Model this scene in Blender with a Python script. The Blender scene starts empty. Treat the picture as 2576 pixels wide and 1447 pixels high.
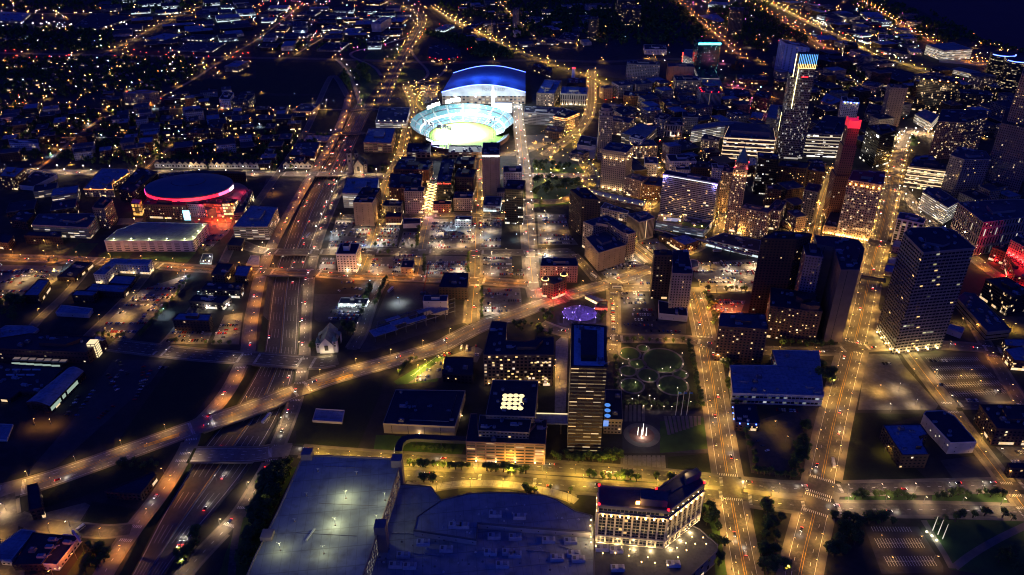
import bpy, bmesh, math, random
from mathutils import Vector, Matrix
from mathutils.geometry import delaunay_2d_cdt
random.seed(11)
R = random.Random(5)
scene = bpy.context.scene
C = scene.collection
PI = math.pi
# ------------------------------------------------------------------ camera
CAMH, FP, PITCH = 490.0, 1900.0, math.radians(29.7)
cam = bpy.data.cameras.new("camera"); camo = bpy.data.objects.new("camera", cam); C.objects.link(camo)
camo.location = (0, 0, CAMH); camo.rotation_euler = (PI/2 - PITCH, 0, 0)
cam.lens = FP/2576*36; cam.clip_start = 1; cam.clip_end = 60000
scene.camera = camo
SP, CP = math.sin(PITCH), math.cos(PITCH)
TILES = {'a': (0, 0, .33385), 'b': (644, 0, .33385), 'c': (1288, 0, .33385), 'd': (1932, 0, .33385),
         'e': (0, 402.5, .33385), 'f': (644, 402.5, .33385), 'g': (1288, 402.5, .33385), 'h': (1932, 402.5, .33385),
         'i': (0, 964, .33385), 'j': (644, 872, .3973), 'k': (1288, 872, .3973), 'l': (1932, 872, .3973),
         'm': (0, 805, .25), 'P': (0, 0, 1.0)}
def pts(s):
    """'f:603,710 752,712' -> survey points"""
    t = s[0]; out = []
    for w in s[2:].split():
        if w[0].isalpha(): tt = w[0]; w = w[1:]
        else: tt = t
        ox, oy, k = TILES[tt]; x, y = w.split(',')
        out.append((ox+float(x)*k, oy+float(y)*k))
    return out
def ray(px, py):
    a = (px-1288)/FP; b = -(py-723.5)/FP
    return Vector((a, CP + b*SP, -SP + b*CP))
def gp(p, z=0.0):
    d = ray(*p); t = (z-CAMH)/d.z
    return Vector((d.x*t, d.y*t, z))
def proj(v):
    x, y, z = v[0], v[1], v[2]-CAMH
    dep = y*CP - z*SP; up = y*SP + z*CP
    return (1288+FP*x/dep, 723.5-FP*up/dep)
def G(s, z=0.0): return [gp(p, z) for p in pts(s)]
def solve_h(p, dy):
    lo, hi = 0.5, 300.0
    for _ in range(40):
        m = (lo+hi)/2; v = gp(p, m)
        if proj((v.x, v.y, 0))[1]-p[1] < dy: lo = m
        else: hi = m
    return (lo+hi)/2
# ------------------------------------------------------------------ materials
MATS = {}
def new_mat(name):
    m = bpy.data.materials.new(name); m.use_nodes = True; MATS[name] = m
    nt = m.node_tree; nt.nodes.clear()
    out = nt.nodes.new('ShaderNodeOutputMaterial'); b = nt.nodes.new('ShaderNodeBsdfPrincipled')
    nt.links.new(b.outputs[0], out.inputs[0])
    m.cycles.emission_sampling = 'NONE'
    return m, nt, b
def math_n(nt, op, a, b=None, c=None):
    n = nt.nodes.new('ShaderNodeMath'); n.operation = op
    for i, v in enumerate((a, b, c)):
        if v is None: continue
        if isinstance(v, (int, float)): n.inputs[i].default_value = v
        else: nt.links.new(v, n.inputs[i])
    return n.outputs[0]
def mix_n(nt, f, a, b):
    n = nt.nodes.new('ShaderNodeMix'); n.data_type = 'RGBA'
    if isinstance(f, (int, float)): n.inputs[0].default_value = f
    else: nt.links.new(f, n.inputs[0])
    for i, v in ((6, a), (7, b)):
        if isinstance(v, tuple): n.inputs[i].default_value = (*v[:3], 1)
        else: nt.links.new(v, n.inputs[i])
    return n.outputs[2]
def noise_n(nt, scale, detail=3, coord='Object'):
    t = nt.nodes.new('ShaderNodeTexCoord') if coord != 'Geo' else nt.nodes.new('ShaderNodeNewGeometry')
    n = nt.nodes.new('ShaderNodeTexNoise'); n.inputs['Scale'].default_value = scale; n.inputs['Detail'].default_value = detail
    nt.links.new(t.outputs['Position' if coord == 'Geo' else coord], n.inputs['Vector'])
    return n.outputs[0]
def ramp_n(nt, f, lo, hi):
    n = nt.nodes.new('ShaderNodeMapRange'); n.inputs[1].default_value = lo; n.inputs[2].default_value = hi
    nt.links.new(f, n.inputs[0]); return n.outputs[0]
def plain(name, c1, c2=None, scale=.05, rough=.85, scale2=None, c3=None):
    """solid with two-scale mottling"""
    m, nt, b = new_mat(name)
    c2 = c2 or tuple(v*.7 for v in c1)
    f = ramp_n(nt, noise_n(nt, scale, 5, 'Geo'), .35, .65)
    col = mix_n(nt, f, c1, c2)
    if scale2:
        g = ramp_n(nt, noise_n(nt, scale2, 4, 'Geo'), .45, .7)
        col = mix_n(nt, g, col, c3 or tuple(v*.6 for v in c1))
    nt.links.new(col, b.inputs['Base Color']); b.inputs['Roughness'].default_value = rough
    return m
def emit(name, col, s, sample=False, base=(.3, .3, .3)):
    m, nt, b = new_mat(name)
    b.inputs['Base Color'].default_value = (*base, 1)
    b.inputs['Emission Color'].default_value = (*col, 1); b.inputs['Emission Strength'].default_value = s
    if sample: m.cycles.emission_sampling = 'FRONT'
    return m
def facade(name, wall, pu=4., pv=3.6, fu=.5, fv=.5, lit=.08, lc=(1, .62, .25), ls=1.2, glass=(.015, .02, .03), rowlit=.0, shop=.2, rough=.8, glow=0., top=0.):
    """wall with dark glass windows; some rooms have their light on"""
    m, nt, b = new_mat(name)
    uv = nt.nodes.new('ShaderNodeUVMap'); uv.uv_map = 'wall'
    sp = nt.nodes.new('ShaderNodeSeparateXYZ'); nt.links.new(uv.outputs[0], sp.inputs[0])
    u = math_n(nt, 'DIVIDE', sp.outputs[0], pu); v = math_n(nt, 'DIVIDE', sp.outputs[1], pv)
    fu_ = math_n(nt, 'ABSOLUTE', math_n(nt, 'SUBTRACT', math_n(nt, 'FRACT', u), .5))
    fv_ = math_n(nt, 'ABSOLUTE', math_n(nt, 'SUBTRACT', math_n(nt, 'FRACT', v), .5))
    mask = math_n(nt, 'MULTIPLY', math_n(nt, 'LESS_THAN', fu_, fu/2), math_n(nt, 'LESS_THAN', fv_, fv/2))
    mask = math_n(nt, 'MULTIPLY', mask, math_n(nt, 'GREATER_THAN', sp.outputs[1], .3))
    oi = nt.nodes.new('ShaderNodeObjectInfo')
    cv = nt.nodes.new('ShaderNodeCombineXYZ')
    nt.links.new(math_n(nt, 'FLOOR', u), cv.inputs[0]); nt.links.new(math_n(nt, 'FLOOR', v), cv.inputs[1])
    nt.links.new(math_n(nt, 'MULTIPLY', oi.outputs['Random'], 97.), cv.inputs[2])
    wn = nt.nodes.new('ShaderNodeTexWhiteNoise'); nt.links.new(cv.outputs[0], wn.inputs['Vector'])
    wsep = nt.nodes.new('ShaderNodeSeparateColor'); nt.links.new(wn.outputs['Color'], wsep.inputs[0])
    on = math_n(nt, 'LESS_THAN', wsep.outputs[0], lit)
    if rowlit > 0:
        cw = nt.nodes.new('ShaderNodeCombineXYZ'); nt.links.new(math_n(nt, 'FLOOR', v), cw.inputs[1])
        nt.links.new(math_n(nt, 'FLOOR', math_n(nt, 'DIVIDE', u, 4.)), cw.inputs[0])
        nt.links.new(math_n(nt, 'MULTIPLY', oi.outputs['Random'], 55.), cw.inputs[2])
        w2 = nt.nodes.new('ShaderNodeTexWhiteNoise'); nt.links.new(cw.outputs[0], w2.inputs['Vector'])
        on2 = math_n(nt, 'MULTIPLY', math_n(nt, 'LESS_THAN', w2.outputs['Value'], rowlit), math_n(nt, 'GREATER_THAN', wsep.outputs[1], .2))
        on = math_n(nt, 'MAXIMUM', on, on2)
    e = math_n(nt, 'MULTIPLY', mask, on)
    e = math_n(nt, 'MULTIPLY', e, math_n(nt, 'MULTIPLY_ADD', math_n(nt, 'POWER', wsep.outputs[2], 2.), 1.9, .12))
    if glow > 0: e = math_n(nt, 'MAXIMUM', e, math_n(nt, 'MULTIPLY', mask, glow))
    if shop > 0:   # lit shop fronts on the ground floor
        su = math_n(nt, 'FLOOR', math_n(nt, 'DIVIDE', sp.outputs[0], 7.))
        w3 = nt.nodes.new('ShaderNodeTexWhiteNoise'); w3.noise_dimensions = '2D'
        c3 = nt.nodes.new('ShaderNodeCombineXYZ'); nt.links.new(su, c3.inputs[0]); nt.links.new(math_n(nt, 'MULTIPLY', oi.outputs['Random'], 31.), c3.inputs[1])
        nt.links.new(c3.outputs[0], w3.inputs['Vector'])
        inb = math_n(nt, 'MULTIPLY', math_n(nt, 'LESS_THAN', sp.outputs[1], 3.8), math_n(nt, 'GREATER_THAN', sp.outputs[1], .7))
        e = math_n(nt, 'MAXIMUM', e, math_n(nt, 'MULTIPLY', math_n(nt, 'MULTIPLY', math_n(nt, 'LESS_THAN', w3.outputs['Value'], shop), inb), 1.2))
    nz = ramp_n(nt, noise_n(nt, .12, 6, 'Geo'), .3, .7)
    wc = mix_n(nt, nz, wall, tuple(x*.72 for x in wall))
    col = mix_n(nt, mask, wc, glass)
    lcm = mix_n(nt, wsep.outputs[1], lc, (min(1, lc[0]*1.0), min(1, lc[1]*1.25), min(1, lc[2]*1.9+.05)))
    nt.links.new(col, b.inputs['Base Color'])
    nt.links.new(math_n(nt, 'MULTIPLY_ADD', mask, .12-rough, rough), b.inputs['Roughness'])
    nt.links.new(lcm, b.inputs['Emission Color']); nt.links.new(math_n(nt, 'MULTIPLY', e, ls*.5), b.inputs['Emission Strength'])
    return m
WARM = (1, .58, .2); WH = (1, .82, .55); GLD = (1, .66, .22)
# style: facade material and matching parapet colour
STY = {
 'brick': ((.085, .042, .035), dict(lit=.05)), 'brickdark': ((.04, .022, .022), dict(lit=.025, shop=.1)),
 'bricklit': ((.12, .05, .035), dict(lit=.2, ls=1.6)), 'brickred': ((.12, .035, .03), dict(lit=.05, shop=.5)),
 'lime': ((.34, .27, .2), dict(lit=.06, pu=3.4, pv=3.7, fu=.45, fv=.55)),
 'limelit': ((.36, .27, .18), dict(lit=.3, pu=3.4, pv=3.7, fu=.5, fv=.5, ls=1.6)),
 'beigelit': ((.3, .2, .14), dict(lit=.22, pu=3.2, pv=3.5, fu=.45, fv=.5, ls=1.7)),
 'tan': ((.26, .19, .15), dict(lit=.05, pu=5, pv=3.6, fu=.35, fv=.4)), 'blank': ((.24, .18, .15), dict(lit=.0, pu=9, pv=3.6, fu=.08, fv=.4, shop=0)),
 'white': ((.58, .56, .56), dict(lit=.04, pu=4.2, pv=3.6, fu=.5, fv=.45)), 'whiteblank': ((.5, .46, .42), dict(lit=0, pu=14, pv=5, fu=.06, fv=.2, shop=0)),
 'grey': ((.2, .19, .2), dict(lit=.06)), 'greydark': ((.09, .085, .1), dict(lit=.05)),
 'greyrib': ((.25, .24, .25), dict(lit=.02, pu=2.6, pv=60, fu=.4, fv=.9, shop=0)),
 'glassdark': ((.02, .022, .028), dict(lit=.05, pu=2.2, pv=3.8, fu=.85, fv=.7, rough=.3, rowlit=.05)),
 'black': ((.012, .012, .016), dict(lit=.03, pu=2.5, pv=3.8, fu=.8, fv=.55, rough=.3, rowlit=.06, lc=WH)),
 'teal': ((.02, .05, .06), dict(lit=.07, pu=2.2, pv=3.6, fu=.85, fv=.7, rough=.2, glass=(.01, .05, .06), lc=(.3, 1, .8), ls=.6)),
 'band': ((.17, .15, .15), dict(lit=.1, pu=5, pv=4, fu=.96, fv=.42, rowlit=.35, lc=WH, ls=1.6)),
 'bandwarm': ((.12, .1, .1), dict(lit=.2, pu=5, pv=4.2, fu=.94, fv=.5, rowlit=.5, lc=(1, .68, .26), ls=1.9)),
 'garage': ((.26, .22, .2), dict(lit=.35, pu=9, pv=3.3, fu=.93, fv=.42, lc=(1, .7, .35), ls=.9, glow=.06, shop=.1)),
 'garagelit': ((.4, .36, .3), dict(lit=.9, pu=9, pv=3.4, fu=.92, fv=.42, lc=(1, .85, .55), ls=1.1, glow=.3, shop=.1)),
 'garagecool': ((.3, .31, .33), dict(lit=.6, pu=9, pv=3.3, fu=.94, fv=.42, lc=(.85, .9, 1), ls=.6, glow=.12, shop=0)),
 'garagebrick': ((.3, .16, .11), dict(lit=.35, pu=9, pv=3.6, fu=.85, fv=.45, lc=WARM, ls=.8, glow=.05)),
 'apart': ((.05, .05, .065), dict(lit=.09, pu=4.2, pv=3, fu=.8, fv=.55, ls=.9)),
 'balcony': ((.28, .27, .31), dict(lit=.04, pu=4.4, pv=3.1, fu=.93, fv=.5, ls=1.6)),
 'column': ((.4, .33, .25), dict(lit=.12, pu=5, pv=12, fu=.45, fv=.75, lc=WH, ls=1.2)),
 'store': ((.3, .3, .3), dict(lit=.5, pu=4, pv=3.5, fu=.8, fv=.5, lc=(.8, .95, 1), ls=1.2, shop=.8)),
 'ware': ((.16, .15, .15), dict(lit=.12, pu=8, pv=6, fu=.3, fv=.3, lc=WH)),
 'purple': ((.2, .16, .2), dict(lit=.06, pu=3.4, pv=3.6, fu=.42, fv=.5)),
}
FM = {}
def fmat(style):
    if style not in FM:
        w, kw = STY[style]
        FM[style] = facade('wall_'+style, w, **kw)
    return FM[style]
M = {}
M['roof_dark'] = plain('roof_dark', (.035, .037, .045), (.022, .023, .03), .08, .8, .5)
M['roof_mid'] = plain('roof_mid', (.09, .092, .1), (.05, .052, .06), .06, .8, .4)
M['roof_blue'] = plain('roof_blue', (.3, .33, .38), (.22, .25, .3), .05, .75, .3)  # pale roofing with the sky's blue light put into its colour
M['roof_pale'] = plain('roof_pale', (.42, .4, .38), (.3, .28, .26), .05, .85, .3)
M['deck'] = plain('deck_concrete', (.32, .3, .27), (.22, .2, .18), .04, .9, .25)
M['parapet'] = plain('parapet_coping', (.16, .15, .16))
M['metal'] = plain('unit_metal', (.3, .31, .33), (.2, .2, .22), .5, .5)
M['pole'] = plain('pole_metal', (.14, .14, .15), rough=.5)
M['asphalt'] = plain('asphalt', (.085, .075, .064), (.04, .037, .034), .03, .75, .3, (.1, .09, .078))
M['lot'] = plain('lot_asphalt_lit', (.12, .11, .098), (.075, .069, .064), .03, .85, .2, (.14, .13, .115))  # lighter tan asphalt: lamplight on the lots put into the colour
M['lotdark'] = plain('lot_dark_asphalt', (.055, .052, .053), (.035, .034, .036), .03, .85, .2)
M['concrete'] = plain('freeway_concrete', (.085, .08, .075), (.055, .052, .05), .03, .85, .3)
M['bridge'] = plain('bridge_deck', (.2, .185, .165), (.12, .11, .1), .04, .85, .3)
M['walk'] = plain('sidewalk_concrete', (.17, .15, .12), (.11, .098, .08), .1, .9)
M['grass'] = plain('grass_turf', (.018, .028, .01), (.012, .018, .008), .05, .95, .4)
M['lawn'] = plain('lawn_turf_lit', (.045, .1, .018), (.03, .07, .014), .1, .95)  # brighter turf copy for lit greens, lamplight put into the colour
M['ground'] = plain('ground_cover', (.028, .027, .022), (.014, .017, .012), .012, .95, .08, (.035, .033, .03))
M['water'] = plain('water', (.006, .014, .034), (.005, .011, .028), .01, .6); next(n for n in M['water'].node_tree.nodes if n.type == 'BSDF_PRINCIPLED').inputs['Specular IOR Level'].default_value = .12
M['yellow'] = plain('paint_yellow', (.75, .42, .04), rough=.7); M['whitepaint'] = plain('paint_white', (.8, .8, .78), (.55, .55, .53), .3, .7)
M['leaf'] = plain('leaf_green', (.07, .13, .025), (.045, .085, .018), .15, .9)
M['bark'] = plain('bark_brown', (.06, .045, .035))
M['slope'] = plain('slope_grass', (.03, .045, .018), (.02, .026, .014), .06, .95)
M['tyre'] = plain('tyre_rubber', (.02, .02, .02)); M['glass'] = plain('car_glass', (.02, .025, .03), rough=.1)
M['copper'] = plain('copper_green', (.08, .2, .19), (.05, .13, .13), .3, .6)
M['stone'] = plain('carved_stone', (.34, .29, .23), (.22, .19, .15), .3, .9)
M['brown'] = plain('brick_plain', (.12, .06, .045), (.08, .04, .03), .3, .9)
M['steel'] = plain('steel_dark', (.06, .07, .09), rough=.5)
M['bluepaint'] = plain('blue_paint', (.02, .09, .3)); M['whitewall'] = plain('white_render', (.55, .54, .53))
M['dirt'] = plain('bare_earth', (.11, .085, .06), (.06, .05, .038), .05, .95, .3)
M['seat'] = plain('seat_green', (.1, .27, .3), (.08, .2, .24), .5, .7)
M['field'] = plain('field_turf', (.26, .5, .05), (.2, .42, .05), .2, .9); M['clay'] = plain('infield_clay', (.5, .3, .16))
M['paver'] = plain('brick_paver', (.2, .09, .07), (.14, .07, .05), .3, .9)
M['e_lamp'] = emit('lamp_warm', (1, .54, .14), 10); M['e_white'] = emit('lamp_white', (1, .8, .52), 11)
M['e_cool'] = emit('lamp_cool', (.5, .8, 1), 12); M['e_red'] = emit('light_red', (1, .01, .01), 4); M['e_tail'] = emit('tail_light_red', (1, .02, .02), 5)
M['e_green'] = emit('signal_green', (.1, 1, .7), 22); M['e_orange'] = emit('light_orange', (1, .35, .06), 12)
M['e_blue'] = emit('led_blue', (.05, .12, 1), 7); M['e_cyan'] = emit('led_cyan', (.1, .95, 1), 4); M['e_pink'] = emit('led_pink', (1, .03, .25), 3.2)
M['e_violet'] = emit('led_violet', (.4, .3, 1), 6); M['e_gold'] = emit('led_gold', (1, .6, .16), 3.5); M['e_ylw'] = emit('led_yellow', (1, .95, .1), 5)
M['e_win'] = emit('room_light', (1, .6, .2), .95); M['e_winw'] = emit('room_light_white', (1, .84, .55), .8); M['e_sign'] = emit('sign_white', (.95, .97, 1), 5)
M['e_head'] = emit('head_lamp', (1, .93, .8), 9); M['e_red2'] = emit('sign_red', (1, .05, .02), 3.5); M['e_flood'] = emit('flood_lamp', (.9, .96, 1), 40)
M['e_soft'] = emit('panel_soft', (1, .75, .38), .9); M['e_softw'] = emit('panel_soft_white', (.9, .95, 1), 1.2); M['e_screen'] = emit('video_screen', (.85, .93, 1), 14)
M['f_w'] = emit('far_lamp_warm', (1, .47, .12), 55); M['f_o'] = emit('far_lamp_orange', (1, .26, .04), 60); M['f_p'] = emit('far_lamp_white', (1, .85, .68), 48); M['f_c'] = emit('far_lamp_cool', (.55, .95, 1), 48); M['f_y'] = emit('far_lamp_yellow', (1, .62, .12), 50); M['f_m'] = emit('far_lamp_pink', (1, .15, .45), 48)
# ------------------------------------------------------------------ mesh helpers
class MB:
    def __init__(s): s.v = []; s.f = []; s.m = []; s.uv = []; s.mats = []
    def mi(s, mat):
        if mat not in s.mats: s.mats.append(mat)
        return s.mats.index(mat)
    def face(s, vs, mat, uv=None):
        b = len(s.v); s.v += [tuple(v) for v in vs]; s.f.append(tuple(range(b, b+len(vs)))); s.m.append(s.mi(mat)); s.uv.append(uv)
    def prism(s, poly, z0, z1, mat, top=None, bottom=False, wall=True):
        n = len(poly)
        if area(poly) < 0: poly = poly[::-1]
        if wall:
            u = 0
            for i in range(n):
                a, b = poly[i], poly[(i+1) % n]; L = math.hypot(b[0]-a[0], b[1]-a[1])
                s.face([(a[0], a[1], z0), (b[0], b[1], z0), (b[0], b[1], z1), (a[0], a[1], z1)], mat, [(u, z0), (u+L, z0), (u+L, z1), (u, z1)])
                u += L
        if top: s.face([(p[0], p[1], z1) for p in poly], top)
        if bottom: s.face([(p[0], p[1], z0) for p in poly[::-1]], mat)
    def box(s, c, d, mat, rot=0., z0=None):
        x, y, z = c; a, b, h = d[0]/2, d[1]/2, d[2]; cs, sn = math.cos(rot), math.sin(rot)
        P = [(x+px*cs-py*sn, y+px*sn+py*cs) for px, py in ((-a, -b), (a, -b), (a, b), (-a, b))]
        s.prism(P, z, z+h, mat, mat, True)
    def bar(s, p, q, w, mat):
        p, q = Vector(p), Vector(q); d = (q-p).normalized(); k = Vector((0, 0, 1)) if abs(d.z) < .9 else Vector((1, 0, 0))
        x = d.cross(k).normalized()*w/2; y = d.cross(x).normalized()*w/2
        a = [p+x+y, p-x+y, p-x-y, p+x-y]; b = [q+x+y, q-x+y, q-x-y, q+x-y]
        for i in range(4): j = (i+1) % 4; s.face([a[i], a[j], b[j], b[i]], mat)
        s.face(a[::-1], mat); s.face(b, mat)
    def cone(s, c, r0, r1, z0, z1, mat, n=12, top=None, ry=1., cap=True):
        A = [(c[0]+r0*math.cos(t), c[1]+r0*ry*math.sin(t)) for t in [2*PI*i/n for i in range(n)]]
        B = [(c[0]+r1*math.cos(t), c[1]+r1*ry*math.sin(t)) for t in [2*PI*i/n for i in range(n)]]
        u = 0
        for i in range(n):
            j = (i+1) % n; L = 2*PI*r0/n
            s.face([(*A[i], z0), (*A[j], z0), (*B[j], z1), (*B[i], z1)], mat, [(u, z0), (u+L, z0), (u+L, z1), (u, z1)]); u += L
        if cap and r1 > .01: s.face([(*p, z1) for p in B], top or mat)
    def mesh(s, name):
        me = bpy.data.meshes.new(name); me.from_pydata(s.v, [], s.f)
        for m in s.mats: me.materials.append(m)
        me.polygons.foreach_set('material_index', s.m)
        if any(s.uv):
            l = me.uv_layers.new(name='wall'); k = 0
            for f, uv in zip(s.f, s.uv):
                for i in range(len(f)):
                    if uv: l.data[k].uv = uv[i]
                    k += 1
        me.update(); return me
    def obj(s, name, parent=None, loc=None):
        o = bpy.data.objects.new(name, s.mesh(name)); C.objects.link(o)
        if parent: o.parent = parent
        if loc: o.location = loc
        return o
def area(p): return sum(p[i][0]*p[(i+1) % len(p)][1]-p[(i+1) % len(p)][0]*p[i][1] for i in range(len(p)))/2
def offset(poly, d):
    """move edges outwards by d (counter-clockwise polygon)"""
    if area(poly) < 0: poly = poly[::-1]
    out = []; n = len(poly)
    for i in range(n):
        p0, p1, p2 = [Vector((q[0], q[1])) for q in (poly[i-1], poly[i], poly[(i+1) % n])]
        a = (p1-p0).normalized(); b = (p2-p1).normalized(); na = Vector((a.y, -a.x)); nb = Vector((b.y, -b.x))
        k = na+nb; q = k.length_squared
        m = k*(2/q) if q > .3 else na
        out.append((p1.x+m.x*d, p1.y+m.y*d))
    return out
def tag(o, label, cat, group=None, kind=None):
    if label: o['label'] = label
    if cat: o['category'] = cat
    if group: o['group'] = group
    if kind: o['kind'] = kind
    return o
def empty(name, loc, rz=0):
    o = bpy.data.objects.new(name, None); C.objects.link(o); o.location = loc; o.rotation_euler = (0, 0, rz); o.empty_display_size = 1; return o
def inst(name, me, parent=None, loc=(0, 0, 0), rz=0, sc=None):
    o = bpy.data.objects.new(name, me); C.objects.link(o); o.location = loc; o.rotation_euler = (0, 0, rz)
    if sc: o.scale = sc
    if parent: o.parent = parent
    return o
def struct(mb, name):
    o = mb.obj(name); o['kind'] = 'structure'; return o
def light(loc, power, col=(1, .6, .22), parent=None, radius=.35, kind='POINT', rot=None, size=None, spot=1.6):
    l = bpy.data.lights.new('lamp_light', kind); l.energy = power; l.color = col
    if kind != 'SUN': l.shadow_soft_size = radius
    if kind == 'SPOT': l.spot_size = spot; l.spot_blend = .7
    o = bpy.data.objects.new('lamp_light', l); C.objects.link(o); o.location = loc
    if rot: o.rotation_euler = rot
    if parent: o.parent = parent
    return o
def in_poly(x, y, P):
    c = False; n = len(P); j = n-1
    for i in range(n):
        if (P[i][1] > y) != (P[j][1] > y) and x < (P[j][0]-P[i][0])*(y-P[i][1])/(P[j][1]-P[i][1])+P[i][0]: c = not c
        j = i
    return c
SKYTINT = (.12, 4.1, 10.4, 1); SKYS = .15; EXPO = .4; HGLOW = (.38, .17, .17)
M['leaf2'] = plain('leaf_olive', (.07, .085, .02), (.04, .055, .015), .2, .9); M['e_pinkspeck'] = emit('speck_pink', (1, .15, .5), 30); M['e_farred'] = emit('far_red', (1, .03, .02), 40); M['pool'] = emit('pool_water', (.05, .25, .6), .35)
# ------------------------------------------------------------------ roads
def resample(pl, step):
    out = [Vector((pl[0][0], pl[0][1]))]; carry = 0.
    for a, b in zip(pl, pl[1:]):
        a = Vector((a[0], a[1])); b = Vector((b[0], b[1])); L = (b-a).length; t = step-carry
        while t <= L: out.append(a+(b-a)*(t/L)); t += step
        carry = L-(t-step)
    return out
def smooth(pl, it=2):
    pl = [Vector((p[0], p[1])) for p in pl]
    for _ in range(it):
        q = [pl[0]]
        for a, b in zip(pl, pl[1:]): q += [a*.75+b*.25, a*.25+b*.75]
        q.append(pl[-1]); pl = q
    return pl
def normals(pl):
    n = []
    for i in range(len(pl)):
        d = (pl[min(i+1, len(pl)-1)]-pl[max(i-1, 0)]).normalized(); n.append(Vector((d.y, -d.x)))
    return n
def pl_dist(x, y, pl):
    best = 1e9
    for a, b in zip(pl, pl[1:]):
        dx, dy = b.x-a.x, b.y-a.y; L = dx*dx+dy*dy
        t = max(0, min(1, ((x-a.x)*dx+(y-a.y)*dy)/L)) if L else 0
        best = min(best, (x-a.x-t*dx)**2+(y-a.y-t*dy)**2)
    return math.sqrt(best)
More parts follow.
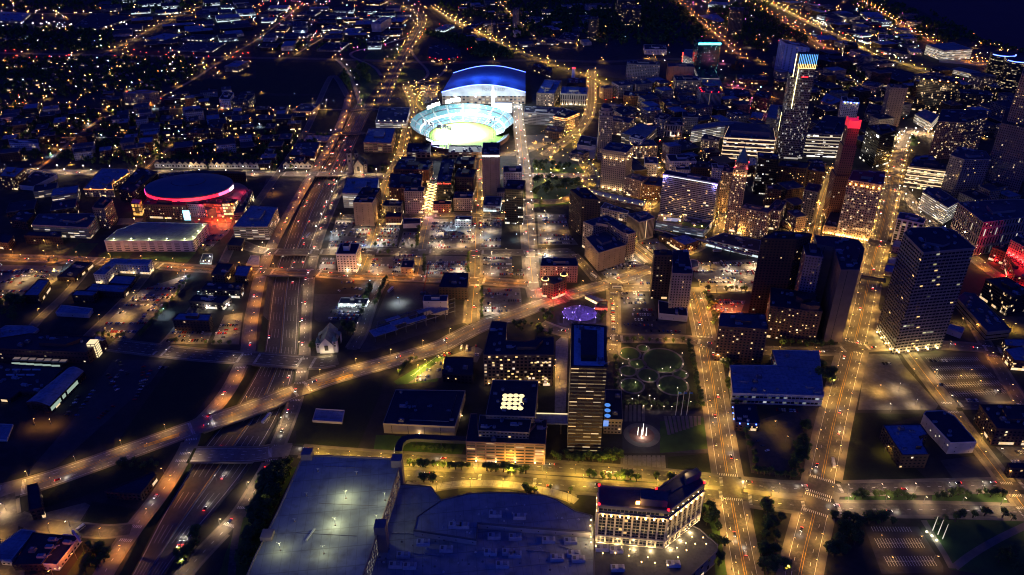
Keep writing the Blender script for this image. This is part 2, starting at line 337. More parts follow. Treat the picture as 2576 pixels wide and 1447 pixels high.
# key, survey points of the centre line, width, sidewalk width, material, markings, lamps (spacing, sides, colour, power) or None
ROADS = [
 ('avenue', 'P:2004,1530 2009,1447 2059,1249 2099,1051 2142,892 2166,803 2192,670 2216,589 2239,486 2252,422 2265,380', 22, 6, 'asphalt', 2, (30, 2, 'w', .8)),
 ('street', 'P:1893,1530 1864,1388 1832,1210 1816,1110 1779,872 1755,765 1742,728', 19, 5, 'asphalt', 2, (34, 2, 'w', .75)),
 ('boulevard', 'P:731,1133 880,1145 1013,1154 1288,1170 1566,1186 1804,1211 1932,1225 2011,1231 2329,1225 2528,1220 2640,1222', 12, 4, 'asphalt', 1, (30, 1, 'y', 1.25)),
 ('boulevard', 'P:1010,1195 1150,1201 1288,1211 1447,1223 1620,1236 1785,1243 2003,1273 2111,1281 2329,1281 2576,1289 2660,1292', 13, 4, 'asphalt', 1, (33, -1, 'y', 1.25)),
 ('diagonal_avenue', 'P:-60,1253 0,1241 110,1211 234,1168 401,1108 501,1071 644,1025 743,983 843,947 942,920 1002,904 1109,873 1145,852 1211,818 1288,795 1370,762 1450,738 1550,707 1640,674', 21, 2.5, 'bridge', 2, (40, 2, 'w', .48)),
 ('service_road', 'P:878,240 868,285 835,360 790,430 745,505 700,585 672,645 655,690 640,760 627,830 625,887 607,917 582,972 545,1022 505,1062 487,1080 477,1121 441,1184 401,1248 334,1331 267,1431 215,1530', 12, 2.5, 'bridge', 1, (40, -1, 'o', .9)),
 ('service_road', 'P:905,400 870,440 835,520 804,589 791,636 778,686 774,736 767,820 765,870 763,912 751,975 739,1023 711,1094 680,1166 648,1222 601,1298 534,1365 467,1438 400,1530', 11, 2.5, 'asphalt', 1, (45, 1, 'p', 1.)),
 ('cross_street', 'P:-60,647 33,649 234,656 384,668 568,680 655,684 790,686 844,692 954,696 1061,700 1178,703 1288,713 1355,716', 17, 3, 'asphalt', 2, (48, 2, 'o', .8)),
 ('cross_street', 'P:600,610 655,634 790,634 921,633 1045,633 1178,633 1288,636 1348,634 1438,633', 14, 3, 'asphalt', 1, (50, 1, 'p', .6)),
 ('cross_street', 'P:-60,431 67,431 200,434 401,434 644,436 777,439 878,436 978,446 1191,450 1315,441 1478,442', 17, 4, 'bridge', 2, (48, 2, 'p', .8)),
 ('cross_street', 'P:275,867 400,882 500,893 600,900 660,903 743,910 800,915 850,905', 20, 3, 'asphalt', 1, (80, 1, 'p', .4)),
 ('cross_street', 'P:860,546 944,544 1061,543 1191,539 1288,545 1325,545', 11, 3, 'asphalt', 1, (42, 1, 'w', .6)),
 ('cross_street', 'P:998,387 1128,387 1300,387', 13, 4, 'asphalt', 1, (30, 2, 'w', .9)),
 ('cross_street', 'P:487,1144 560,1143 644,1145 696,1134 731,1134', 17, 2, 'bridge', 1, (70, 1, 'p', .5)),
 ('side_street', 'P:1021,217 1045,267 1030,300 1021,330 1011,387 971,462 954,546 938,603 921,656 908,686', 12, 4, 'asphalt', 2, (36, 2, 'w', .8)),
 ('side_street', 'P:961,706 944,736 920,800 911,836 884,880', 12, 3, 'asphalt', 1, (60, 1, 'p', .35)),
 ('side_street', 'P:1088,455 1081,546 1068,589 1055,670 1048,698', 11, 3, 'asphalt', 2, (38, 1, 'w', .6)),
 ('side_street', 'P:1208,387 1205,430 1200,500 1198,569 1195,633 1195,703 1188,770 1185,815', 13, 4, 'asphalt', 2, (34, 2, 'w', .75)),
 ('side_street', 'P:1301,262 1305,300 1311,367 1321,436 1325,536 1331,620 1338,700 1351,750', 14, 5, 'bridge', 2, (36, 2, 'p', .7)),
 ('side_street', 'P:1542,712 1545,820 1542,890', 10, 4, 'asphalt', 1, (38, 2, 'w', .6)),
 ('cross_street', 'P:1360,815 1400,832 1460,845 1528,851 1640,852 1735,853 1800,872 1932,884 2060,886 2182,873 2299,866 2400,870 2483,876 2600,895', 12, 4, 'asphalt', 1, (40, 1, 'w', .6)),
 ('cross_street', 'P:1542,726 1640,722 1742,730 1820,727 1889,722', 13, 4, 'asphalt', 1, (38, 2, 'w', .7)),
 ('side_street', 'P:1435,633 1470,668 1502,706', 9, 3, 'asphalt', 1, (40, 1, 'w', .5)),
 ('side_street', 'P:1555,590 1598,622 1645,662', 15, 4, 'asphalt', 2, (34, 2, 'w', .8)),
 ('cross_street', 'P:1645,665 1700,645 1755,628 1790,600', 10, 3, 'asphalt', 1, (34, 1, 'w', .7)),
 ('side_street', 'P:2426,770 2483,873 2560,1000 2600,1060', 11, 3, 'asphalt', 1, (60, 1, 'o', .5)),
 ('side_street', 'P:2285,887 2389,1023 2450,1110 2528,1210 2600,1310', 11, 4, 'asphalt', 2, (50, 2, 'w', .55)),
 ('cross_street', 'P:2389,1019 2576,1021 2640,1021', 9, 3, 'asphalt', 1, (60, 1, 'w', .5)),
 ('side_street', 'P:2105,420 2085,455 2072,486 2055,540 2049,569 2040,610', 12, 4, 'asphalt', 2, (26, 2, 'w', .7)),
 ('side_street', 'P:2265,470 2309,529 2353,576 2420,640', 13, 4, 'asphalt', 1, (36, 2, 'p', .7)),
 ('cross_street', 'P:2120,610 2185,615 2240,612', 12, 3, 'asphalt', 1, (30, 2, 'w', .7)),
 ('side_street', 'P:2400,610 2450,650 2500,690 2600,750', 13, 4, 'asphalt', 1, (40, 1, 'o', .8)),
 ('side_street', 'P:1488,180 1488,277 1470,310 1448,337 1401,370 1370,392', 16, 5, 'asphalt', 1, (40, 2, 'w', .9)),
 ('side_street', 'P:1448,340 1462,400 1490,440 1500,470', 12, 5, 'asphalt', 1, (28, 2, 'y', 1.0)),
 ('cross_street', 'P:1316,505 1380,510 1430,503 1470,470 1480,445', 11, 4, 'asphalt', 1, (30, 1, 'y', .7)),
 ('side_street', 'P:1805,600 1818,540 1830,520 1850,600', 11, 3, 'asphalt', 1, (26, 2, 'w', .8)),
 ('side_street', 'P:1618,530 1650,500 1664,455 1640,400', 12, 3, 'asphalt', 1, (24, 2, 'w', .9)),
 ('plaza_drive', 'P:1020,1218 1060,1232 1115,1222 1180,1215 1290,1218 1420,1245 1450,1262', 8, 2, 'deck', 0, (30, 1, 'y', .8)),
 ('ramp', 'P:611,1281 597,1325 585,1400 580,1530', 6, 0, 'asphalt', 0, None),
 ('side_street', 'P:30,1300 90,1320 180,1330 262,1340 330,1332', 12, 2, 'asphalt', 0, (45, 1, 'w', .8)),
 ('side_street', 'P:5,1250 12,1330 15,1447 10,1530', 20, 3, 'asphalt', 0, (50, 1, 'w', .8)),
 ('side_street', 'P:384,672 330,740 250,820 130,930', 9, 2, 'asphalt', 0, (70, 1, 'w', .35)),
 ('side_street', 'P:565,684 500,760 430,850 395,884', 9, 2, 'asphalt', 0, (70, 1, 'c', .3)),
 ('side_street', 'P:232,660 170,740 100,800 60,850', 9, 2, 'asphalt', 0, (70, 1, 'w', .45)),
 ('side_street', 'P:878,250 840,180 818,217 771,334 700,436 640,520 590,600 560,665', 10, 2, 'asphalt', 0, None),
 ('side_street', 'P:1360,700 1430,760', 6, 2, 'asphalt', 0, None),
 ('side_street', 'P:1128,387 1135,330 1100,310', 8, 2, 'asphalt', 0, None),
 ('side_street', 'P:2290,330 2262,380 2250,440', 14, 5, 'bridge', 0, (26, 2, 'p', 1.0)),
 ('cross_street', 'P:2200,345 2260,350 2330,330 2350,350', 11, 5, 'bridge', 0, (26, 2, 'p', 1.0)),
]
FAR = [  # far roads in pale bridge concrete: street glow put into their colour
 ('freeway', 'P:960,262 985,200 1011,147 1045,90 1068,50 1040,25 978,7 930,-25', 30, 'concrete', 70, 'w', 1.0),
 ('freeway', 'P:-60,133 334,141 644,146 844,149 1000,155 1150,160 1288,152 1388,152 1522,157 1622,150 1715,147 1850,165', 26, 'concrete', 150, 'w', .5),
 ('ramp', 'P:905,262 895,225 880,190 858,158 844,150', 9, 'bridge', 70, 'p', .5),
 ('ramp', 'P:958,190 945,170 900,150 880,140 885,130 950,117 1020,95', 9, 'bridge', 0, 'w', .5),
 ('ramp', 'P:1030,120 1045,147 1080,180 1072,197 1040,212', 8, 'bridge', 0, 'w', .5),
 ('ramp', 'P:1040,212 1100,200 1130,165 1100,155 1060,157', 8, 'bridge', 80, 'w', .5),
 ('avenue', 'P:1130,45 1160,60 1211,87 1288,123 1355,150 1421,177 1475,190 1522,214 1572,224 1622,230', 20, 'asphalt', 45, 'y', 1.1),
 ('avenue', 'P:1090,20 1138,53 1211,87', 14, 'bridge', 45, 'w', 1.),
 ('avenue', 'P:1900,-5 1965,20 2032,57 2129,100 2172,124 2219,150 2266,157 2349,187 2420,215', 22, 'bridge', 45, 'y', 1.1),
 ('avenue', 'P:1880,10 1932,33 2015,83 2085,124 2140,150', 14, 'asphalt', 55, 'o', .8),
 ('avenue', 'P:2140,-5 2200,20 2272,70 2349,107 2440,160 2480,165', 14, 'asphalt', 45, 'o', 1.),
 ('street', 'P:2150,75 2272,72 2390,72', 9, 'asphalt', 60, 'o', .8),
 ('avenue', 'P:1690,-10 1739,37 1805,90 1849,130 1885,157', 15, 'asphalt', 60, 'o', .9),
 ('avenue', 'P:570,-15 547,0 467,30 384,70 330,103 257,140', 14, 'asphalt', 80, 'w', .7),
 ('street', 'P:760,10 700,60 644,103 560,150 494,197 414,240 350,275 257,295 200,340', 11, 'asphalt', 80, 'w', .6),
 ('street', 'P:-60,33 434,36 560,40', 11, 'asphalt', 100, 'w', .5),
 ('street', 'P:-60,267 220,272 287,277 394,274 644,275 870,276 960,276', 10, 'asphalt', 80, 'w', .6),
 ('street', 'P:-60,347 290,347 444,346 560,350 700,340 860,334 930,336', 9, 'asphalt', 80, 'w', .5),
 ('street', 'P:434,364 384,410 360,432', 9, 'asphalt', 60, 'w', .6),
 ('street', 'P:257,295 190,345 130,400 90,430', 9, 'asphalt', 70, 'o', .5),
 ('street', 'P:900,55 840,80 780,115 740,140', 9, 'asphalt', 60, 'w', .7),
 ('street', 'P:1240,-10 1290,40 1330,80 1360,110 1455,130 1448,100 1443,85', 9, 'asphalt', 70, 'w', .6),
 ('street', 'P:1622,200 1700,215 1800,232 1850,215 1960,250', 9, 'asphalt', 40, 'o', .9),
 ('street', 'P:1850,215 1890,250 1930,290 1965,300', 9, 'asphalt', 36, 'm', .9),
 ('street', 'P:1840,290 1900,320 1940,330', 9, 'asphalt', 30, 'w', .9),
 ('street', 'P:1500,260 1600,270 1680,280 1720,270', 8, 'asphalt', 36, 'w', .8),
 ('street', 'P:2170,240 2220,255 2290,250 2330,262', 9, 'asphalt', 36, 'w', .8),
 ('street', 'P:2130,190 2160,215 2150,240', 8, 'asphalt', 40, 'w', .7),
 ('street', 'P:2420,130 2480,155 2500,180 2440,230', 9, 'asphalt', 40, 'o', .8),
 ('street', 'P:1120,300 1080,290 1040,262 1060,230 1100,215', 10, 'asphalt', 34, 'y', .9),
 ('street', 'P:1640,330 1690,350 1740,345 1790,360', 8, 'asphalt', 34, 'w', .8),
]
LCOL = {'w': (1, .53, .11), 'y': (1, .6, .07), 'o': (1, .37, .05), 'p': (1, .66, .32), 'c': (.6, .8, 1), 'm': (1, .2, .5)}
LEM = {'w': 'e_lamp', 'y': 'e_lamp', 'o': 'e_lamp', 'p': 'e_white', 'c': 'e_cool', 'm': 'e_white'}
RL = []     # (polyline, halfwidth)
for r in ROADS: RL.append((smooth([p.to_2d() for p in G(r[1])]), r[2]/2))
for r in FAR: RL.append((smooth([p.to_2d() for p in G(r[1])]), r[2]/2))
# freeway trench (its two top edges, from near to far)
WEST = smooth([p.to_2d() for p in G('P:245,1560 282,1480 328,1395 380,1290 434,1198 497,1100 560,1035 608,960 640,905 651,870 674,696 694,629 720,560 744,502 788,430 820,378 845,330 878,284 896,262')])
EAST = smooth([p.to_2d() for p in G('P:350,1560 392,1480 440,1405 501,1331 560,1262 625,1185 690,1085 730,1000 745,950 755,905 759,870 764,696 778,650 811,563 830,515 851,469 870,420 891,367 931,284 944,262')])
def even(pl, n):
    L = [0.]
    for a, b in zip(pl, pl[1:]): L.append(L[-1]+(b-a).length)
    out = []
    for i in range(n):
        s = L[-1]*i/(n-1); k = max(j for j in range(len(L)) if L[j] <= s+1e-6); k = min(k, len(pl)-2)
        out.append(pl[k]+(pl[k+1]-pl[k])*min(1, (s-L[k])/max(1e-6, L[k+1]-L[k])))
    return out
NT = 70
# pair the edges by forward distance so that cross sections stay square
WE, EA = even(WEST, NT), even(EAST, NT)
DEP = [6.5*min(1, (NT-1-i)/7.) for i in range(NT)]
TR = [(p.x, p.y) for p in WE]+[(p.x, p.y) for p in EA[::-1]]
def ground():
    S = 26000.
    outer = [(-S, -2000), (S, -2000), (S, 34000), (-S, 34000)]
    vs = [Vector(p) for p in outer]+[Vector(p) for p in TR]; n = len(TR)
    ed = [(i, (i+1) % 4) for i in range(4)]+[(4+i, 4+(i+1) % n) for i in range(n)]
    v, e, f, *_ = delaunay_2d_cdt(vs, ed, [], 0, 1e-4)
    mb = MB()
    for t in f:
        cx = sum(v[i].x for i in t)/3; cy = sum(v[i].y for i in t)/3
        if in_poly(cx, cy, TR): continue
        q = [(v[i].x, v[i].y, 0) for i in t]
        if area(q) < 0: q = q[::-1]
        mb.face(q, M['ground'])
    struct(mb, 'ground')
    mb = MB(); mf = MB(); mk = MB()
    def row(i):
        w, e = WE[i], EA[i]; d = (e-w).normalized(); dep = DEP[i]; s = dep*.75+.6
        return (w.x, w.y, 0), (w.x+d.x*s, w.y+d.y*s, -dep), (e.x-d.x*s, e.y-d.y*s, -dep), (e.x, e.y, 0)
    for i in range(NT-1):
        a, b = row(i), row(i+1)
        sm = M['slope'] if i < 22 else M['concrete']
        mb.face([a[0], a[1], b[1], b[0]], sm); mb.face([a[2], a[3], b[3], b[2]], sm)
        # floor: verge, carriageway, median, carriageway, verge
        A1, A2, B1, B2 = Vector(a[1]), Vector(a[2]), Vector(b[1]), Vector(b[2])
        def strip(t0, t1, m, dz=0., mbx=mf): mbx.face([A1.lerp(A2, t0)+Vector((0, 0, dz)), A1.lerp(A2, t1)+Vector((0, 0, dz)), B1.lerp(B2, t1)+Vector((0, 0, dz)), B1.lerp(B2, t0)+Vector((0, 0, dz))], m)
        strip(0, .03, M['slope'] if i < 22 else M['concrete']); strip(.03, .49, M['concrete'] if i % 2 else M['concrete']); strip(.49, .51, M['parapet'], .0); strip(.51, .97, M['concrete']); strip(.97, 1, M['concrete'])
        for t in (.07, .475, .525, .93): strip(t-.004, t+.004, M['whitepaint'] if t != .475 else M['yellow'], .05, mk)
        if i % 2 == 0:
            for t in (.17, .27, .37, .63, .73, .83): strip(t-.002, t+.002, M['whitepaint'], .05, mk)
        m0, m1 = A1.lerp(A2, .5), B1.lerp(B2, .5)
    struct(mb, 'embankment'); struct(mf, 'freeway'); struct(mk, 'lane_marking')
    bar_ = MB()
    for i in range(NT-1):
        a, b = row(i), row(i+1); m0 = Vector(a[1]).lerp(Vector(a[2]), .5); m1 = Vector(b[1]).lerp(Vector(b[2]), .5)
        bar_.bar(m0+Vector((0, 0, .45)), m1+Vector((0, 0, .45)), .8, M['bridge'])
    o = bar_.obj('median_barrier'); tag(o, 'long low concrete barrier between the two sunken freeway carriageways', 'barrier')
ground()
def ribbon(mb, pl, o0, o1, z, mat, z0=None):
    n = normals(pl)
    for i in range(len(pl)-1):
        a, b, c, d = pl[i]+n[i]*o0, pl[i]+n[i]*o1, pl[i+1]+n[i+1]*o1, pl[i+1]+n[i+1]*o0
        mb.face([(a.x, a.y, z), (b.x, b.y, z), (c.x, c.y, z), (d.x, d.y, z)][::(1 if o1 > o0 else -1)], mat)
def near_road(x, y, skip, m=.6):
    for k, (pl, hw) in enumerate(RL):
        if k == skip: continue
        if k in BB and not (BB[k][0]-hw-2 < x < BB[k][1]+hw+2 and BB[k][2]-hw-2 < y < BB[k][3]+hw+2): continue
        if pl_dist(x, y, pl) < hw+m: return True
    return False
BB = {k: (min(p.x for p in pl), max(p.x for p in pl), min(p.y for p in pl), max(p.y for p in pl)) for k, (pl, hw) in enumerate(RL)}
walk, mark = MB(), MB()
LAMPS = []; FARL = []
for k, r in enumerate(ROADS):
    pl, hw = RL[k]; z = .05+k*.004
    mb = MB(); ribbon(mb, pl, -hw, hw, z, M[r[4]]); struct(mb, r[0])
    fine = resample(pl, 5.)
    nn = normals(fine)
    if r[3] > 0:
        for s in (-1, 1):
            for i in range(len(fine)-1):
                c = fine[i]+nn[i]*s*(hw+r[3]/2)
                if near_road(c.x, c.y, k, 1.5) : continue
                if in_poly(c.x, c.y, TR) and r[4] != 'bridge' and r[0] == 'service_road': continue
                a, b, cc, d = fine[i]+nn[i]*s*hw, fine[i]+nn[i]*s*(hw+r[3]), fine[i+1]+nn[i+1]*s*(hw+r[3]), fine[i+1]+nn[i+1]*s*hw
                q = [a, b, cc, d]
                if area(q) < 0: q = q[::-1]
                if (a-d).length > 9 or (b-cc).length > 9: continue
                zt = z+.15; walk.face([(p.x, p.y, zt) for p in q], M['walk'])
                walk.face([(d.x, d.y, z-.1), (a.x, a.y, z-.1), (a.x, a.y, zt), (d.x, d.y, zt)], M['walk'])
                walk.face([(b.x, b.y, z-.1), (cc.x, cc.y, z-.1), (cc.x, cc.y, zt), (b.x, b.y, zt)], M['walk'])
    if r[5]:
        zm = z+.02
        for i in range(len(fine)-1):
            m = fine[i]
            if near_road(m.x, m.y, k, 2): continue
            def strip(o, w, mat, t=1.):
                a, b = fine[i]+nn[i]*(o-w), fine[i]+nn[i]*(o+w); e = fine[i].lerp(fine[i+1], t); c, d = e+nn[i+1]*(o+w), e+nn[i+1]*(o-w)
                mark.face([(a.x, a.y, zm), (b.x, b.y, zm), (c.x, c.y, zm), (d.x, d.y, zm)], mat)
            if r[5] == 2 and hw > 8: strip(-.9, .13, M['yellow']); strip(.9, .13, M['yellow'])
            elif r[5] == 2: strip(0, .16, M['yellow'])
            else: strip(0, .16, M['whitepaint'], .6 if i % 2 else .01)
            if hw > 8 and i % 3 == 0:
                for o in (-hw*.55, hw*.55): strip(o, .16, M['whitepaint'], .8)
            if hw > 7: strip(-hw+.6, .12, M['whitepaint']); strip(hw-.6, .12, M['whitepaint'])
        # zebra crossings near each end of a crossing
        cut = [i for i in range(1, len(fine)-1) if near_road(fine[i].x, fine[i].y, k, 2) != near_road(fine[i-1].x, fine[i-1].y, k, 2)]
        for i in cut:
            d = (fine[i]-fine[i-1]).normalized(); n = Vector((d.y, -d.x)); c = fine[i]
            if r[0] in ('ramp', 'plaza_drive') or c.y > 1600: continue
            x = -hw+.6
            while x < hw-.6:
                a = c+n*x; q = [a, a+n*.5, a+n*.5+d*3., a+d*3.]; mark.face([(p.x, p.y, z+.024) for p in q], M['whitepaint']); x += 1.6
    if r[6]:
        sp, sd, colr, pw = r[6]; lp = resample(pl, sp); ln = normals(lp)
        for i in range(len(lp)):
            for s in ((-1, 1) if sd == 2 else (sd,)):
                j = (sp/2 if s == 1 and sd == 2 else 0)
                q = lp[i]+ln[i]*s*(hw+1.0)+Vector((-ln[i].y, ln[i].x))*j
                if near_road(q.x, q.y, k, .3): continue
                pw_ = pw; cl_ = colr
                if r[0] == 'boulevard' and q.x > 235: pw_, cl_ = .45*R.choice((.5, 1, 1.3)), 'p'
                LAMPS.append((q.x, q.y, math.atan2(-ln[i].y*s, -ln[i].x*s), cl_, pw_, r[0], k))
struct(walk, 'sidewalk'); struct(mark, 'road_marking')
for k, r in enumerate(FAR):
    pl, hw = RL[len(ROADS)+k]; z = .3+k*.006
    mb = MB(); ribbon(mb, pl, -hw, hw, z, M[r[3]])
    ribbon(mb, pl, -.3, .3, z+.03, M['yellow'])
    struct(mb, r[0])
    if r[4]:
        lp = resample(pl, r[4]); ln = normals(lp)
        for i in range(len(lp)):
            for s in ((-1, 1) if hw > 6 else (1,)): q = lp[i]+ln[i]*s*(hw+1.); FARL.append((q.x, q.y, r[5], r[6]*(.6+.8*R.random())))
# ------------------------------------------------------------------ bridges over the trench
BR = [(4, 'wide diagonal avenue bridge of pale concrete over the sunken freeway'), (7, 'orange-lit road bridge over the freeway beside the blue shed'), (8, 'narrow road bridge over the freeway just behind the orange-lit one'),
      (9, 'wide pale road bridge over the freeway next to the twin-spired stone church'), (10, 'dark curving road bridge over the freeway by the green-roofed church'), (13, 'dark flat bridge over the freeway in front of the diagonal one'),
      (len(ROADS)+16, 'small road bridge over the freeway where its ramps merge'), (len(ROADS)+17, 'road bridge over the freeway beside the pale-decked brick garage')]
for k, lab in BR:
    pl, hw = RL[k]; f = resample(pl, 3.); n = normals(f); t = empty('road_bridge', (0, 0, 0)); first = None
    keep = [i for i in range(len(f)-1) if any(in_poly(*(f[i]+n[i]*o), TR) for o in (-hw, 0, hw))]
    if not keep: continue
    i0, i1 = max(0, keep[0]-2), min(len(f)-1, keep[-1]+3); c = f[(i0+i1)//2]; t.location = (c.x, c.y, 0)
    seg = f[i0:i1+1]; dk = MB(); nn = normals(seg); w = hw+2.2
    for i in range(len(seg)-1):
        a, b, cc, d = seg[i]-nn[i]*w, seg[i]+nn[i]*w, seg[i+1]+nn[i+1]*w, seg[i+1]-nn[i+1]*w
        dk.prism([a, b, cc, d], -1.6, .03, M['bridge'], M['bridge'], True)
    for q in (dk,):
        q.v = [(v[0]-c.x, v[1]-c.y, v[2]) for v in q.v]; q.obj('deck', t)
    for s in (-1, 1):
        pb = MB()
        for i in range(len(seg)-1):
            a, b = seg[i]+nn[i]*s*w, seg[i+1]+nn[i+1]*s*w; pb.bar((a.x-c.x, a.y-c.y, .55), (b.x-c.x, b.y-c.y, .55), .5, M['bridge'])
        pb.obj('parapet', t)
    for q in ((keep[0]+keep[-1])//2,):
        pm = MB(); a = f[q]
        for o in (-hw*.7, -hw*.25, hw*.25, hw*.7):
            p = a+n[q]*o; pm.box((p.x-c.x, p.y-c.y, -6.5), (1.1, 1.1, 5.), M['concrete'])
        pm.obj('pier', t)
    tag(t, lab, 'bridge')
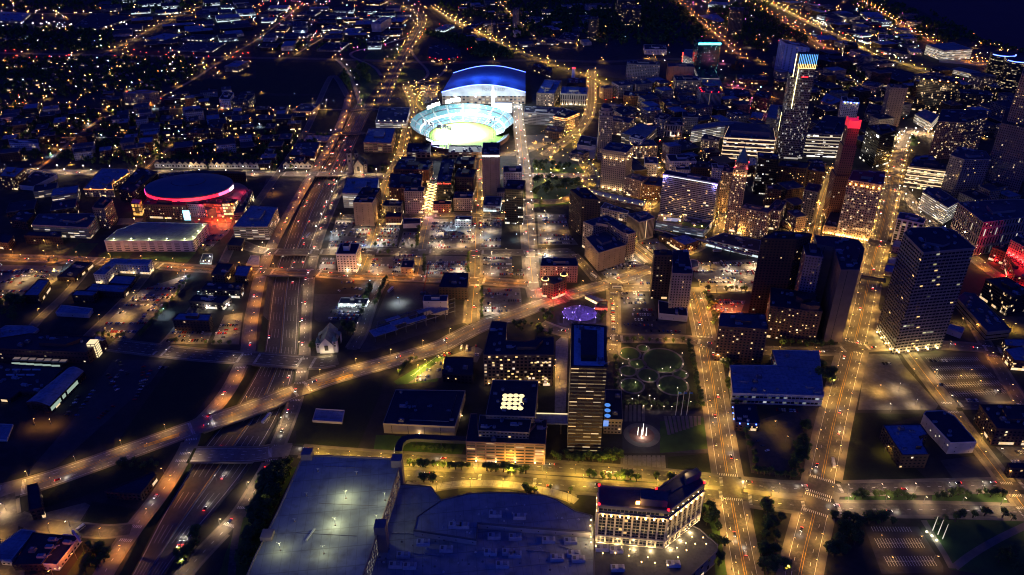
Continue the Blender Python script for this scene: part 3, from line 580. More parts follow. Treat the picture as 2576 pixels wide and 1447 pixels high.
# ------------------------------------------------------------------ lots, lawns, plazas
AREAS = [  # name, material, outline
 ('parking_lot', 'lot', 'e:0,790 470,800 440,900 160,1080 0,1040'), ('parking_lot', 'lot', 'e:1060,980 1420,860 1390,960 1040,1290 980,1360 720,1320 730,1290'),
 ('parking_lot', 'lot', 'e:1290,1290 1600,1300 1560,1385 1250,1385'), ('parking_lot', 'lot', 'e:1690,1170 1830,1150 1800,1390 1590,1390'),
 ('parking_lot', 'lotdark', 'P:285,905 420,905 380,960 140,1175 60,1200 180,1060'), ('lawn', 'grass', 'P:435,910 585,908 480,1060 290,1120'),
 ('parking_lot', 'lot', 'f:600,455 745,460 690,575 830,580 830,690 530,690'), ('parking_lot', 'lot', 'f:740,500 880,505 860,570 710,570'),
 ('parking_lot', 'lot', 'f:950,465 1090,470 1060,660 900,655'), ('parking_lot', 'lot', 'f:1110,540 1215,545 1200,665 1070,660'),
 ('parking_lot', 'lot', 'f:1320,445 1450,445 1450,590 1300,590'), ('parking_lot', 'lot', 'f:1460,450 1650,450 1655,660 1290,672 1300,600 1455,600'),
 ('parking_lot', 'lot', 'f:1700,440 1860,445 1840,665 1700,665'), ('parking_lot', 'lot', 'f:490,735 600,740 600,840 470,830'),
 ('parking_lot', 'lot', 'f:870,730 1040,730 1030,860 840,850'), ('parking_lot', 'lot', 'f:1050,715 1215,715 1200,860 1030,855'),
 ('parking_lot', 'lot', 'f:1290,720 1590,725 1585,870 1270,865'), ('parking_lot', 'lot', 'f:1700,725 1929,725 1929,880 1700,880'),
 ('parking_lot', 'lotdark', 'f:600,900 860,905 820,1010 440,1010 440,1200 470,1220 740,1210 800,1100 830,1040 850,950'),
 ('parking_lot', 'lot', 'f:1700,960 1990,965 2010,1120 1700,1180'), ('building_site', 'dirt', 'f:1010,920 1380,940 1370,1000 1250,1130 900,1190 980,1000'),
 ('building_site', 'lotdark', 'f:900,1190 1500,1090 1600,1100 1590,1220 1200,1330 850,1447 780,1447'),
 ('parking_lot', 'lot', 'g:190,400 400,410 440,560 500,640 200,640'), ('parking_lot', 'lot', 'g:190,700 440,705 480,740 200,740'),
 ('parking_lot', 'lot', 'g:670,850 920,740 1000,790 720,900'), ('parking_lot', 'lotdark', 'g:800,1000 1050,1000 1100,1200 1310,1230 1310,1310 810,1310'),
 ('parking_lot', 'lot', 'g:920,880 1050,850 1050,950 860,920'), ('parking_lot', 'lot', 'g:1370,780 1880,740 1820,990 1450,960 1370,880'),
 ('parking_lot', 'lot', 'g:1500,1050 1760,1060 1700,1210 1540,1200'), ('parking_lot', 'lot', 'g:940,610 1090,590 1200,690 1060,700'),
 ('lawn', 'lawn', 'e:600,625 740,630 640,740 490,730'), ('lawn', 'lawn', 'e:790,690 1000,700 960,745 730,740'), ('lawn', 'lawn', 'e:1080,690 1480,695 1410,775 1060,750'),
 ('plaza', 'walk', 'e:900,440 1080,440 1060,480 880,490'), ('parking_lot', 'lot', 'e:1560,480 1740,475 1720,550 1560,690 1500,660'),
 ('parking_lot', 'lotdark', 'f:80,140 420,150 340,300 180,480 60,440 20,300'), ('plaza', 'paver', 'e:1440,430 1780,405 1740,470 1560,470 1440,480'),
 ('lawn', 'lawn', 'P:990,960 1100,895 1130,905 1100,960 1000,968'), ('lawn', 'grass', 'P:745,1040 800,965 965,950 960,985 900,1128 745,1118'), ('lawn', 'lawn', 'P:965,1095 1175,1110 1160,1145 950,1138'),
 ('parking_lot', 'lot', 'P:1025,965 1110,905 1195,870 1215,880 1200,912 1135,905 1110,950'), ('plaza', 'deck', 'P:1398,860 1415,845 1430,845 1422,1060 1395,1060'),
 ('park', 'grass', 'P:1555,862 1735,862 1775,1030 1560,1030'), ('plaza', 'lotdark', 'P:1565,1035 1770,1035 1785,1140 1566,1140'), ('plaza', 'walk', 'P:1562,1147 1670,1150 1672,1185 1560,1182'),
 ('lawn', 'lawn', 'P:1660,1140 1660,1060 1772,1050 1788,1128'), ('lawn', 'grass', 'P:1680,1150 1788,1140 1795,1200 1680,1192'),
 ('parking_lot', 'dirt', 'P:1870,1070 2060,1010 2030,1200 1890,1190'), ('parking_lot', 'lotdark', 'P:1975,880 2060,880 2060,900'),
 ('vacant_lot', 'lot', 'l:625,45 820,50 860,120 1080,370 1060,400 570,400'), ('parking_lot', 'lotdark', 'l:910,50 1290,40 1440,30 1630,290 1621,355 1165,360'),
 ('vacant_lot', 'grass', 'l:540,420 980,430 740,500 860,700 1030,860 450,865'), ('parking_lot', 'lotdark', 'l:1090,720 1330,690 1460,840 1180,850'),
 ('parking_lot', 'lotdark', 'l:610,1140 950,1140 1110,1390 1110,1430 720,1440'), ('lawn', 'lawn', 'l:1000,1100 1700,1090 1700,1500 1150,1410'),
 ('parking_lot', 'lot', 'l:1440,635 1700,630 1700,760 1560,745'),
 ('lawn', 'lawn', 'j:760,560 880,560 880,690 740,680'), ('verge', 'lawn', 'P:1020,1170 1180,1178 1180,1192 1020,1182'), ('verge', 'lawn', 'P:1215,1185 1325,1192 1325,1204 1210,1196'),
 ('verge', 'lawn', 'P:1425,1207 1600,1209 1605,1220 1425,1215'), ('verge', 'lawn', 'P:1630,1213 1760,1222 1750,1232 1630,1228'),
 ('verge', 'lawn', 'P:1765,1265 1815,1280 1845,1447 1800,1447 1790,1330'), ('verge', 'grass', 'P:1895,1250 1990,1262 1960,1300 1925,1447 1900,1447'),
 ('verge', 'grass', 'P:1895,1237 2005,1243 2003,1258 1900,1250'), ('verge', 'lawn', 'P:2125,1243 2300,1243 2300,1262 2125,1262'), ('verge', 'lawn', 'P:2345,1242 2530,1240 2535,1268 2345,1264'),
 ('lawn', 'lawn', 'g:150,20 480,30 560,90 560,110 170,105'), ('lawn', 'lawn', 'g:170,140 480,140 510,190 430,330 170,360 150,300'), ('plaza', 'lot', 'c:100,1020 330,1010 290,1080 130,1150'),
 ('field', 'grass', 'b:0,470 600,470 640,520 560,660 470,710 0,700 0,560'), ('field', 'grass', 'b:0,725 430,720 400,810 0,810'), ('field', 'grass', 'a:1400,600 1929,590 1929,700 1300,710'),
 ('field', 'grass', 'b:460,830 640,835 560,990 400,990'), ('verge', 'lawn', 'b:700,520 880,500 940,600 800,800 760,790 790,640'), ('verge', 'lawn', 'b:850,400 1120,340 1060,450 800,450'),
 ('verge', 'lawn', 'b:1100,500 1260,530 1290,590 1000,640'), ('vacant_lot', 'lotdark', 'c:500,500 860,490 860,600 640,570'), ('verge', 'lawn', 'b:950,700 1080,640 1000,720'),
 ('parking_lot', 'lot', 'b:1230,650 1370,620 1370,750 1260,790'), ('parking_lot', 'lot', 'c:840,840 1100,840 1090,900 850,900'), ('plaza', 'lawn', 'd:1040,1020 1125,1015 1130,1100 1030,1095'),
 ('plaza', 'bridge', 'd:985,965 1210,960 1215,1020 1130,1015 1040,1015 980,1050'), ('parking_lot', 'deck', 'd:1290,440 1700,480 1640,500 1290,470'), ('parking_lot', 'deck', 'd:330,160 520,190 520,205 380,190'),
 ('verge', 'grass', 'i:870,560 1340,470 1350,500 1200,600 1180,660 800,800 330,940 310,820'), ('lawn', 'grass', 'i:690,890 1030,950 920,1110 610,1090'), ('plaza', 'lot', 'i:330,980 640,900 680,920 580,1080 420,1090'),
 ('verge', 'lawn', 'i:640,1250 870,1230 700,1447 500,1447'), ('verge', 'lawn', 'i:1770,1100 1929,900 1929,1447 1650,1447 1700,1280'), ('verge', 'lawn', 'j:60,800 260,760 60,1150 -20,1400 -60,1447 0,1100'),
 ('building_site', 'dirt', 'h:1640,1180 1929,1180 1929,1320 1860,1310'), ('plaza', 'walk', 'h:800,1080 860,1150 960,1290 1060,1380 750,1390'),
]
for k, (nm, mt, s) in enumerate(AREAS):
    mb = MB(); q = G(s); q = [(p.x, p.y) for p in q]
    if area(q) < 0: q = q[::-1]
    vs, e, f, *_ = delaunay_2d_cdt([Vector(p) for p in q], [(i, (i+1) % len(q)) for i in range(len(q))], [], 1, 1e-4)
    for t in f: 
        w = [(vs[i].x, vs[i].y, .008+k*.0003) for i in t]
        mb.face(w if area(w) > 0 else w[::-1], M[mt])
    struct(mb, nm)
# river
mb = MB(); q = G('P:2190,-60 2242,0 2300,22 2326,32 2383,62 2433,88 2500,115 2576,138 2700,180 2900,260'); q = [(p.x, p.y) for p in q]
q = q+[(26000, q[-1][1]), (26000, 34000), (6000, 34000), (1900, 9000)]
vs, e, f, *_ = delaunay_2d_cdt([Vector(p) for p in q], [(i, (i+1) % len(q)) for i in range(len(q))], [], 1, 1e-4)
for t in f:
    w = [(vs[i].x, vs[i].y, .25) for i in t]; mb.face(w if area(w) > 0 else w[::-1], M['water'])
struct(mb, 'river')
STY.update({
 'bluelit_white': ((.22, .34, .62), dict(lit=.02, pu=14, pv=4, fu=.3, fv=.4, shop=0)),  # blue light on the white wall is put into its colour
 'blank2': ((.13, .1, .1), dict(lit=0, pu=16, pv=5, fu=.04, fv=.9, shop=0)), 'blank3': ((.38, .31, .23), dict(lit=0, pu=16, pv=5, fu=.03, fv=.9, shop=0)),
 'fed': ((.2, .17, .18), dict(lit=.02, pu=4.6, pv=4., fu=.8, fv=.5, lc=(1, .85, .35), ls=.5, rowlit=.02, shop=0)), 'greystrip': ((.5, .48, .5), dict(lit=.1, pu=7, pv=3.6, fu=.62, fv=.86, ls=.5)),
 'court': ((.3, .24, .22), dict(lit=.08, pu=5, pv=14, fu=.4, fv=.75, lc=WH, ls=.7, shop=0)), 'band2': ((.14, .13, .14), dict(lit=0, pu=9, pv=5, fu=.98, fv=.3, shop=.1)),
 'store2': ((.4, .42, .45), dict(lit=.25, pu=4, pv=6, fu=.85, fv=.4, lc=(.9, .95, 1), ls=.4, shop=0)), 'wcb': ((.06, .036, .024), dict(lit=.42, pu=7.2, pv=4.1, fu=.95, fv=.26, lc=(1, .6, .22), ls=.9, rowlit=.35, shop=0, glow=.08)),
 'tan2': ((.3, .24, .18), dict(lit=.12, pu=3.4, pv=4, fu=.6, fv=.4, shop=0)), 'utb': ((.15, .09, .06), dict(lit=.16, pu=4.2, pv=4.2, fu=.6, fv=.55, lc=(1, .62, .3), ls=1.3)),
 'white2': ((.42, .42, .42), dict(lit=.05, pu=4, pv=4, fu=.5, fv=.4, shop=0)), 'brickwin': ((.1, .035, .03), dict(lit=.04, pu=4, pv=5, fu=.5, fv=.3, shop=0)),
 'tanlit': ((.22, .15, .12), dict(lit=.12, pu=3.6, pv=3.4, fu=.5, fv=.5, ls=1.2)), 'motel': ((.45, .45, .45), dict(lit=.08, pu=4, pv=3.5, fu=.35, fv=.5)),
 'rowlit': ((.06, .045, .04), dict(lit=.12, pu=4, pv=4, fu=.55, fv=.5, lc=WH, ls=1.2)), 'garagew': ((.5, .47, .45), dict(lit=.05, pu=12, pv=3.4, fu=.6, fv=.35, lc=WH, ls=.3, shop=0)),
 'sky': ((.2, .17, .16), dict(lit=.2, pu=2.6, pv=4.2, fu=.7, fv=.6, lc=(1, .85, .65), ls=.55, rowlit=.12, shop=.8)), 'stott': ((.2, .08, .06), dict(lit=.03, pu=3, pv=3.6, fu=.4, fv=.5)),
 'rencen': ((.012, .014, .018), dict(lit=.18, pu=4, pv=3.8, fu=.9, fv=.5, lc=(1, .66, .28), ls=.7, rowlit=.15, shop=0)), 'spire': ((.2, .15, .15), dict(lit=.05, pu=3.2, pv=3.8, fu=.5, fv=.55, ls=1.0)),
 'gate': ((.22, .15, .11), dict(lit=.5, pu=9, pv=7, fu=.6, fv=.6, lc=(1, .75, .4), ls=.7)), 'mgm': ((.2, .17, .15), dict(lit=.07, pu=3.3, pv=3.3, fu=.85, fv=.7, lc=(1, .6, .2), ls=1.2, shop=0)),
 'podium': ((.3, .26, .2), dict(lit=.0, pu=10, pv=9, fu=.3, fv=.5, shop=.3)), 'garagetan': ((.38, .31, .24), dict(lit=.9, pu=5, pv=3.4, fu=.6, fv=.35, lc=(1, .8, .45), ls=.28, shop=0)),
 'orangeglow': ((.2, .12, .06), dict(lit=1, pu=5, pv=7, fu=.7, fv=.75, lc=(1, .42, .06), ls=1.6, shop=1)), 'redglow': ((.2, .06, .05), dict(lit=.9, pu=4, pv=6, fu=.7, fv=.6, lc=(1, .12, .04), ls=1.6, shop=1)),
 'goldglow': ((.2, .12, .06), dict(lit=.95, pu=4, pv=5, fu=.85, fv=.75, lc=(1, .6, .2), ls=2., shop=1)),
})
M['e_glow'] = emit('skylight_glow', (1, .78, .36), 1.5); M['e_blueglow'] = emit('skylight_blue', (.1, .35, 1), .6); M['e_skyblue'] = emit('led_sky_blue', (.12, .42, 1), 1.8); M['e_ylw2'] = emit('led_line_yellow', (1, .85, .35), 4.5)
M['e_blue2'] = emit('led_edge_blue', (.08, .14, 1), 6); M['e_red3'] = emit('ring_red', (1, .01, .03), 2.); M['e_pinkw'] = emit('ring_pink_white', (1, .12, .3), 2); M['e_violet2'] = emit('ring_violet', (.75, .6, 1), 3.5)
M['e_screen2'] = emit('pylon_white', (.85, .95, 1), 9); M['e_softw2'] = emit('screen_cyan', (.3, .8, 1), 2.2); M['e_fieldgreen'] = emit('outfield_screen', (.45, 1, .2), 2.5); M['e_crowd'] = emit('tiny_lights', (.6, .4, 1), 1.5)
M['e_spike'] = emit('spike_white', (1, .9, .75), 2.5); M['e_spikedim'] = emit('uplit_mast', (1, .85, .6), .35)
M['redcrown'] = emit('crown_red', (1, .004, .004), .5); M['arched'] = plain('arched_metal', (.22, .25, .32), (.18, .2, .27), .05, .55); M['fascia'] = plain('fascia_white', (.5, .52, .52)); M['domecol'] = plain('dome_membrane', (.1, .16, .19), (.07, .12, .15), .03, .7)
M['skirt'] = plain('skirt_bronze', (.2, .14, .11), (.13, .09, .075), .4, .6, .9); M['finwhite'] = plain('fin_stone', (.6, .52, .38)); M['metalw'] = plain('metal_white', (.5, .52, .54), (.38, .4, .43), .4)
M['roof_big'] = plain('roof_membrane_big', (.26, .29, .34), (.2, .225, .27), .035, .8, .12, (.17, .185, .22)); M['stone2'] = plain('garage_stone', (.26, .2, .19)); M['rink'] = plain('violet_lit_ice', (.25, .2, .35), (.16, .13, .25), .2)  # rink ice carries the violet lamplight in its own colour
M['aisle'] = plain('aisle_pale', (.4, .45, .42)); M['bluepaintm'] = plain('flag_blue', (.02, .08, .3)); M['steelb'] = plain('frame_steel', (.12, .13, .16)); M['craneb'] = plain('crane_red', (.35, .06, .03)); M['e_carcool'] = emit('x', (1, 1, 1), 0)

M['e_dimwarm'] = emit('glow_dim_warm', (1, .7, .4), .12); M['e_dimcool'] = emit('glow_dim_cool', (.75, 1, .75), .3)

def seams(m, sx, sy, rot=0., dark=.6):
    """rolled-membrane seams on a big roof"""
    nt = m.node_tree; b = next(n for n in nt.nodes if n.type == 'BSDF_PRINCIPLED'); src = b.inputs['Base Color'].links[0].from_socket
    g = nt.nodes.new('ShaderNodeNewGeometry'); mp = nt.nodes.new('ShaderNodeMapping'); mp.inputs['Rotation'].default_value[2] = rot; nt.links.new(g.outputs['Position'], mp.inputs[0])
    s = nt.nodes.new('ShaderNodeSeparateXYZ'); nt.links.new(mp.outputs[0], s.inputs[0])
    a = math_n(nt, 'LESS_THAN', math_n(nt, 'FRACT', math_n(nt, 'DIVIDE', s.outputs[0], sx)), .05); c = math_n(nt, 'LESS_THAN', math_n(nt, 'FRACT', math_n(nt, 'DIVIDE', s.outputs[1], sy)), .05)
    f = math_n(nt, 'MAXIMUM', a, c); st = ramp_n(nt, noise_n(nt, .09, 8, 'Geo'), .56, .75); d = mix_n(nt, st, src, (.15, .155, .17))
    nt.links.new(mix_n(nt, math_n(nt, 'MULTIPLY', f, dark), d, (.06, .065, .075)), b.inputs['Base Color'])
seams(M['roof_big'], 7., 19., -.12, .35); seams(M['deck'], 9., 16., .2, .45); seams(M['lot'], 6., 11., .3, .25); seams(M['roof_blue'], 5., 15., .1, .35)

M['e_softo'] = emit('band_glow', (1, .66, .34), .95); M['e_dimw2'] = emit('band_dim', (1, .82, .52), .42); M['e_orange2'] = emit('eave_orange', (1, .36, .06), 1.6)
# ------------------------------------------------------------------ buildings
UNIT = []
def mk_unit(k):
    mb = MB()
    if k == 0: mb.box((0, 0, 0), (4, 2.4, 1.6), M['metal']); mb.cone((-1, 0), .8, .8, 1.6, 1.9, M['pole'], 8); mb.cone((1, 0), .8, .8, 1.6, 1.9, M['pole'], 8)
    elif k == 1: mb.box((0, 0, 0), (6, 3, 2.4), M['metal']); mb.box((4, 0, 0), (2, 2, 1.2), M['metal']); mb.bar((3, 0, .8), (7, 2, .8), .7, M['metal'])
    elif k == 2: mb.cone((0, 0), 1.5, 1.5, 0, 2.2, M['metal'], 10); mb.cone((0, 0), 1.1, 1.1, 2.2, 2.6, M['pole'], 10)
    else: mb.box((0, 0, 0), (5, 4, 3), M['parapet']); mb.box((0, 0, 3), (2, 2, .8), M['metal'])
    return mb.mesh('roof_unit')
UNIT = [mk_unit(k) for k in range(4)]
PANE = {}
def pane_mesh(w, h, mat):
    key = (w, h, mat)
    if key not in PANE:
        mb = MB(); a, b = w/2, h/2
        mb.face([(-a, -.12, -b), (a, -.12, -b), (a, -.12, b), (-a, -.12, b)], M[mat])
        for q in (((-a, 0, -b), (-a, -.12, -b), (-a, -.12, b), (-a, 0, b)), ((a, -.12, -b), (a, 0, -b), (a, 0, b), (a, -.12, b)),
                  ((-a, 0, b), (-a, -.12, b), (a, -.12, b), (a, 0, b)), ((-a, -.12, -b), (-a, 0, -b), (a, 0, -b), (a, -.12, -b))): mb.face(q, M['parapet'])
        PANE[key] = mb.mesh('window')
    return PANE[key]
BLD = []
def shape(s, h, square=True):
    q = [gp(p, h).to_2d() for p in pts(s)]
    if len(q) == 3:
        a, b, c = q; u = (b-a).normalized(); n = Vector((-u.y, u.x)); k = (c-b)
        if square and abs(k.dot(u)) < .55*abs(k.dot(n)): k = n*k.dot(n)
        q = [a, b, b+k, a+k]
    q = [(p.x, p.y) for p in q]
    return q if area(q) > 0 else q[::-1]
def BL(s, d, label, style, roof='dark', n=2, name='office_building', cat='building', H=None, square=True, panes=0, pw=(1.5, 1.3), pm='e_win', box=None, group=None, parapet=.9, floors=0):
    P0 = pts(s)[0]; k = TILES[s[0]][2]
    h = H if H else solve_h(P0, d*k)
    q = shape(s, h, square); cx = sum(p[0] for p in q)/len(q); cy = sum(p[1] for p in q)/len(q)
    root = empty(name, (cx, cy, 0)); tag(root, label, cat, group)
    L = [(p[0]-cx, p[1]-cy) for p in q]
    st = fmat(style)
    mb = MB(); mb.prism(L, -.3, h, st); mb.obj('wall', root)
    rf = MB(); rm = M['deck'] if roof == 'deck' else M['roof_'+roof]
    rf.face([(p[0], p[1], h+.02) for p in offset(L, .0)], rm)
    o1 = offset(L, .18); i1 = offset(L, -.35); wc = M.get('pp_'+style)
    if not wc:
        c = STY[style][0]; wc = M['pp_'+style] = plain('parapet_'+style, tuple(min(.6, v*1.1+.01) for v in c))
    m = len(o1)
    LL = L if area(L) > 0 else L[::-1]
    for i in range(m):
        j = (i+1) % m
        rf.face([(*o1[i], h-.8), (*o1[j], h-.8), (*o1[j], h+parapet), (*o1[i], h+parapet)], wc)
        rf.face([(*o1[i], h+parapet), (*o1[j], h+parapet), (*i1[j], h+parapet), (*i1[i], h+parapet)], wc)
        rf.face([(*i1[j], h), (*i1[i], h), (*i1[i], h+parapet), (*i1[j], h+parapet)], wc)
        rf.face([(*LL[i], h-.8), (*LL[j], h-.8), (*o1[j], h-.8), (*o1[i], h-.8)], wc)
    rf.obj('roof', root)
    e0 = Vector((L[1][0]-L[0][0], L[1][1]-L[0][1])); ang = math.atan2(e0.y, e0.x)
    A = abs(area(L)); rr = random.Random(int(cx*7+cy*3))
    if box is None and A > 250 and h > 14 and roof != 'deck': box = [(.5, .5, .35, .4, 4.)]
    xs = [p[0] for p in L]; ys = [p[1] for p in L]
    def rnd_in(mg):
        for _ in range(30):
            x, y = rr.uniform(min(xs), max(xs)), rr.uniform(min(ys), max(ys))
            if in_poly(x, y, offset(L, -mg)): return x, y
        return None
    for (fu, fv, wu, wv, bh) in (box or []):
        if len(L) >= 4:
            c = [Vector(p) for p in L[:4]]
            def at(u, v): return (c[0].lerp(c[1], u)).lerp(c[3].lerp(c[2], u), v)
            qq = [at(fu-wu/2, fv-wv/2), at(fu+wu/2, fv-wv/2), at(fu+wu/2, fv+wv/2), at(fu-wu/2, fv+wv/2)]
            pb = MB(); pb.prism([(p.x, p.y) for p in qq], h, h+bh, wc, rm); pb.obj('penthouse', root)
    if roof != 'deck' and A > 700: n += min(9, int(A/320))
    for i in range(n):
        p = rnd_in(3.)
        if p: inst('roof_unit', UNIT[rr.randrange(4)], root, (p[0], p[1], h+.03), ang, (1., 1., 1.))
    if panes:
        ww = []
        for i in range(len(q)):
            a, b = Vector(LL[i]), Vector(LL[(i+1) % m]); d = b-a; nrm = Vector((d.y, -d.x)).normalized()
            if nrm.dot(Vector((-cx, -cy)).normalized()) > .12 and d.length > 5: ww.append((a, b, nrm, d.length))
        tot = sum(w[3] for w in ww); pu, pv = 4., 3.6
        used = set()
        for i in range(panes):
            if not ww: break
            r = rr.uniform(0, tot); 
            for w in ww:
                if r < w[3]: break
                r -= w[3]
            cu = max(1, int(w[3]/pu)); u = (rr.randrange(cu)+.5)/cu; v = (rr.randrange(1, max(2, int(h/pv)))+.55)*pv
            if (w[0].x, u, v) in used or v > h-2: continue
            used.add((w[0].x, u, v)); p = w[0].lerp(w[1], u)
            inst('window', pane_mesh(pw[0], pw[1], pm), root, (p.x, p.y, v), math.atan2((w[1]-w[0]).y, (w[1]-w[0]).x))
    BLD.append((root, q, h))
    return root, L, h, ang
def T(s, d, label, style, roof='dark', n=1, **k): k.setdefault('name', 'tower'); k.setdefault('cat', 'tower'); return BL(s, d, label, style, roof, n, **k)
def GA(s, d, label, style='garage', roof='deck', n=0, **k): k.setdefault('name', 'parking_garage'); k.setdefault('cat', 'parking garage'); return BL(s, d, label, style, roof, n, **k)
# --- beside and behind the sunken freeway (office blocks, garages)
BL('f:603,712 752,712 785,632', 133, 'white nine-storey office block with rows of small dark square windows', 'white', 'dark', 1, box=[(.45, .5, .3, .35, 7)], panes=3, cat='office block')
BL('f:470,915 550,920 583,862', 40, 'small bright blue flat-roofed shed at the freeway edge', 'bluepaintb', 'dark', 0, name='shed', cat='shed') if False else None
BL('f:1377,962 1592,967 1600,857 1420,852', 88, 'windowless dark brick block with a faded mural on its front', 'blankbrick' if False else 'brickdark', 'dark', 2, square=False)
BL('f:1258,1068 1440,1068 1428,1022', 100, 'ragged pale shell of a part-demolished building beside the steel frames', 'whiteblank', 'mid', 0, name='ruined_building')
BL('f:620,1085 832,1090 838,1045', 22, 'low white-lit shop standing amid rows of parked cars', 'store', 'dark', 2, name='store', cat='shop')
BL('f:730,322 876,326 886,274', 172, 'tall tan slab with a blank wall and one column of slits', 'blank', 'dark', 1, cat='office block')
BL('f:768,262 905,268 915,215', 170, 'brick block rising just behind the tall tan blank slab', 'brick', 'dark', 1, cat='office block')
GA('f:650,252 900,262 925,140 690,140', 108, 'white parking garage with a bare pale deck beside the tan blank slab', 'garagelit', 'pale', square=False)
BL('f:1000,212 1242,216 1253,108 1012,105', 98, 'broad dark-roofed red brick theatre building behind the stone office block', 'brickred', 'dark', 2, square=False, name='theatre_building', panes=6)
BL('f:1035,70 1300,78 1302,12', 95, 'taller rear brick wing with a notched roof in front of the stadium', 'brickred', 'dark', 2, panes=6)
BL('f:1115,238 1262,240 1257,205', 165, 'ten-storey carved stone office block beside the golden lattice of lights', 'lime', 'dark', 1, panes=5, cat='office block')
BL('f:952,347 1090,350 1082,310', 85, 'dark loft building with big grid windows above a car park', 'greydark', 'dark', 1, panes=2)
BL('f:975,432 1090,432 1088,400', 60, 'low red brick block in front of the grid-windowed loft', 'brickred', 'dark', 0)
BL('f:1108,486 1236,482 1242,442', 30, 'small weathered pale building between two car parks', 'whiteblank', 'dark', 0)
BL('f:1363,166 1466,166 1480,-5', 155, 'dark glass headquarters block with a red lit name sign', 'glassdark', 'mid', 5, cat='office block', panes=0)
BL('f:1335,337 1465,337 1461,312', 62, 'deep red low brick building below the glass headquarters', 'brickred', 'dark', 0)
BL('f:1488,290 1628,292 1630,245', 92, 'beige stone building with carved front facing the car parks', 'lime', 'dark', 1, panes=3)
BL('f:1495,130 1640,134 1642,72', 130, 'brown block with a blank wall behind the carved beige building', 'brick', 'dark', 1)
BL('b:1497,1237 1640,1240 1648,1186', 130, 'brown twin-winged hotel block beside the ballpark gate', 'brick', 'dark', 1)
BL('f:1498,453 1621,455 1616,427', 48, 'old white three-storey house standing alone among parked cars', 'white', 'dark', 1, name='house', cat='house', panes=2)
T('b:1702,1166 1834,1166 1836,1078', 318, 'tall narrow tan tower with a white sign in front of the ballpark', 'blank', 'dark', 2, panes=0, box=[(.6, .6, .5, .4, 5)])
BL('f:1712,346 1838,350 1840,280', 45, 'two-storey white shop front at the foot of the narrow tan tower', 'store', 'mid', 1, name='store', cat='shop')
BL('P:1266,434 1313,434 1311,419', 42, 'white arched-window block next to the narrow tan tower', 'white', 'dark', 0, panes=2)
T('P:1270,476 1316,478 1315,455', 88, 'nearly black tall slab at the corner of the wide pale street', 'black', 'dark', 0, panes=2)
BL('f:1090,812 1180,813 1181,762', 44, 'tiny tan building with one lit corner in the middle car park', 'tan', 'dark', 1, name='store', cat='shop', panes=2)
GA('b:808,1076 1020,1080 1050,968 848,970', 72, 'brick parking garage with a wide pale deck beside the freeway', 'garagebrick', 'pale', square=False)
GA('b:900,922 1132,925 1160,812 930,808', 42, 'long parking garage with rows of lamps on its deck by the ballpark', 'garagelit', 'roofpale' if False else 'mid', square=False)
BL('b:275,838 420,842 446,785', 28, 'tan four-storey apartment block glowing at its base near open fields', 'tan', 'mid', 1, panes=2)
BL('b:250,1168 440,1182 482,1072 310,1075', 30, 'L-shaped low brick centre with dark roofs beside the freeway road', 'brickred', 'mid', 2, square=False)
BL('b:355,1062 535,1064 545,1022', 10, 'flat pale-roofed lit pavilion beside the freeway service road', 'tan', 'pale', 1)
BL('b:868,180 938,182 940,128', 60, 'windowless tall white block among far low warehouses', 'whiteblank', 'pale', 0)
BL('b:1290,432 1420,455 1548,428 1540,380 1400,330 1300,350', 30, 'brick casino-like block with red lit edges by the interchange', 'brick', 'dark', 2, square=False, name='casino_building', panes=5)
# --- theatre block and towers in the middle
BL('g:437,226 527,292 665,306 560,212', 270, 'tall dark brick slab with a lit column of stair windows', 'brickdark', 'dark', 1, square=False, cat='tower', panes=3)
BL('g:553,588 655,703 862,642 700,540', 134, 'blank-walled tan theatre hall wrapped by taller wings', 'blank', 'mid', 1, square=False, name='theatre', cat='theatre')
BL('g:537,468 610,500 715,470 830,548 878,562 936,548 860,498 715,418', 190, 'L-shaped brick wings wrapping behind the blank-walled theatre hall', 'lime', 'mid', 3, square=False, panes=2)
BL('g:960,472 1078,436 1000,388 868,412', 148, 'square block with thin white vertical fins on one side', 'greyrib', 'mid', 1, square=False, cat='office block')
BL('g:868,408 880,388 700,322 668,362', 62, 'long low white loft building bending behind the finned block', 'white', 'mid', 1, square=False, panes=5)
GA('g:560,215 780,262 1020,318 985,352 760,300 600,256', 40, 'curved blue-roofed garage with lamps along its edge near the park', 'garagebrick', 'blue', square=False)
T('g:1140,107 1550,178 1575,150', 303, 'wide concrete hotel slab with balconies and a lit cornice line', 'balcony', 'dark', 1, panes=27, pw=(2.4, 1.5), box=[(.55, .5, .25, .5, 4)], cat='hotel', name='hotel_slab')
GA('g:1085,465 1450,530 1510,465 1118,400', 52, 'lit parking podium carrying a pool and roof garden', 'garagecool', 'dark', square=False)
BL('g:1195,587 1300,646 1405,612 1308,562', 62, 'small orange-lit brick building by the curving elevated track', 'bricklit', 'blue', 1, square=False, panes=3)
BL('g:1110,572 1190,602 1212,572 1150,550', 38, 'small black-walled shed behind the orange-lit brick building', 'brickdark', 'dark', 0, square=False)
BL('g:1465,602 1860,692 1875,610 1590,553', 48, 'long dark-roofed white bus terminal beside the big forecourt', 'store', 'dark', 3, square=False, name='bus_terminal', cat='bus terminal', panes=8, pm='e_winw')
T('g:1208,857 1362,862 1326,684 1212,682', 300, 'pale-fronted apartment tower beside the dark car park', 'purple', 'dark', 1, square=False, panes=2, cat='apartment tower')
T('g:1075,718 1212,722 1212,686', 330, 'darker brown twin tower joined behind the pale-fronted one', 'brickdark', 'dark', 1, panes=5, cat='apartment tower')
BL('g:1105,1062 1108,1160 1325,1180 1310,1100', 40, 'white low podium at the foot of the two apartment towers', 'whiteblank', 'dark', 1, square=False)
BL('g:1345,750 1355,815 1408,805 1400,760', 25, 'little pale kiosk building behind the apartment towers', 'whiteblank', 'mid', 0, square=False)
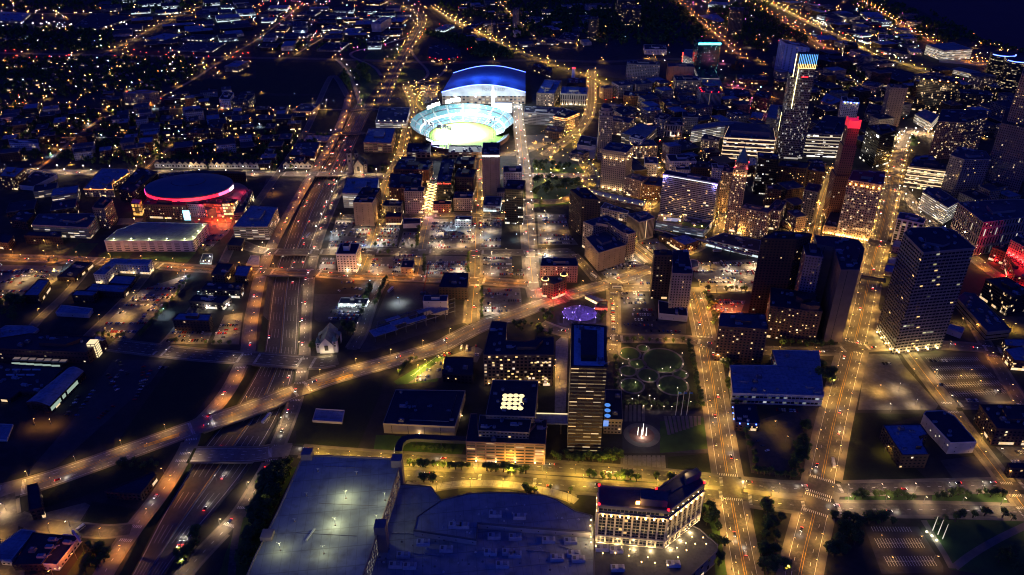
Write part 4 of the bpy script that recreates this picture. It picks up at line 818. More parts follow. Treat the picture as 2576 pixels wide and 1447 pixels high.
BL('g:215,802 497,803 487,742 226,742', 120, 'orange-lit concrete office with deep square windows above the red corner building', 'beigelit', 'dark', 2, square=False, panes=2)
BL('P:1808,822 1932,830 1925,792 1812,788', 86, 'brown brick hotel with warm lit windows beside the orange car park', 'brick', 'mid', 2, square=False, panes=16, cat='hotel', name='hotel')
T('c:680,1128 864,1154 876,1092', 296, 'stone tower with a lit colonnade at its crown and base', 'lime', 'mid', 2, panes=11, cat='office tower')
T('c:660,878 762,880 758,846', 330, 'slim round-crowned brown stone skyscraper by the park', 'lime', 'dark', 0, panes=18, cat='skyscraper', name='skyscraper')
BL('g:848,130 976,165 1000,126', 130, 'orange-lit seven-storey block between the colonnaded tower and its dark neighbour', 'beigelit', 'mid', 2, panes=11)
BL('g:985,186 1122,202 1126,140', 108, 'dark brick block with rows of white-lit bay windows', 'bricklit', 'mid', 1, panes=13, pm='e_winw')
T('c:1672,1270 1775,1282 1800,1232', 470, 'ornate stone tower topped by a green copper pyramid', 'beigelit', 'dark', 0, panes=19, cat='skyscraper', name='skyscraper', box=[])
BL('g:1725,362 1929,402 1960,375 1762,332', 196, 'long beige hotel wing full of small lit windows beside the copper-crowned tower', 'beigelit', 'mid', 3, panes=27, square=False, cat='hotel')
T('g:1583,86 1660,96 1668,60', 305, 'thin orange-washed stone slab squeezed behind the wide hotel', 'beigelit', 'dark', 0, panes=10)
T('P:1908,398 1960,402 1964,388', 90, 'black glass block just behind the copper-crowned tower', 'black', 'dark', 1)
BL('c:312,878 404,894 507,852 380,812', 100, 'ornate stone club building with glowing orange eaves', 'limelit', 'dark', 1, square=False, cat='club building', panes=5)
BL('c:90,846 330,862 382,812 100,806', 88, 'long white parking block beside the glowing stone club', 'garagecool', 'mid', 2, square=False)
BL('c:248,986 368,1000 394,962 270,945', 52, 'small brick house with a hipped roof in front of the stone club', 'brick', 'mid', 0, square=False, name='house', cat='house', panes=3)
BL('c:365,706 565,713 565,660', 84, 'theatre with tall white-lit pilasters and a blue roof', 'column', 'blue', 3, name='theatre', cat='theatre')
BL('c:185,702 318,709 318,606', 92, 'brick warehouse wing with white windows attached beside the domed stadium', 'beigelit', 'blue', 2, panes=5)
BL('c:415,628 555,630 552,590', 40, 'dark low powerhouse at the foot of the red-lit chimney', 'brickdark', 'dark', 1)
BL('c:490,1092 630,1112 642,1042 520,1022', 88, 'pale boxy theatre hall beside the round-crowned skyscraper', 'whiteblank', 'dark', 1, square=False, name='theatre', cat='theatre')
BL('c:430,1152 532,1172 600,1132 500,1108', 52, 'low cream arcaded theatre front facing the yellow-lit road', 'limelit', 'dark', 0, square=False, panes=2)
BL('c:865,482 1115,492 1116,466', 150, 'grey windowed hospital-like slab with one lit floor', 'grey', 'dark', 2, panes=6)
BL('c:1178,502 1375,507 1362,482', 112, 'windowless grey stepped block behind the stone courthouse', 'blank', 'mid', 1)
BL('c:1235,607 1428,610 1430,574', 112, 'grand stone courthouse with warm lit colonnade', 'limelit', 'dark', 2, panes=6)
T('c:1405,332 1575,332 1592,300', 218, 'teal glass casino tower under a bright cyan band', 'teal', 'dark', 1, cat='hotel tower', name='hotel_tower')
GA('c:1288,412 1385,452 1397,376 1302,372', 70, 'parking garage with a vertical red sign by the teal tower', 'garagelit', 'deck', square=False)
BL('c:1408,588 1560,592 1575,500', 30, 'white banded parking wing below the teal glass tower', 'garagelit', 'dark', 0)
T('c:1425,702 1585,704 1592,664', 150, 'white block with irregular vertical stripes and red roof lamps', 'greyrib', 'mid', 1, cat='apartment tower')
GA('c:1428,640 1590,660 1560,580 1440,575', 25, 'low garage with a yellow-green lit deck behind the striped block', 'garage', 'deck', square=False)
BL('c:1148,792 1290,822 1322,800 1172,765', 92, 'six-storey red brick hotel with white sash windows', 'bricklit', 'mid', 2, square=False, panes=8)
BL('c:1270,757 1400,757 1392,722', 44, 'grey flat block beside the six-storey red brick hotel', 'blank', 'mid', 1)
BL('c:1155,942 1290,946 1290,888', 88, 'block of tall white concrete ribs with lit glass between', 'column', 'dark', 2)
T('c:1290,882 1406,887 1392,848', 122, 'plain grey-brown tower behind the ribbed white block', 'grey', 'dark', 1, panes=6)
BL('c:1070,892 1150,907 1202,872 1112,850', 132, 'grey office with rooftop plant boxes above the lit car park', 'grey', 'dark', 3, square=False, panes=5)
GA('c:825,1006 1000,1046 1096,962 960,930', 72, 'wide parking garage with a pale lamp-lit deck behind the skyscraper', 'garage', 'deck', square=False)
BL('c:885,1032 980,1056 1008,1036 920,1006', 128, 'white-walled block joined to the wide lamp-lit garage', 'white', 'mid', 1, square=False, panes=2)
BL('c:920,1107 1100,1102 1100,1052', 92, 'stone block with a string of bulbs along its cornice', 'limelit', 'mid', 2, panes=6)
BL('c:1110,1102 1210,1152 1415,1112 1300,1042', 44, 'low spread-out black roof with a few glowing glass fronts', 'glassdark', 'dark', 3, square=False, panes=5)
GA('c:1350,985 1560,952 1800,942 1690,916 1560,920 1380,945', 95, 'long parking structure with a greenish deck and lit decks', 'garagelit', 'deck', square=False)
BL('c:1425,1047 1560,1067 1566,1040 1450,1012', 76, 'stone office with all its ground floors glowing', 'limelit', 'dark', 1, square=False, panes=10)
BL('P:1822,345 1950,352 1945,322 1835,317', 64, 'big tiered office block wrapped in bright white floor bands', 'band', 'mid', 2, square=False, panes=11, pm='e_winw', box=[(.5, .55, .8, .7, 9)])
BL('c:1190,1217 1390,1217 1388,1166', 98, 'white loft with arched bays behind the wide hotel', 'white', 'dark', 1, panes=5)
BL('c:1240,1282 1345,1283 1340,1232', 58, 'smaller white block with slim fins behind the wide hotel', 'white', 'dark', 0, panes=2)
BL('c:1000,1232 1100,1237 1104,1190', 95, 'stepped white apartment block with yellow lit rooms', 'white', 'mid', 1, panes=8)
BL('c:1460,1152 1570,1152 1572,1118', 82, 'red brick block with glowing orange windows', 'bricklit', 'dark', 1, panes=6)
BL('c:1515,1272 1640,1277 1650,1240', 100, 'white block with a green sign beside the copper-crowned tower', 'white', 'dark', 1, panes=4)
BL('c:1350,1262 1510,1270 1512,1220', 78, 'very dark brown block between two white lofts', 'brickdark', 'dark', 2, panes=3)
T('c:830,62 975,65 970,42', 128, 'broad apartment slab lit at its foot, tallest at the photo top edge', 'apart', 'dark', 1, panes=5, cat='apartment tower')
T('c:797,6 930,6 925,-12', 110, 'apartment slab half hidden behind a broader twin at the top edge', 'apart', 'dark', 0, cat='apartment tower')
T('c:575,147 640,150 638,130', 155, 'slender apartment tower alone in the dark woods', 'apart', 'dark', 0, panes=3, cat='apartment tower')
T('c:1645,76 1750,80 1746,60', 185, 'dim square apartment tower beside the orange avenue', 'apart', 'dark', 1, cat='apartment tower')
T('c:5,76 40,77 38,60', 148, 'pencil-thin pale tower above the dark trees', 'grey', 'dark', 0, cat='apartment tower')
BL('c:1000,373 1168,377 1160,342', 38, 'white four-storey apartment block beside the far freeway', 'white', 'dark', 1, panes=4)
BL('c:155,492 300,547 300,512 170,475', 42, 'long dark-roofed brick school behind the domed stadium', 'brick', 'dark', 1, square=False)
BL('c:840,722 1090,737 1092,702', 60, 'plain brick block beside the lamp-lit avenue', 'brick', 'dark', 1, panes=2)
BL('c:190,322 345,330 340,292', 14, 'far flat-roofed shed with two white wall lamps', 'ware', 'dark', 1)
BL('c:700,905 880,930 890,890', 100, 'orange-lit office wing just behind the round-crowned skyscraper', 'beigelit', 'mid', 1, panes=8)
BL('c:675,800 835,812 835,790', 60, 'flat-topped stone theatre with a red vertical sign', 'lime', 'mid', 1)
BL('c:1600,720 1800,730 1790,680', 34, 'brick shop row along the magenta-lit street', 'brickred', 'dark', 2, panes=4)
BL('c:1640,905 1790,915 1790,880', 28, 'low orange brick shops beside the green plaza', 'bricklit', 'mid', 1, panes=4)
BL('c:1790,890 1880,900 1890,850', 40, 'blue-roofed brick corner shop', 'bricklit', 'blue', 0, panes=2)
BL('c:1820,720 1929,750 1960,700 1850,680', 100, 'long brick warehouse of many dark windows by the magenta-lit street', 'brickred', 'dark', 2, square=False, panes=5)
BL('c:1700,600 1929,610 1929,570', 30, 'broad low market hall with a dark roof', 'brickdark', 'dark', 2)
# --- the right half: skyline
T('d:132,330 315,366 262,330', 235, 'white slab with a blank blue-washed end wall behind the lit skyscraper', 'bluelit_white', 'mid', 1, square=False, cat='apartment tower')
BL('d:350,440 470,470 625,462 600,425 400,412', 85, 'big dark brick arena-like block behind the lit skyscraper', 'brickdark', 'dark', 2, square=False)
BL('d:380,302 530,304 502,266', 20, 'far low blue-roofed hall beside bright car lots', 'brick', 'blue', 1)
T('d:580,342 680,347 682,320', 60, 'stubby dark tower beside the curving lit avenue', 'black', 'dark', 0)
GA('d:1195,338 1325,384 1540,372 1400,322', 72, 'huge cream-lit parking garage near the river', 'garagelit', 'deck', square=False)
GA('d:1380,522 1590,572 1602,545 1440,506', 30, 'smaller white-lit parking deck in front of the huge cream garage', 'garagelit', 'deck', square=False)
T('d:925,662 1055,668 1050,642', 290, 'slender ribbed stone tower with dark window strips near the plaza', 'tan', 'dark', 1, panes=6, cat='office tower')
T('d:1145,592 1450,627 1422,590 1182,566', 238, 'broad dark glass tower with orange roof bands', 'glassdark', 'dark', 1, square=False, panes=10)
T('d:1450,702 1700,722 1692,690', 100, 'dark apartment slab with thin lit vertical strips', 'apart', 'dark', 0, panes=9, pm='e_winw', cat='apartment tower')
BL('d:1280,916 1485,926 1655,882 1640,832 1310,826', 275, 'grand office block glowing with hundreds of warm windows', 'beigelit', 'dark', 3, square=False, panes=45, cat='office block')
T('d:1375,1172 1480,1205 1680,1202 1640,1142 1430,1112', 290, 'pale twin-winged tower with thin vertical rows of windows', 'grey', 'mid', 3, square=False, panes=6, cat='office tower')
BL('d:1060,1252 1345,1286 1345,1242 1100,1202', 160, 'dark office with glowing ribbon windows by the avenue', 'bandwarm', 'dark', 1, square=False, box=[(.55, .6, .4, .5, 5)], panes=9)
BL('d:1080,1215 1270,1212 1240,1172 1110,1180', 60, 'low teal-roofed block behind the ribbon-windowed office', 'glassdark', 'blue', 0, square=False)
T('d:745,948 848,1018 968,988 960,955 870,938', 245, 'black glass tower with two small white signs', 'black', 'dark', 1, square=False, panes=10, pm='e_winw')
BL('d:562,766 690,776 686,740', 148, 'white gridded tower with blue and yellow lights at its top', 'white', 'dark', 0, panes=4, cat='tower')
BL('d:300,1007 555,1017 612,902 440,868', 175, 'broad banded office with a white sign and roof court', 'band', 'dark', 2, square=False, panes=9, pm='e_winw')
BL('d:730,852 865,882 882,800 760,782', 60, 'old brown county hall with a blue roof', 'lime', 'dark', 1, square=False, panes=3)
BL('d:700,642 820,662 832,625', 45, 'squat grey vault building beside the far loop road', 'grey', 'mid', 0)
BL('d:395,762 480,792 566,756 440,702', 52, 'brown warehouse with a teal roof and glowing corner', 'beigelit', 'blue', 0, square=False, panes=3)
GA('d:-10,882 70,900 140,800 20,790', 125, 'yellow-lit parking garage at the foot of the lit skyscraper', 'garage', 'deck', square=False)
BL('d:830,562 1000,622 1110,592 1100,550 900,505', 24, 'spread of dark low roofs by the curving road', 'brickdark', 'dark', 3, square=False)
GA('d:1110,862 1230,932 1287,870 1180,826', 60, 'white-lit parking garage with slanting decks behind the plaza', 'garagelit', 'deck', square=False)
BL('d:65,1252 290,1272 312,1230 100,1212', 190, 'broad dim block of dark rooms below the lit skyscraper', 'brickdark', 'dark', 2, square=False, panes=14)
BL('d:300,1282 430,1302 420,1240 322,1230', 130, 'brick office next to the broad dim block', 'brick', 'dark', 1, square=False, panes=4)
BL('h:0,222 110,227 116,196', 138, 'dim brick hotel with red-lit rooms near the lit skyscraper', 'brick', 'dark', 1, panes=6)
T('h:605,152 865,192 886,92 640,84', 420, 'grand grid-windowed hotel with a flame-lit arcade at its base', 'limelit', 'dark', 3, square=False, panes=41, cat='hotel', name='hotel')
BL('h:420,496 530,512 560,388 480,376', 55, 'low annex with orange uplit bays beside the grand hotel', 'tan', 'dark', 1, square=False)
BL('h:480,302 562,302 580,260', 88, 'little orange-washed block behind the low annex', 'beigelit', 'dark', 0)
T('h:275,228 376,246 402,192', 262, 'slim dark stone tower with neat rows of small windows', 'greydark', 'dark', 0, panes=6)
BL('h:-10,376 96,386 142,312 60,300', 145, 'beige lit building between the small church and the long hotel', 'beigelit', 'dark', 1, square=False, panes=12)
BL('h:115,217 275,222 280,192', 50, 'low glowing glass market between dark towers', 'bandwarm', 'dark', 1, panes=4)
T('h:-50,594 222,600 330,560 60,540', 560, 'tall brown telephone tower with a lit strip of stair windows', 'brickdark', 'dark', 2, square=False, panes=4, cat='skyscraper', name='skyscraper')
T('h:285,722 415,737 385,640', 500, 'ornate slim tower with a teal cap between two dark slabs', 'purple', 'dark', 0, square=False, panes=2)
T('h:548,832 690,832 726,672 682,610 600,590 350,572 370,640 500,660', 540, 'windowless black slab with a stepped roof beside the avenue', 'blank2', 'dark', 3, square=False)
BL('h:15,1102 300,1140 410,1145 362,1012 20,962', 235, 'broad red brick building with rows of lit windows near the avenue', 'brick', 'dark', 2, square=False, panes=20, box=[(.25, .7, .3, .4, 7), (.8, .5, .3, .6, 7)])
T('P:2273,587 2323,637 2348,634 2452,625 2404,583 2374,574 2290,574', 248, 'massive dark federal tower with grid windows and a lit arcade', 'fed', 'dark', 3, square=False, panes=13, pw=(3.6, 1.6), box=[(.3, .5, .3, .4, 3)], cat='office tower')
BL('h:975,442 1170,482 1187,450 1100,412 992,396', 195, 'office of white vertical strips across the avenue from the grand hotel', 'greystrip', 'mid', 1, square=False, panes=6)
BL('h:935,655 1000,662 1030,612 950,608', 40, 'blue-roofed shop next to the strip-fronted office', 'tan', 'blue', 0, square=False, name='store', cat='shop')
BL('h:900,782 965,790 1000,738 912,732', 25, 'middle one of three blue-roofed shops by the federal tower', 'tan', 'blue', 0, square=False, name='store', cat='shop')
BL('h:875,842 945,852 980,800 890,792', 30, 'blue-roofed shop with a yellow wall at the federal tower foot', 'tan', 'blue', 0, square=False, name='store', cat='shop')
GA('h:1165,242 1355,362 1440,312 1300,222 1205,206', 120, 'slatted parking garage with one green-lit end', 'garagelit', 'mid', square=False)
BL('h:1430,322 1625,474 1990,424 1990,300 1800,300', 238, 'monumental stone federal court with giant pilasters', 'court', 'mid', 4, square=False, panes=16, pm='e_winw', cat='courthouse', name='courthouse')
BL('h:1690,662 1800,702 1860,870 2000,900 2060,760 1800,640', 90, 'low wing washed in red light below the red-lit tower', 'brickred', 'dark', 1, square=False)
BL('h:1830,602 2010,702 2060,620 1900,560', 215, 'stone block drenched in red floodlight at the edge', 'lime', 'dark', 1, square=False)
BL('h:1640,900 1840,1032 1990,1000 1800,886', 140, 'black glass block with a tan end wall and white service lights', 'glassdark', 'dark', 2, square=False, panes=4)
BL('h:1425,1040 1655,1300 1832,1282 1562,1012 1480,1000', 62, 'long low banded station building with a black roof', 'band2', 'mid', 4, square=False)
BL('h:1350,1272 1460,1312 1482,1270 1372,1240', 35, 'small white glowing flat building by the federal tower', 'whiteblank', 'pale', 0, square=False)
BL('h:1790,1400 1990,1420 1990,1350 1775,1352', 40, 'blue-roofed building in the corner beyond the big car park', 'bricklit', 'blue', 1, square=False)
BL('P:1843,990 2072,997 2060,884 1943,882 1955,920 1836,920', 25, 'big flat blue-roofed school with white window walls', 'store2', 'blue', 4, square=False, name='school_building', cat='school')
BL('l:850,690 1020,687 957,572 1012,560 965,494 728,500 790,600', 80, 'red brick block with two bright blue roof levels', 'brickdark', 'blue', 1, square=False)
BL('l:1155,612 1320,606 1180,442 1110,408 1000,412 985,430', 68, 'long black-roofed hall with a whitewashed side wall', 'whiteblank', 'dark', 1, square=False, panes=4, pm='e_winw')
BL('l:1450,522 1720,530 1680,372 1340,370', 100, 'brick office with a lit stair corner beside the diagonal street', 'brick', 'dark', 5, square=False, panes=8)
BL('l:1540,772 1700,775 1690,745', 60, 'small dark block at the end of the diagonal street', 'brickdark', 'dark', 0)
BL('l:1500,20 1560,90 1700,100 1700,-20', 60, 'lit building corner with a blue roof by the marked car park', 'bricklit', 'blue', 1, square=False, panes=4)
# --- near: campus of the power company
T('P:1436,924 1526,926 1526,822 1438,815', 212, 'dark bronze office tower with ribbon windows and a blue-rimmed roof', 'wcb', 'dark', 3, square=False, cat='office tower', box=[(.5, .5, .45, .6, 4)])
BL('k:585,462 700,466 693,278 592,274', 88, 'black-roofed annex with three round blue skylights', 'tan2', 'dark', 0, square=False, box=[])
BL('P:1216,894 1392,894 1393,850 1350,849 1350,862 1272,858 1275,812 1237,808', 78, 'old brick office with arched lit windows and rear wings', 'utb', 'dark', 3, square=False, panes=27, pw=(2.4, 1.8))
GA('P:1172,1112 1372,1119 1376,1058 1338,1053 1330,1090 1202,1083 1200,1042 1184,1042', 50, 'open brick-framed parking building with warm lit decks', 'garagebrick', 'dark', square=False)
BL('P:1203,1084 1330,1090 1338,1053 1207,1045', 65, 'mid-height black roof level with plant boxes behind the brick-framed decks', 'tan2', 'dark', 4, square=False, box=[])
BL('P:1222,1046 1345,1050 1354,960 1240,957', 72, 'black flat roof carrying twelve glowing round skylights', 'tan2', 'dark', 0, square=False, box=[])
BL('j:805,490 1260,510 1325,282 885,276', 58, 'broad windowless service centre with a blue-black roof', 'blank3', 'dark', 2, square=False, box=[(.62, .5, .55, .75, 1.2)])
BL('j:1180,170 1372,186 1376,72 1200,66', 54, 'black cube of a substation beside the yellow-lit yard', 'brickdark', 'dark', 0, square=False, box=[], panes=2)
BL('j:358,470 545,482 560,406 380,396', 10, 'lone shed with a ribbed blue roof on the vacant block', 'whiteblank', 'blue', 0, square=False, name='shed', cat='shed')
BL('j:1240,468 1290,470 1290,440 1245,438', 12, 'tiny gatehouse at the corner of the windowless service centre', 'blank3', 'dark', 0, square=False, name='shed', cat='shed') if False else None
BL('k:1415,482 1570,492 1542,366 1404,370', 48, 'small brick building with a string of blue lights on its corner', 'brick', 'dark', 4, square=False, panes=3)
# --- near left
BL('i:790,822 1060,838 1175,692 1160,672', 48, 'dark wedge-shaped brick shop pointing at the bridge', 'brickdark', 'dark', 0, square=False, name='store', cat='shop')
BL('i:222,960 318,940 285,755 205,776', 75, 'narrow black-roofed brick building standing alone by the bridge end', 'brickdark', 'dark', 0, square=False)
BL('i:0,1330 85,1337 265,1116 160,1106 -40,1250', 40, 'blue-roofed building on the lit corner street', 'white2', 'blue', 0, square=False)
BL('i:92,1368 315,1368 475,1152 250,1130', 45, 'black-roofed building between a blue-roofed and a white-walled one', 'brickdark', 'dark', 2, square=False)
BL('i:312,1362 430,1372 605,1152 480,1145', 42, 'white-walled building with a long black roof by the gantry', 'white2', 'dark', 1, square=False)
BL('m:-100,288 870,330 1062,178 700,160 300,140 -100,200', 108, 'long red brick school block with a raised grey-rimmed roof', 'brickwin', 'dark', 1, square=False, cat='school', name='school_building')
BL('m:-120,780 100,800 200,722 400,742 640,490 0,440 -120,440', 34, 'low school wing with a sunken black roof court', 'brickdark', 'dark', 3, square=False, cat='school', name='school_building')
BL('m:0,195 240,215 392,96 330,66 60,60 -60,130', 16, 'pale blue gymnasium roof behind the long school block', 'white2', 'blue', 0, square=False, cat='school', name='school_building')
BL('m:-50,1210 70,1212 132,1056 -20,1050', 12, 'blue roof of a shed beside the school yard', 'white2', 'blue', 0, square=False, name='shed', cat='shed')
# --- arena district
GA('e:785,612 1455,612 1562,482 1050,472 880,532', 78, 'long white parking garage with a green-yellow lit deck by the arena', 'garagew', 'deck', square=False)
GA('e:240,490 660,512 728,432 700,406 290,410', 84, 'parking garage with warm lit decks beside the slim brick tower', 'garage', 'mid', square=False)
T('e:695,362 785,368 850,302 772,272', 150, 'brick tower with a white-lit top floor near the arena', 'tanlit', 'dark', 1, square=False, panes=10)
BL('e:630,217 852,222 842,182 975,98 962,70 765,66', 60, 'L-shaped white office with a glowing court beside the arena', 'limelit', 'blue', 1, square=False, panes=8)
BL('e:890,218 1000,248 1185,92 1050,62', 88, 'black brick building with a few large lit windows by the arena', 'brickdark', 'dark', 4, square=False, panes=10)
BL('e:-5,122 110,132 190,62 50,50', 98, 'brick loft with rows of warm windows at the edge', 'bricklit', 'blue', 1, square=False, panes=12)
BL('e:135,192 250,202 430,112 262,86', 30, 'low black sawtooth hall with white walls', 'whiteblank', 'dark', 1, square=False)
BL('e:180,572 460,582 460,546 216,540', 58, 'dark brick hall below the warm-decked garage', 'brickdark', 'dark', 1, square=False)
BL('e:70,452 200,470 262,402 150,382', 60, 'plain dark brick block behind the warm-decked garage', 'brickdark', 'dark', 0, square=False)
BL('e:-20,622 60,632 102,572 10,552', 50, 'dark corner block washed in orange street light', 'brick', 'dark', 0, square=False)
BL('e:705,862 790,868 875,787 1115,797 1146,756 850,748', 70, 'L-shaped motel with one white front and a blue roof', 'motel', 'blue', 0, square=False, panes=6, cat='motel', name='motel')
BL('e:820,932 985,942 1028,882 870,870', 28, 'low blue-roofed hall behind the motel court', 'brickdark', 'blue', 0, square=False)
BL('e:640,987 930,1002 982,946 700,936', 40, 'wide blue-roofed depot beside the tan car park', 'brickdark', 'blue', 2, square=False)
BL('e:540,1022 700,1027 742,992 570,986', 52, 'narrow blue-roofed depot next to the wide one', 'brickdark', 'blue', 0, square=False)
BL('e:430,882 560,892 696,776 572,770', 30, 'low hall with a pitch black roof by the orange road', 'brickdark', 'dark', 0, square=False)
BL('e:175,1022 290,1024 372,908 290,904', 60, 'dark brick loft with a pale blue roof by the full car park', 'brickdark', 'blue', 1, square=False)
BL('e:420,1152 665,1166 697,1122 462,1096', 26, 'single-storey white garage with a ribbed roof on a vacant block', 'whiteblank', 'blue', 0, square=False)
BL('e:1505,772 1590,776 1602,712 1530,708', 14, 'tiny bright white shop on the corner by the orange road', 'store', 'dark', 0, square=False, name='store', cat='shop', panes=3, pm='e_winw')
GA('e:1755,506 2015,508 2092,360 1890,346', 94, 'tan-decked parking garage with a white end between arena and freeway', 'garage', 'pale', square=False)
BL('e:1710,642 1820,652 1842,596 1750,590', 38, 'small black cabin with a cyan sign below the tan-decked garage', 'brickdark', 'dark', 0, square=False, name='store', cat='shop')
BL('e:1855,792 1950,796 1955,726 1890,722', 12, 'small pale flat roof beside the freeway road', 'whiteblank', 'pale', 0, square=False, name='shed', cat='shed')
BL('e:1590,862 1690,872 1762,788 1642,780', 60, 'brown apartment house with pale corner bays', 'brick', 'dark', 1, square=False, panes=2)
BL('e:1765,872 1860,882 1896,802 1790,800', 52, 'brown apartment house beside the freeway road', 'brick', 'blue', 0, square=False, panes=2)
BL('e:1515,976 1810,988 1832,936 1560,922', 58, 'long dark loft with a row of white lit windows', 'rowlit', 'dark', 2, square=False, panes=9, pm='e_winw')
BL('e:1425,1066 1680,1082 1742,1032 1470,1020', 50, 'dark loft over a floodlit yard', 'rowlit', 'dark', 1, square=False, panes=9, pm='e_winw')
BL('e:1300,1207 1572,1217 1592,1166 1350,1156', 78, 'windowless brick warehouse with a blue roof', 'brickdark', 'blue', 0, square=False)
BL('a:925,702 1120,706 1192,690 1100,680', 90, 'wide school with a blue roof and lit canopy in the dark district', 'tan', 'blue', 1, square=False, panes=6)
BL('a:1650,747 1730,752 1762,702 1690,690', 74, 'modern white apartment block with lit corner balconies', 'white', 'dark', 1, square=False, panes=4)
BL('a:1740,762 1870,762 1870,716', 58, 'modern dark apartment block with lit corner balconies', 'greydark', 'dark', 1, panes=8)
BL('a:1405,1002 1570,1007 1576,976', 66, 'brick block with a row of floodlit bays near the white townhouses', 'bricklit', 'dark', 0, panes=4)
BL('a:1570,962 1670,972 1682,932', 98, 'plain red brick tower block', 'brick', 'dark', 0, panes=2)
BL('a:70,1082 290,1086 282,1056', 56, 'white-gabled hall with green-lit windows', 'white', 'mid', 0, panes=3, pm='e_winw')
BL('a:565,1022 650,1032 682,1002', 78, 'plain brown six-storey apartment house', 'brick', 'dark', 0, panes=2)
BL('a:0,156 160,162 232,100 -20,86', 14, 'vast far blue-roofed factory', 'ware', 'blue', 2, square=False)
BL('a:550,202 742,216 1000,132 700,100', 14, 'vast far black-roofed warehouse with a lit dock yard', 'ware', 'dark', 2, square=False)
BL('a:1320,382 1600,386 1702,322 1422,320', 10, 'far depot with lit roofs beside the tree-dotted road', 'ware', 'mid', 3, square=False)
BL('a:1690,502 1790,506 1816,460', 40, 'blue-roofed school with warm lit wall beside the long road', 'tan', 'blue', 0, panes=2)
BL('a:1100,292 1250,302 1302,256', 10, 'flat far store with a blue roof', 'ware', 'blue', 0)
BL('a:1365,292 1560,302 1602,266', 14, 'far warehouse with white dock lights', 'ware', 'dark', 0)
for i, (s, d, l, st, rf) in enumerate([('b:460,377 632,380 682,322', 12, 'far warehouse with one bright white end wall', 'ware', 'dark'), ('b:60,277 380,280 380,252', 10, 'far long row of lit loading docks', 'ware', 'mid'),
    ('b:310,110 440,112 440,85', 14, 'far black-roofed works in the lit market district', 'ware', 'dark'), ('b:640,250 760,252 760,215', 12, 'far shed with red lamps', 'ware', 'blue'),
    ('b:490,215 640,222 635,190', 18, 'far hall with many white lit bays', 'band', 'dark'), ('b:980,165 1100,168 1110,130', 18, 'far blue-roofed brick hall near the lit curve of freeway', 'brickred', 'blue'),
    ('b:820,20 930,25 935,-5', 20, 'farthest brick hall beside the lit freeway', 'brickred', 'dark'), ('b:1350,220 1420,225 1425,185', 20, 'far blue-lit store by the avenue', 'store', 'blue'),
    ('b:1560,215 1640,220 1640,170', 30, 'far brown factory block behind the avenue', 'brick', 'dark'), ('b:830,310 930,315 935,270', 12, 'far shed under tall lamps', 'ware', 'dark'),
    ('b:20,110 160,112 165,80', 9, 'far shed by a bright green lamp', 'ware', 'dark'), ('b:180,185 330,190 335,160', 9, 'far market shed with white lamps', 'ware', 'mid'),
    ('d:835,290 945,298 950,268', 20, 'far white banded office by the dark wood', 'white', 'mid'), ('d:740,130 880,135 880,95', 22, 'far flat-roofed plant beside bright yards', 'ware', 'blue'),
    ('d:1075,395 1165,400 1160,370', 20, 'curved pale pavilion beside the huge cream garage', 'limelit', 'pale'), ('c:1400,120 1560,170 1610,160 1540,100', 16, 'far blue-roofed school by the orange avenue', 'brick', 'blue'),
    ('c:1480,30 1620,40 1610,20', 20, 'far white-lit store by the orange avenue', 'store', 'blue'), ('c:345,300 470,306 470,250', 24, 'far purple brick tower block', 'purple', 'dark'), ('c:100,160 200,165 200,130', 12, 'far small lit chapel', 'white', 'mid')]):
    BL(s, d, l, st, rf, 1)

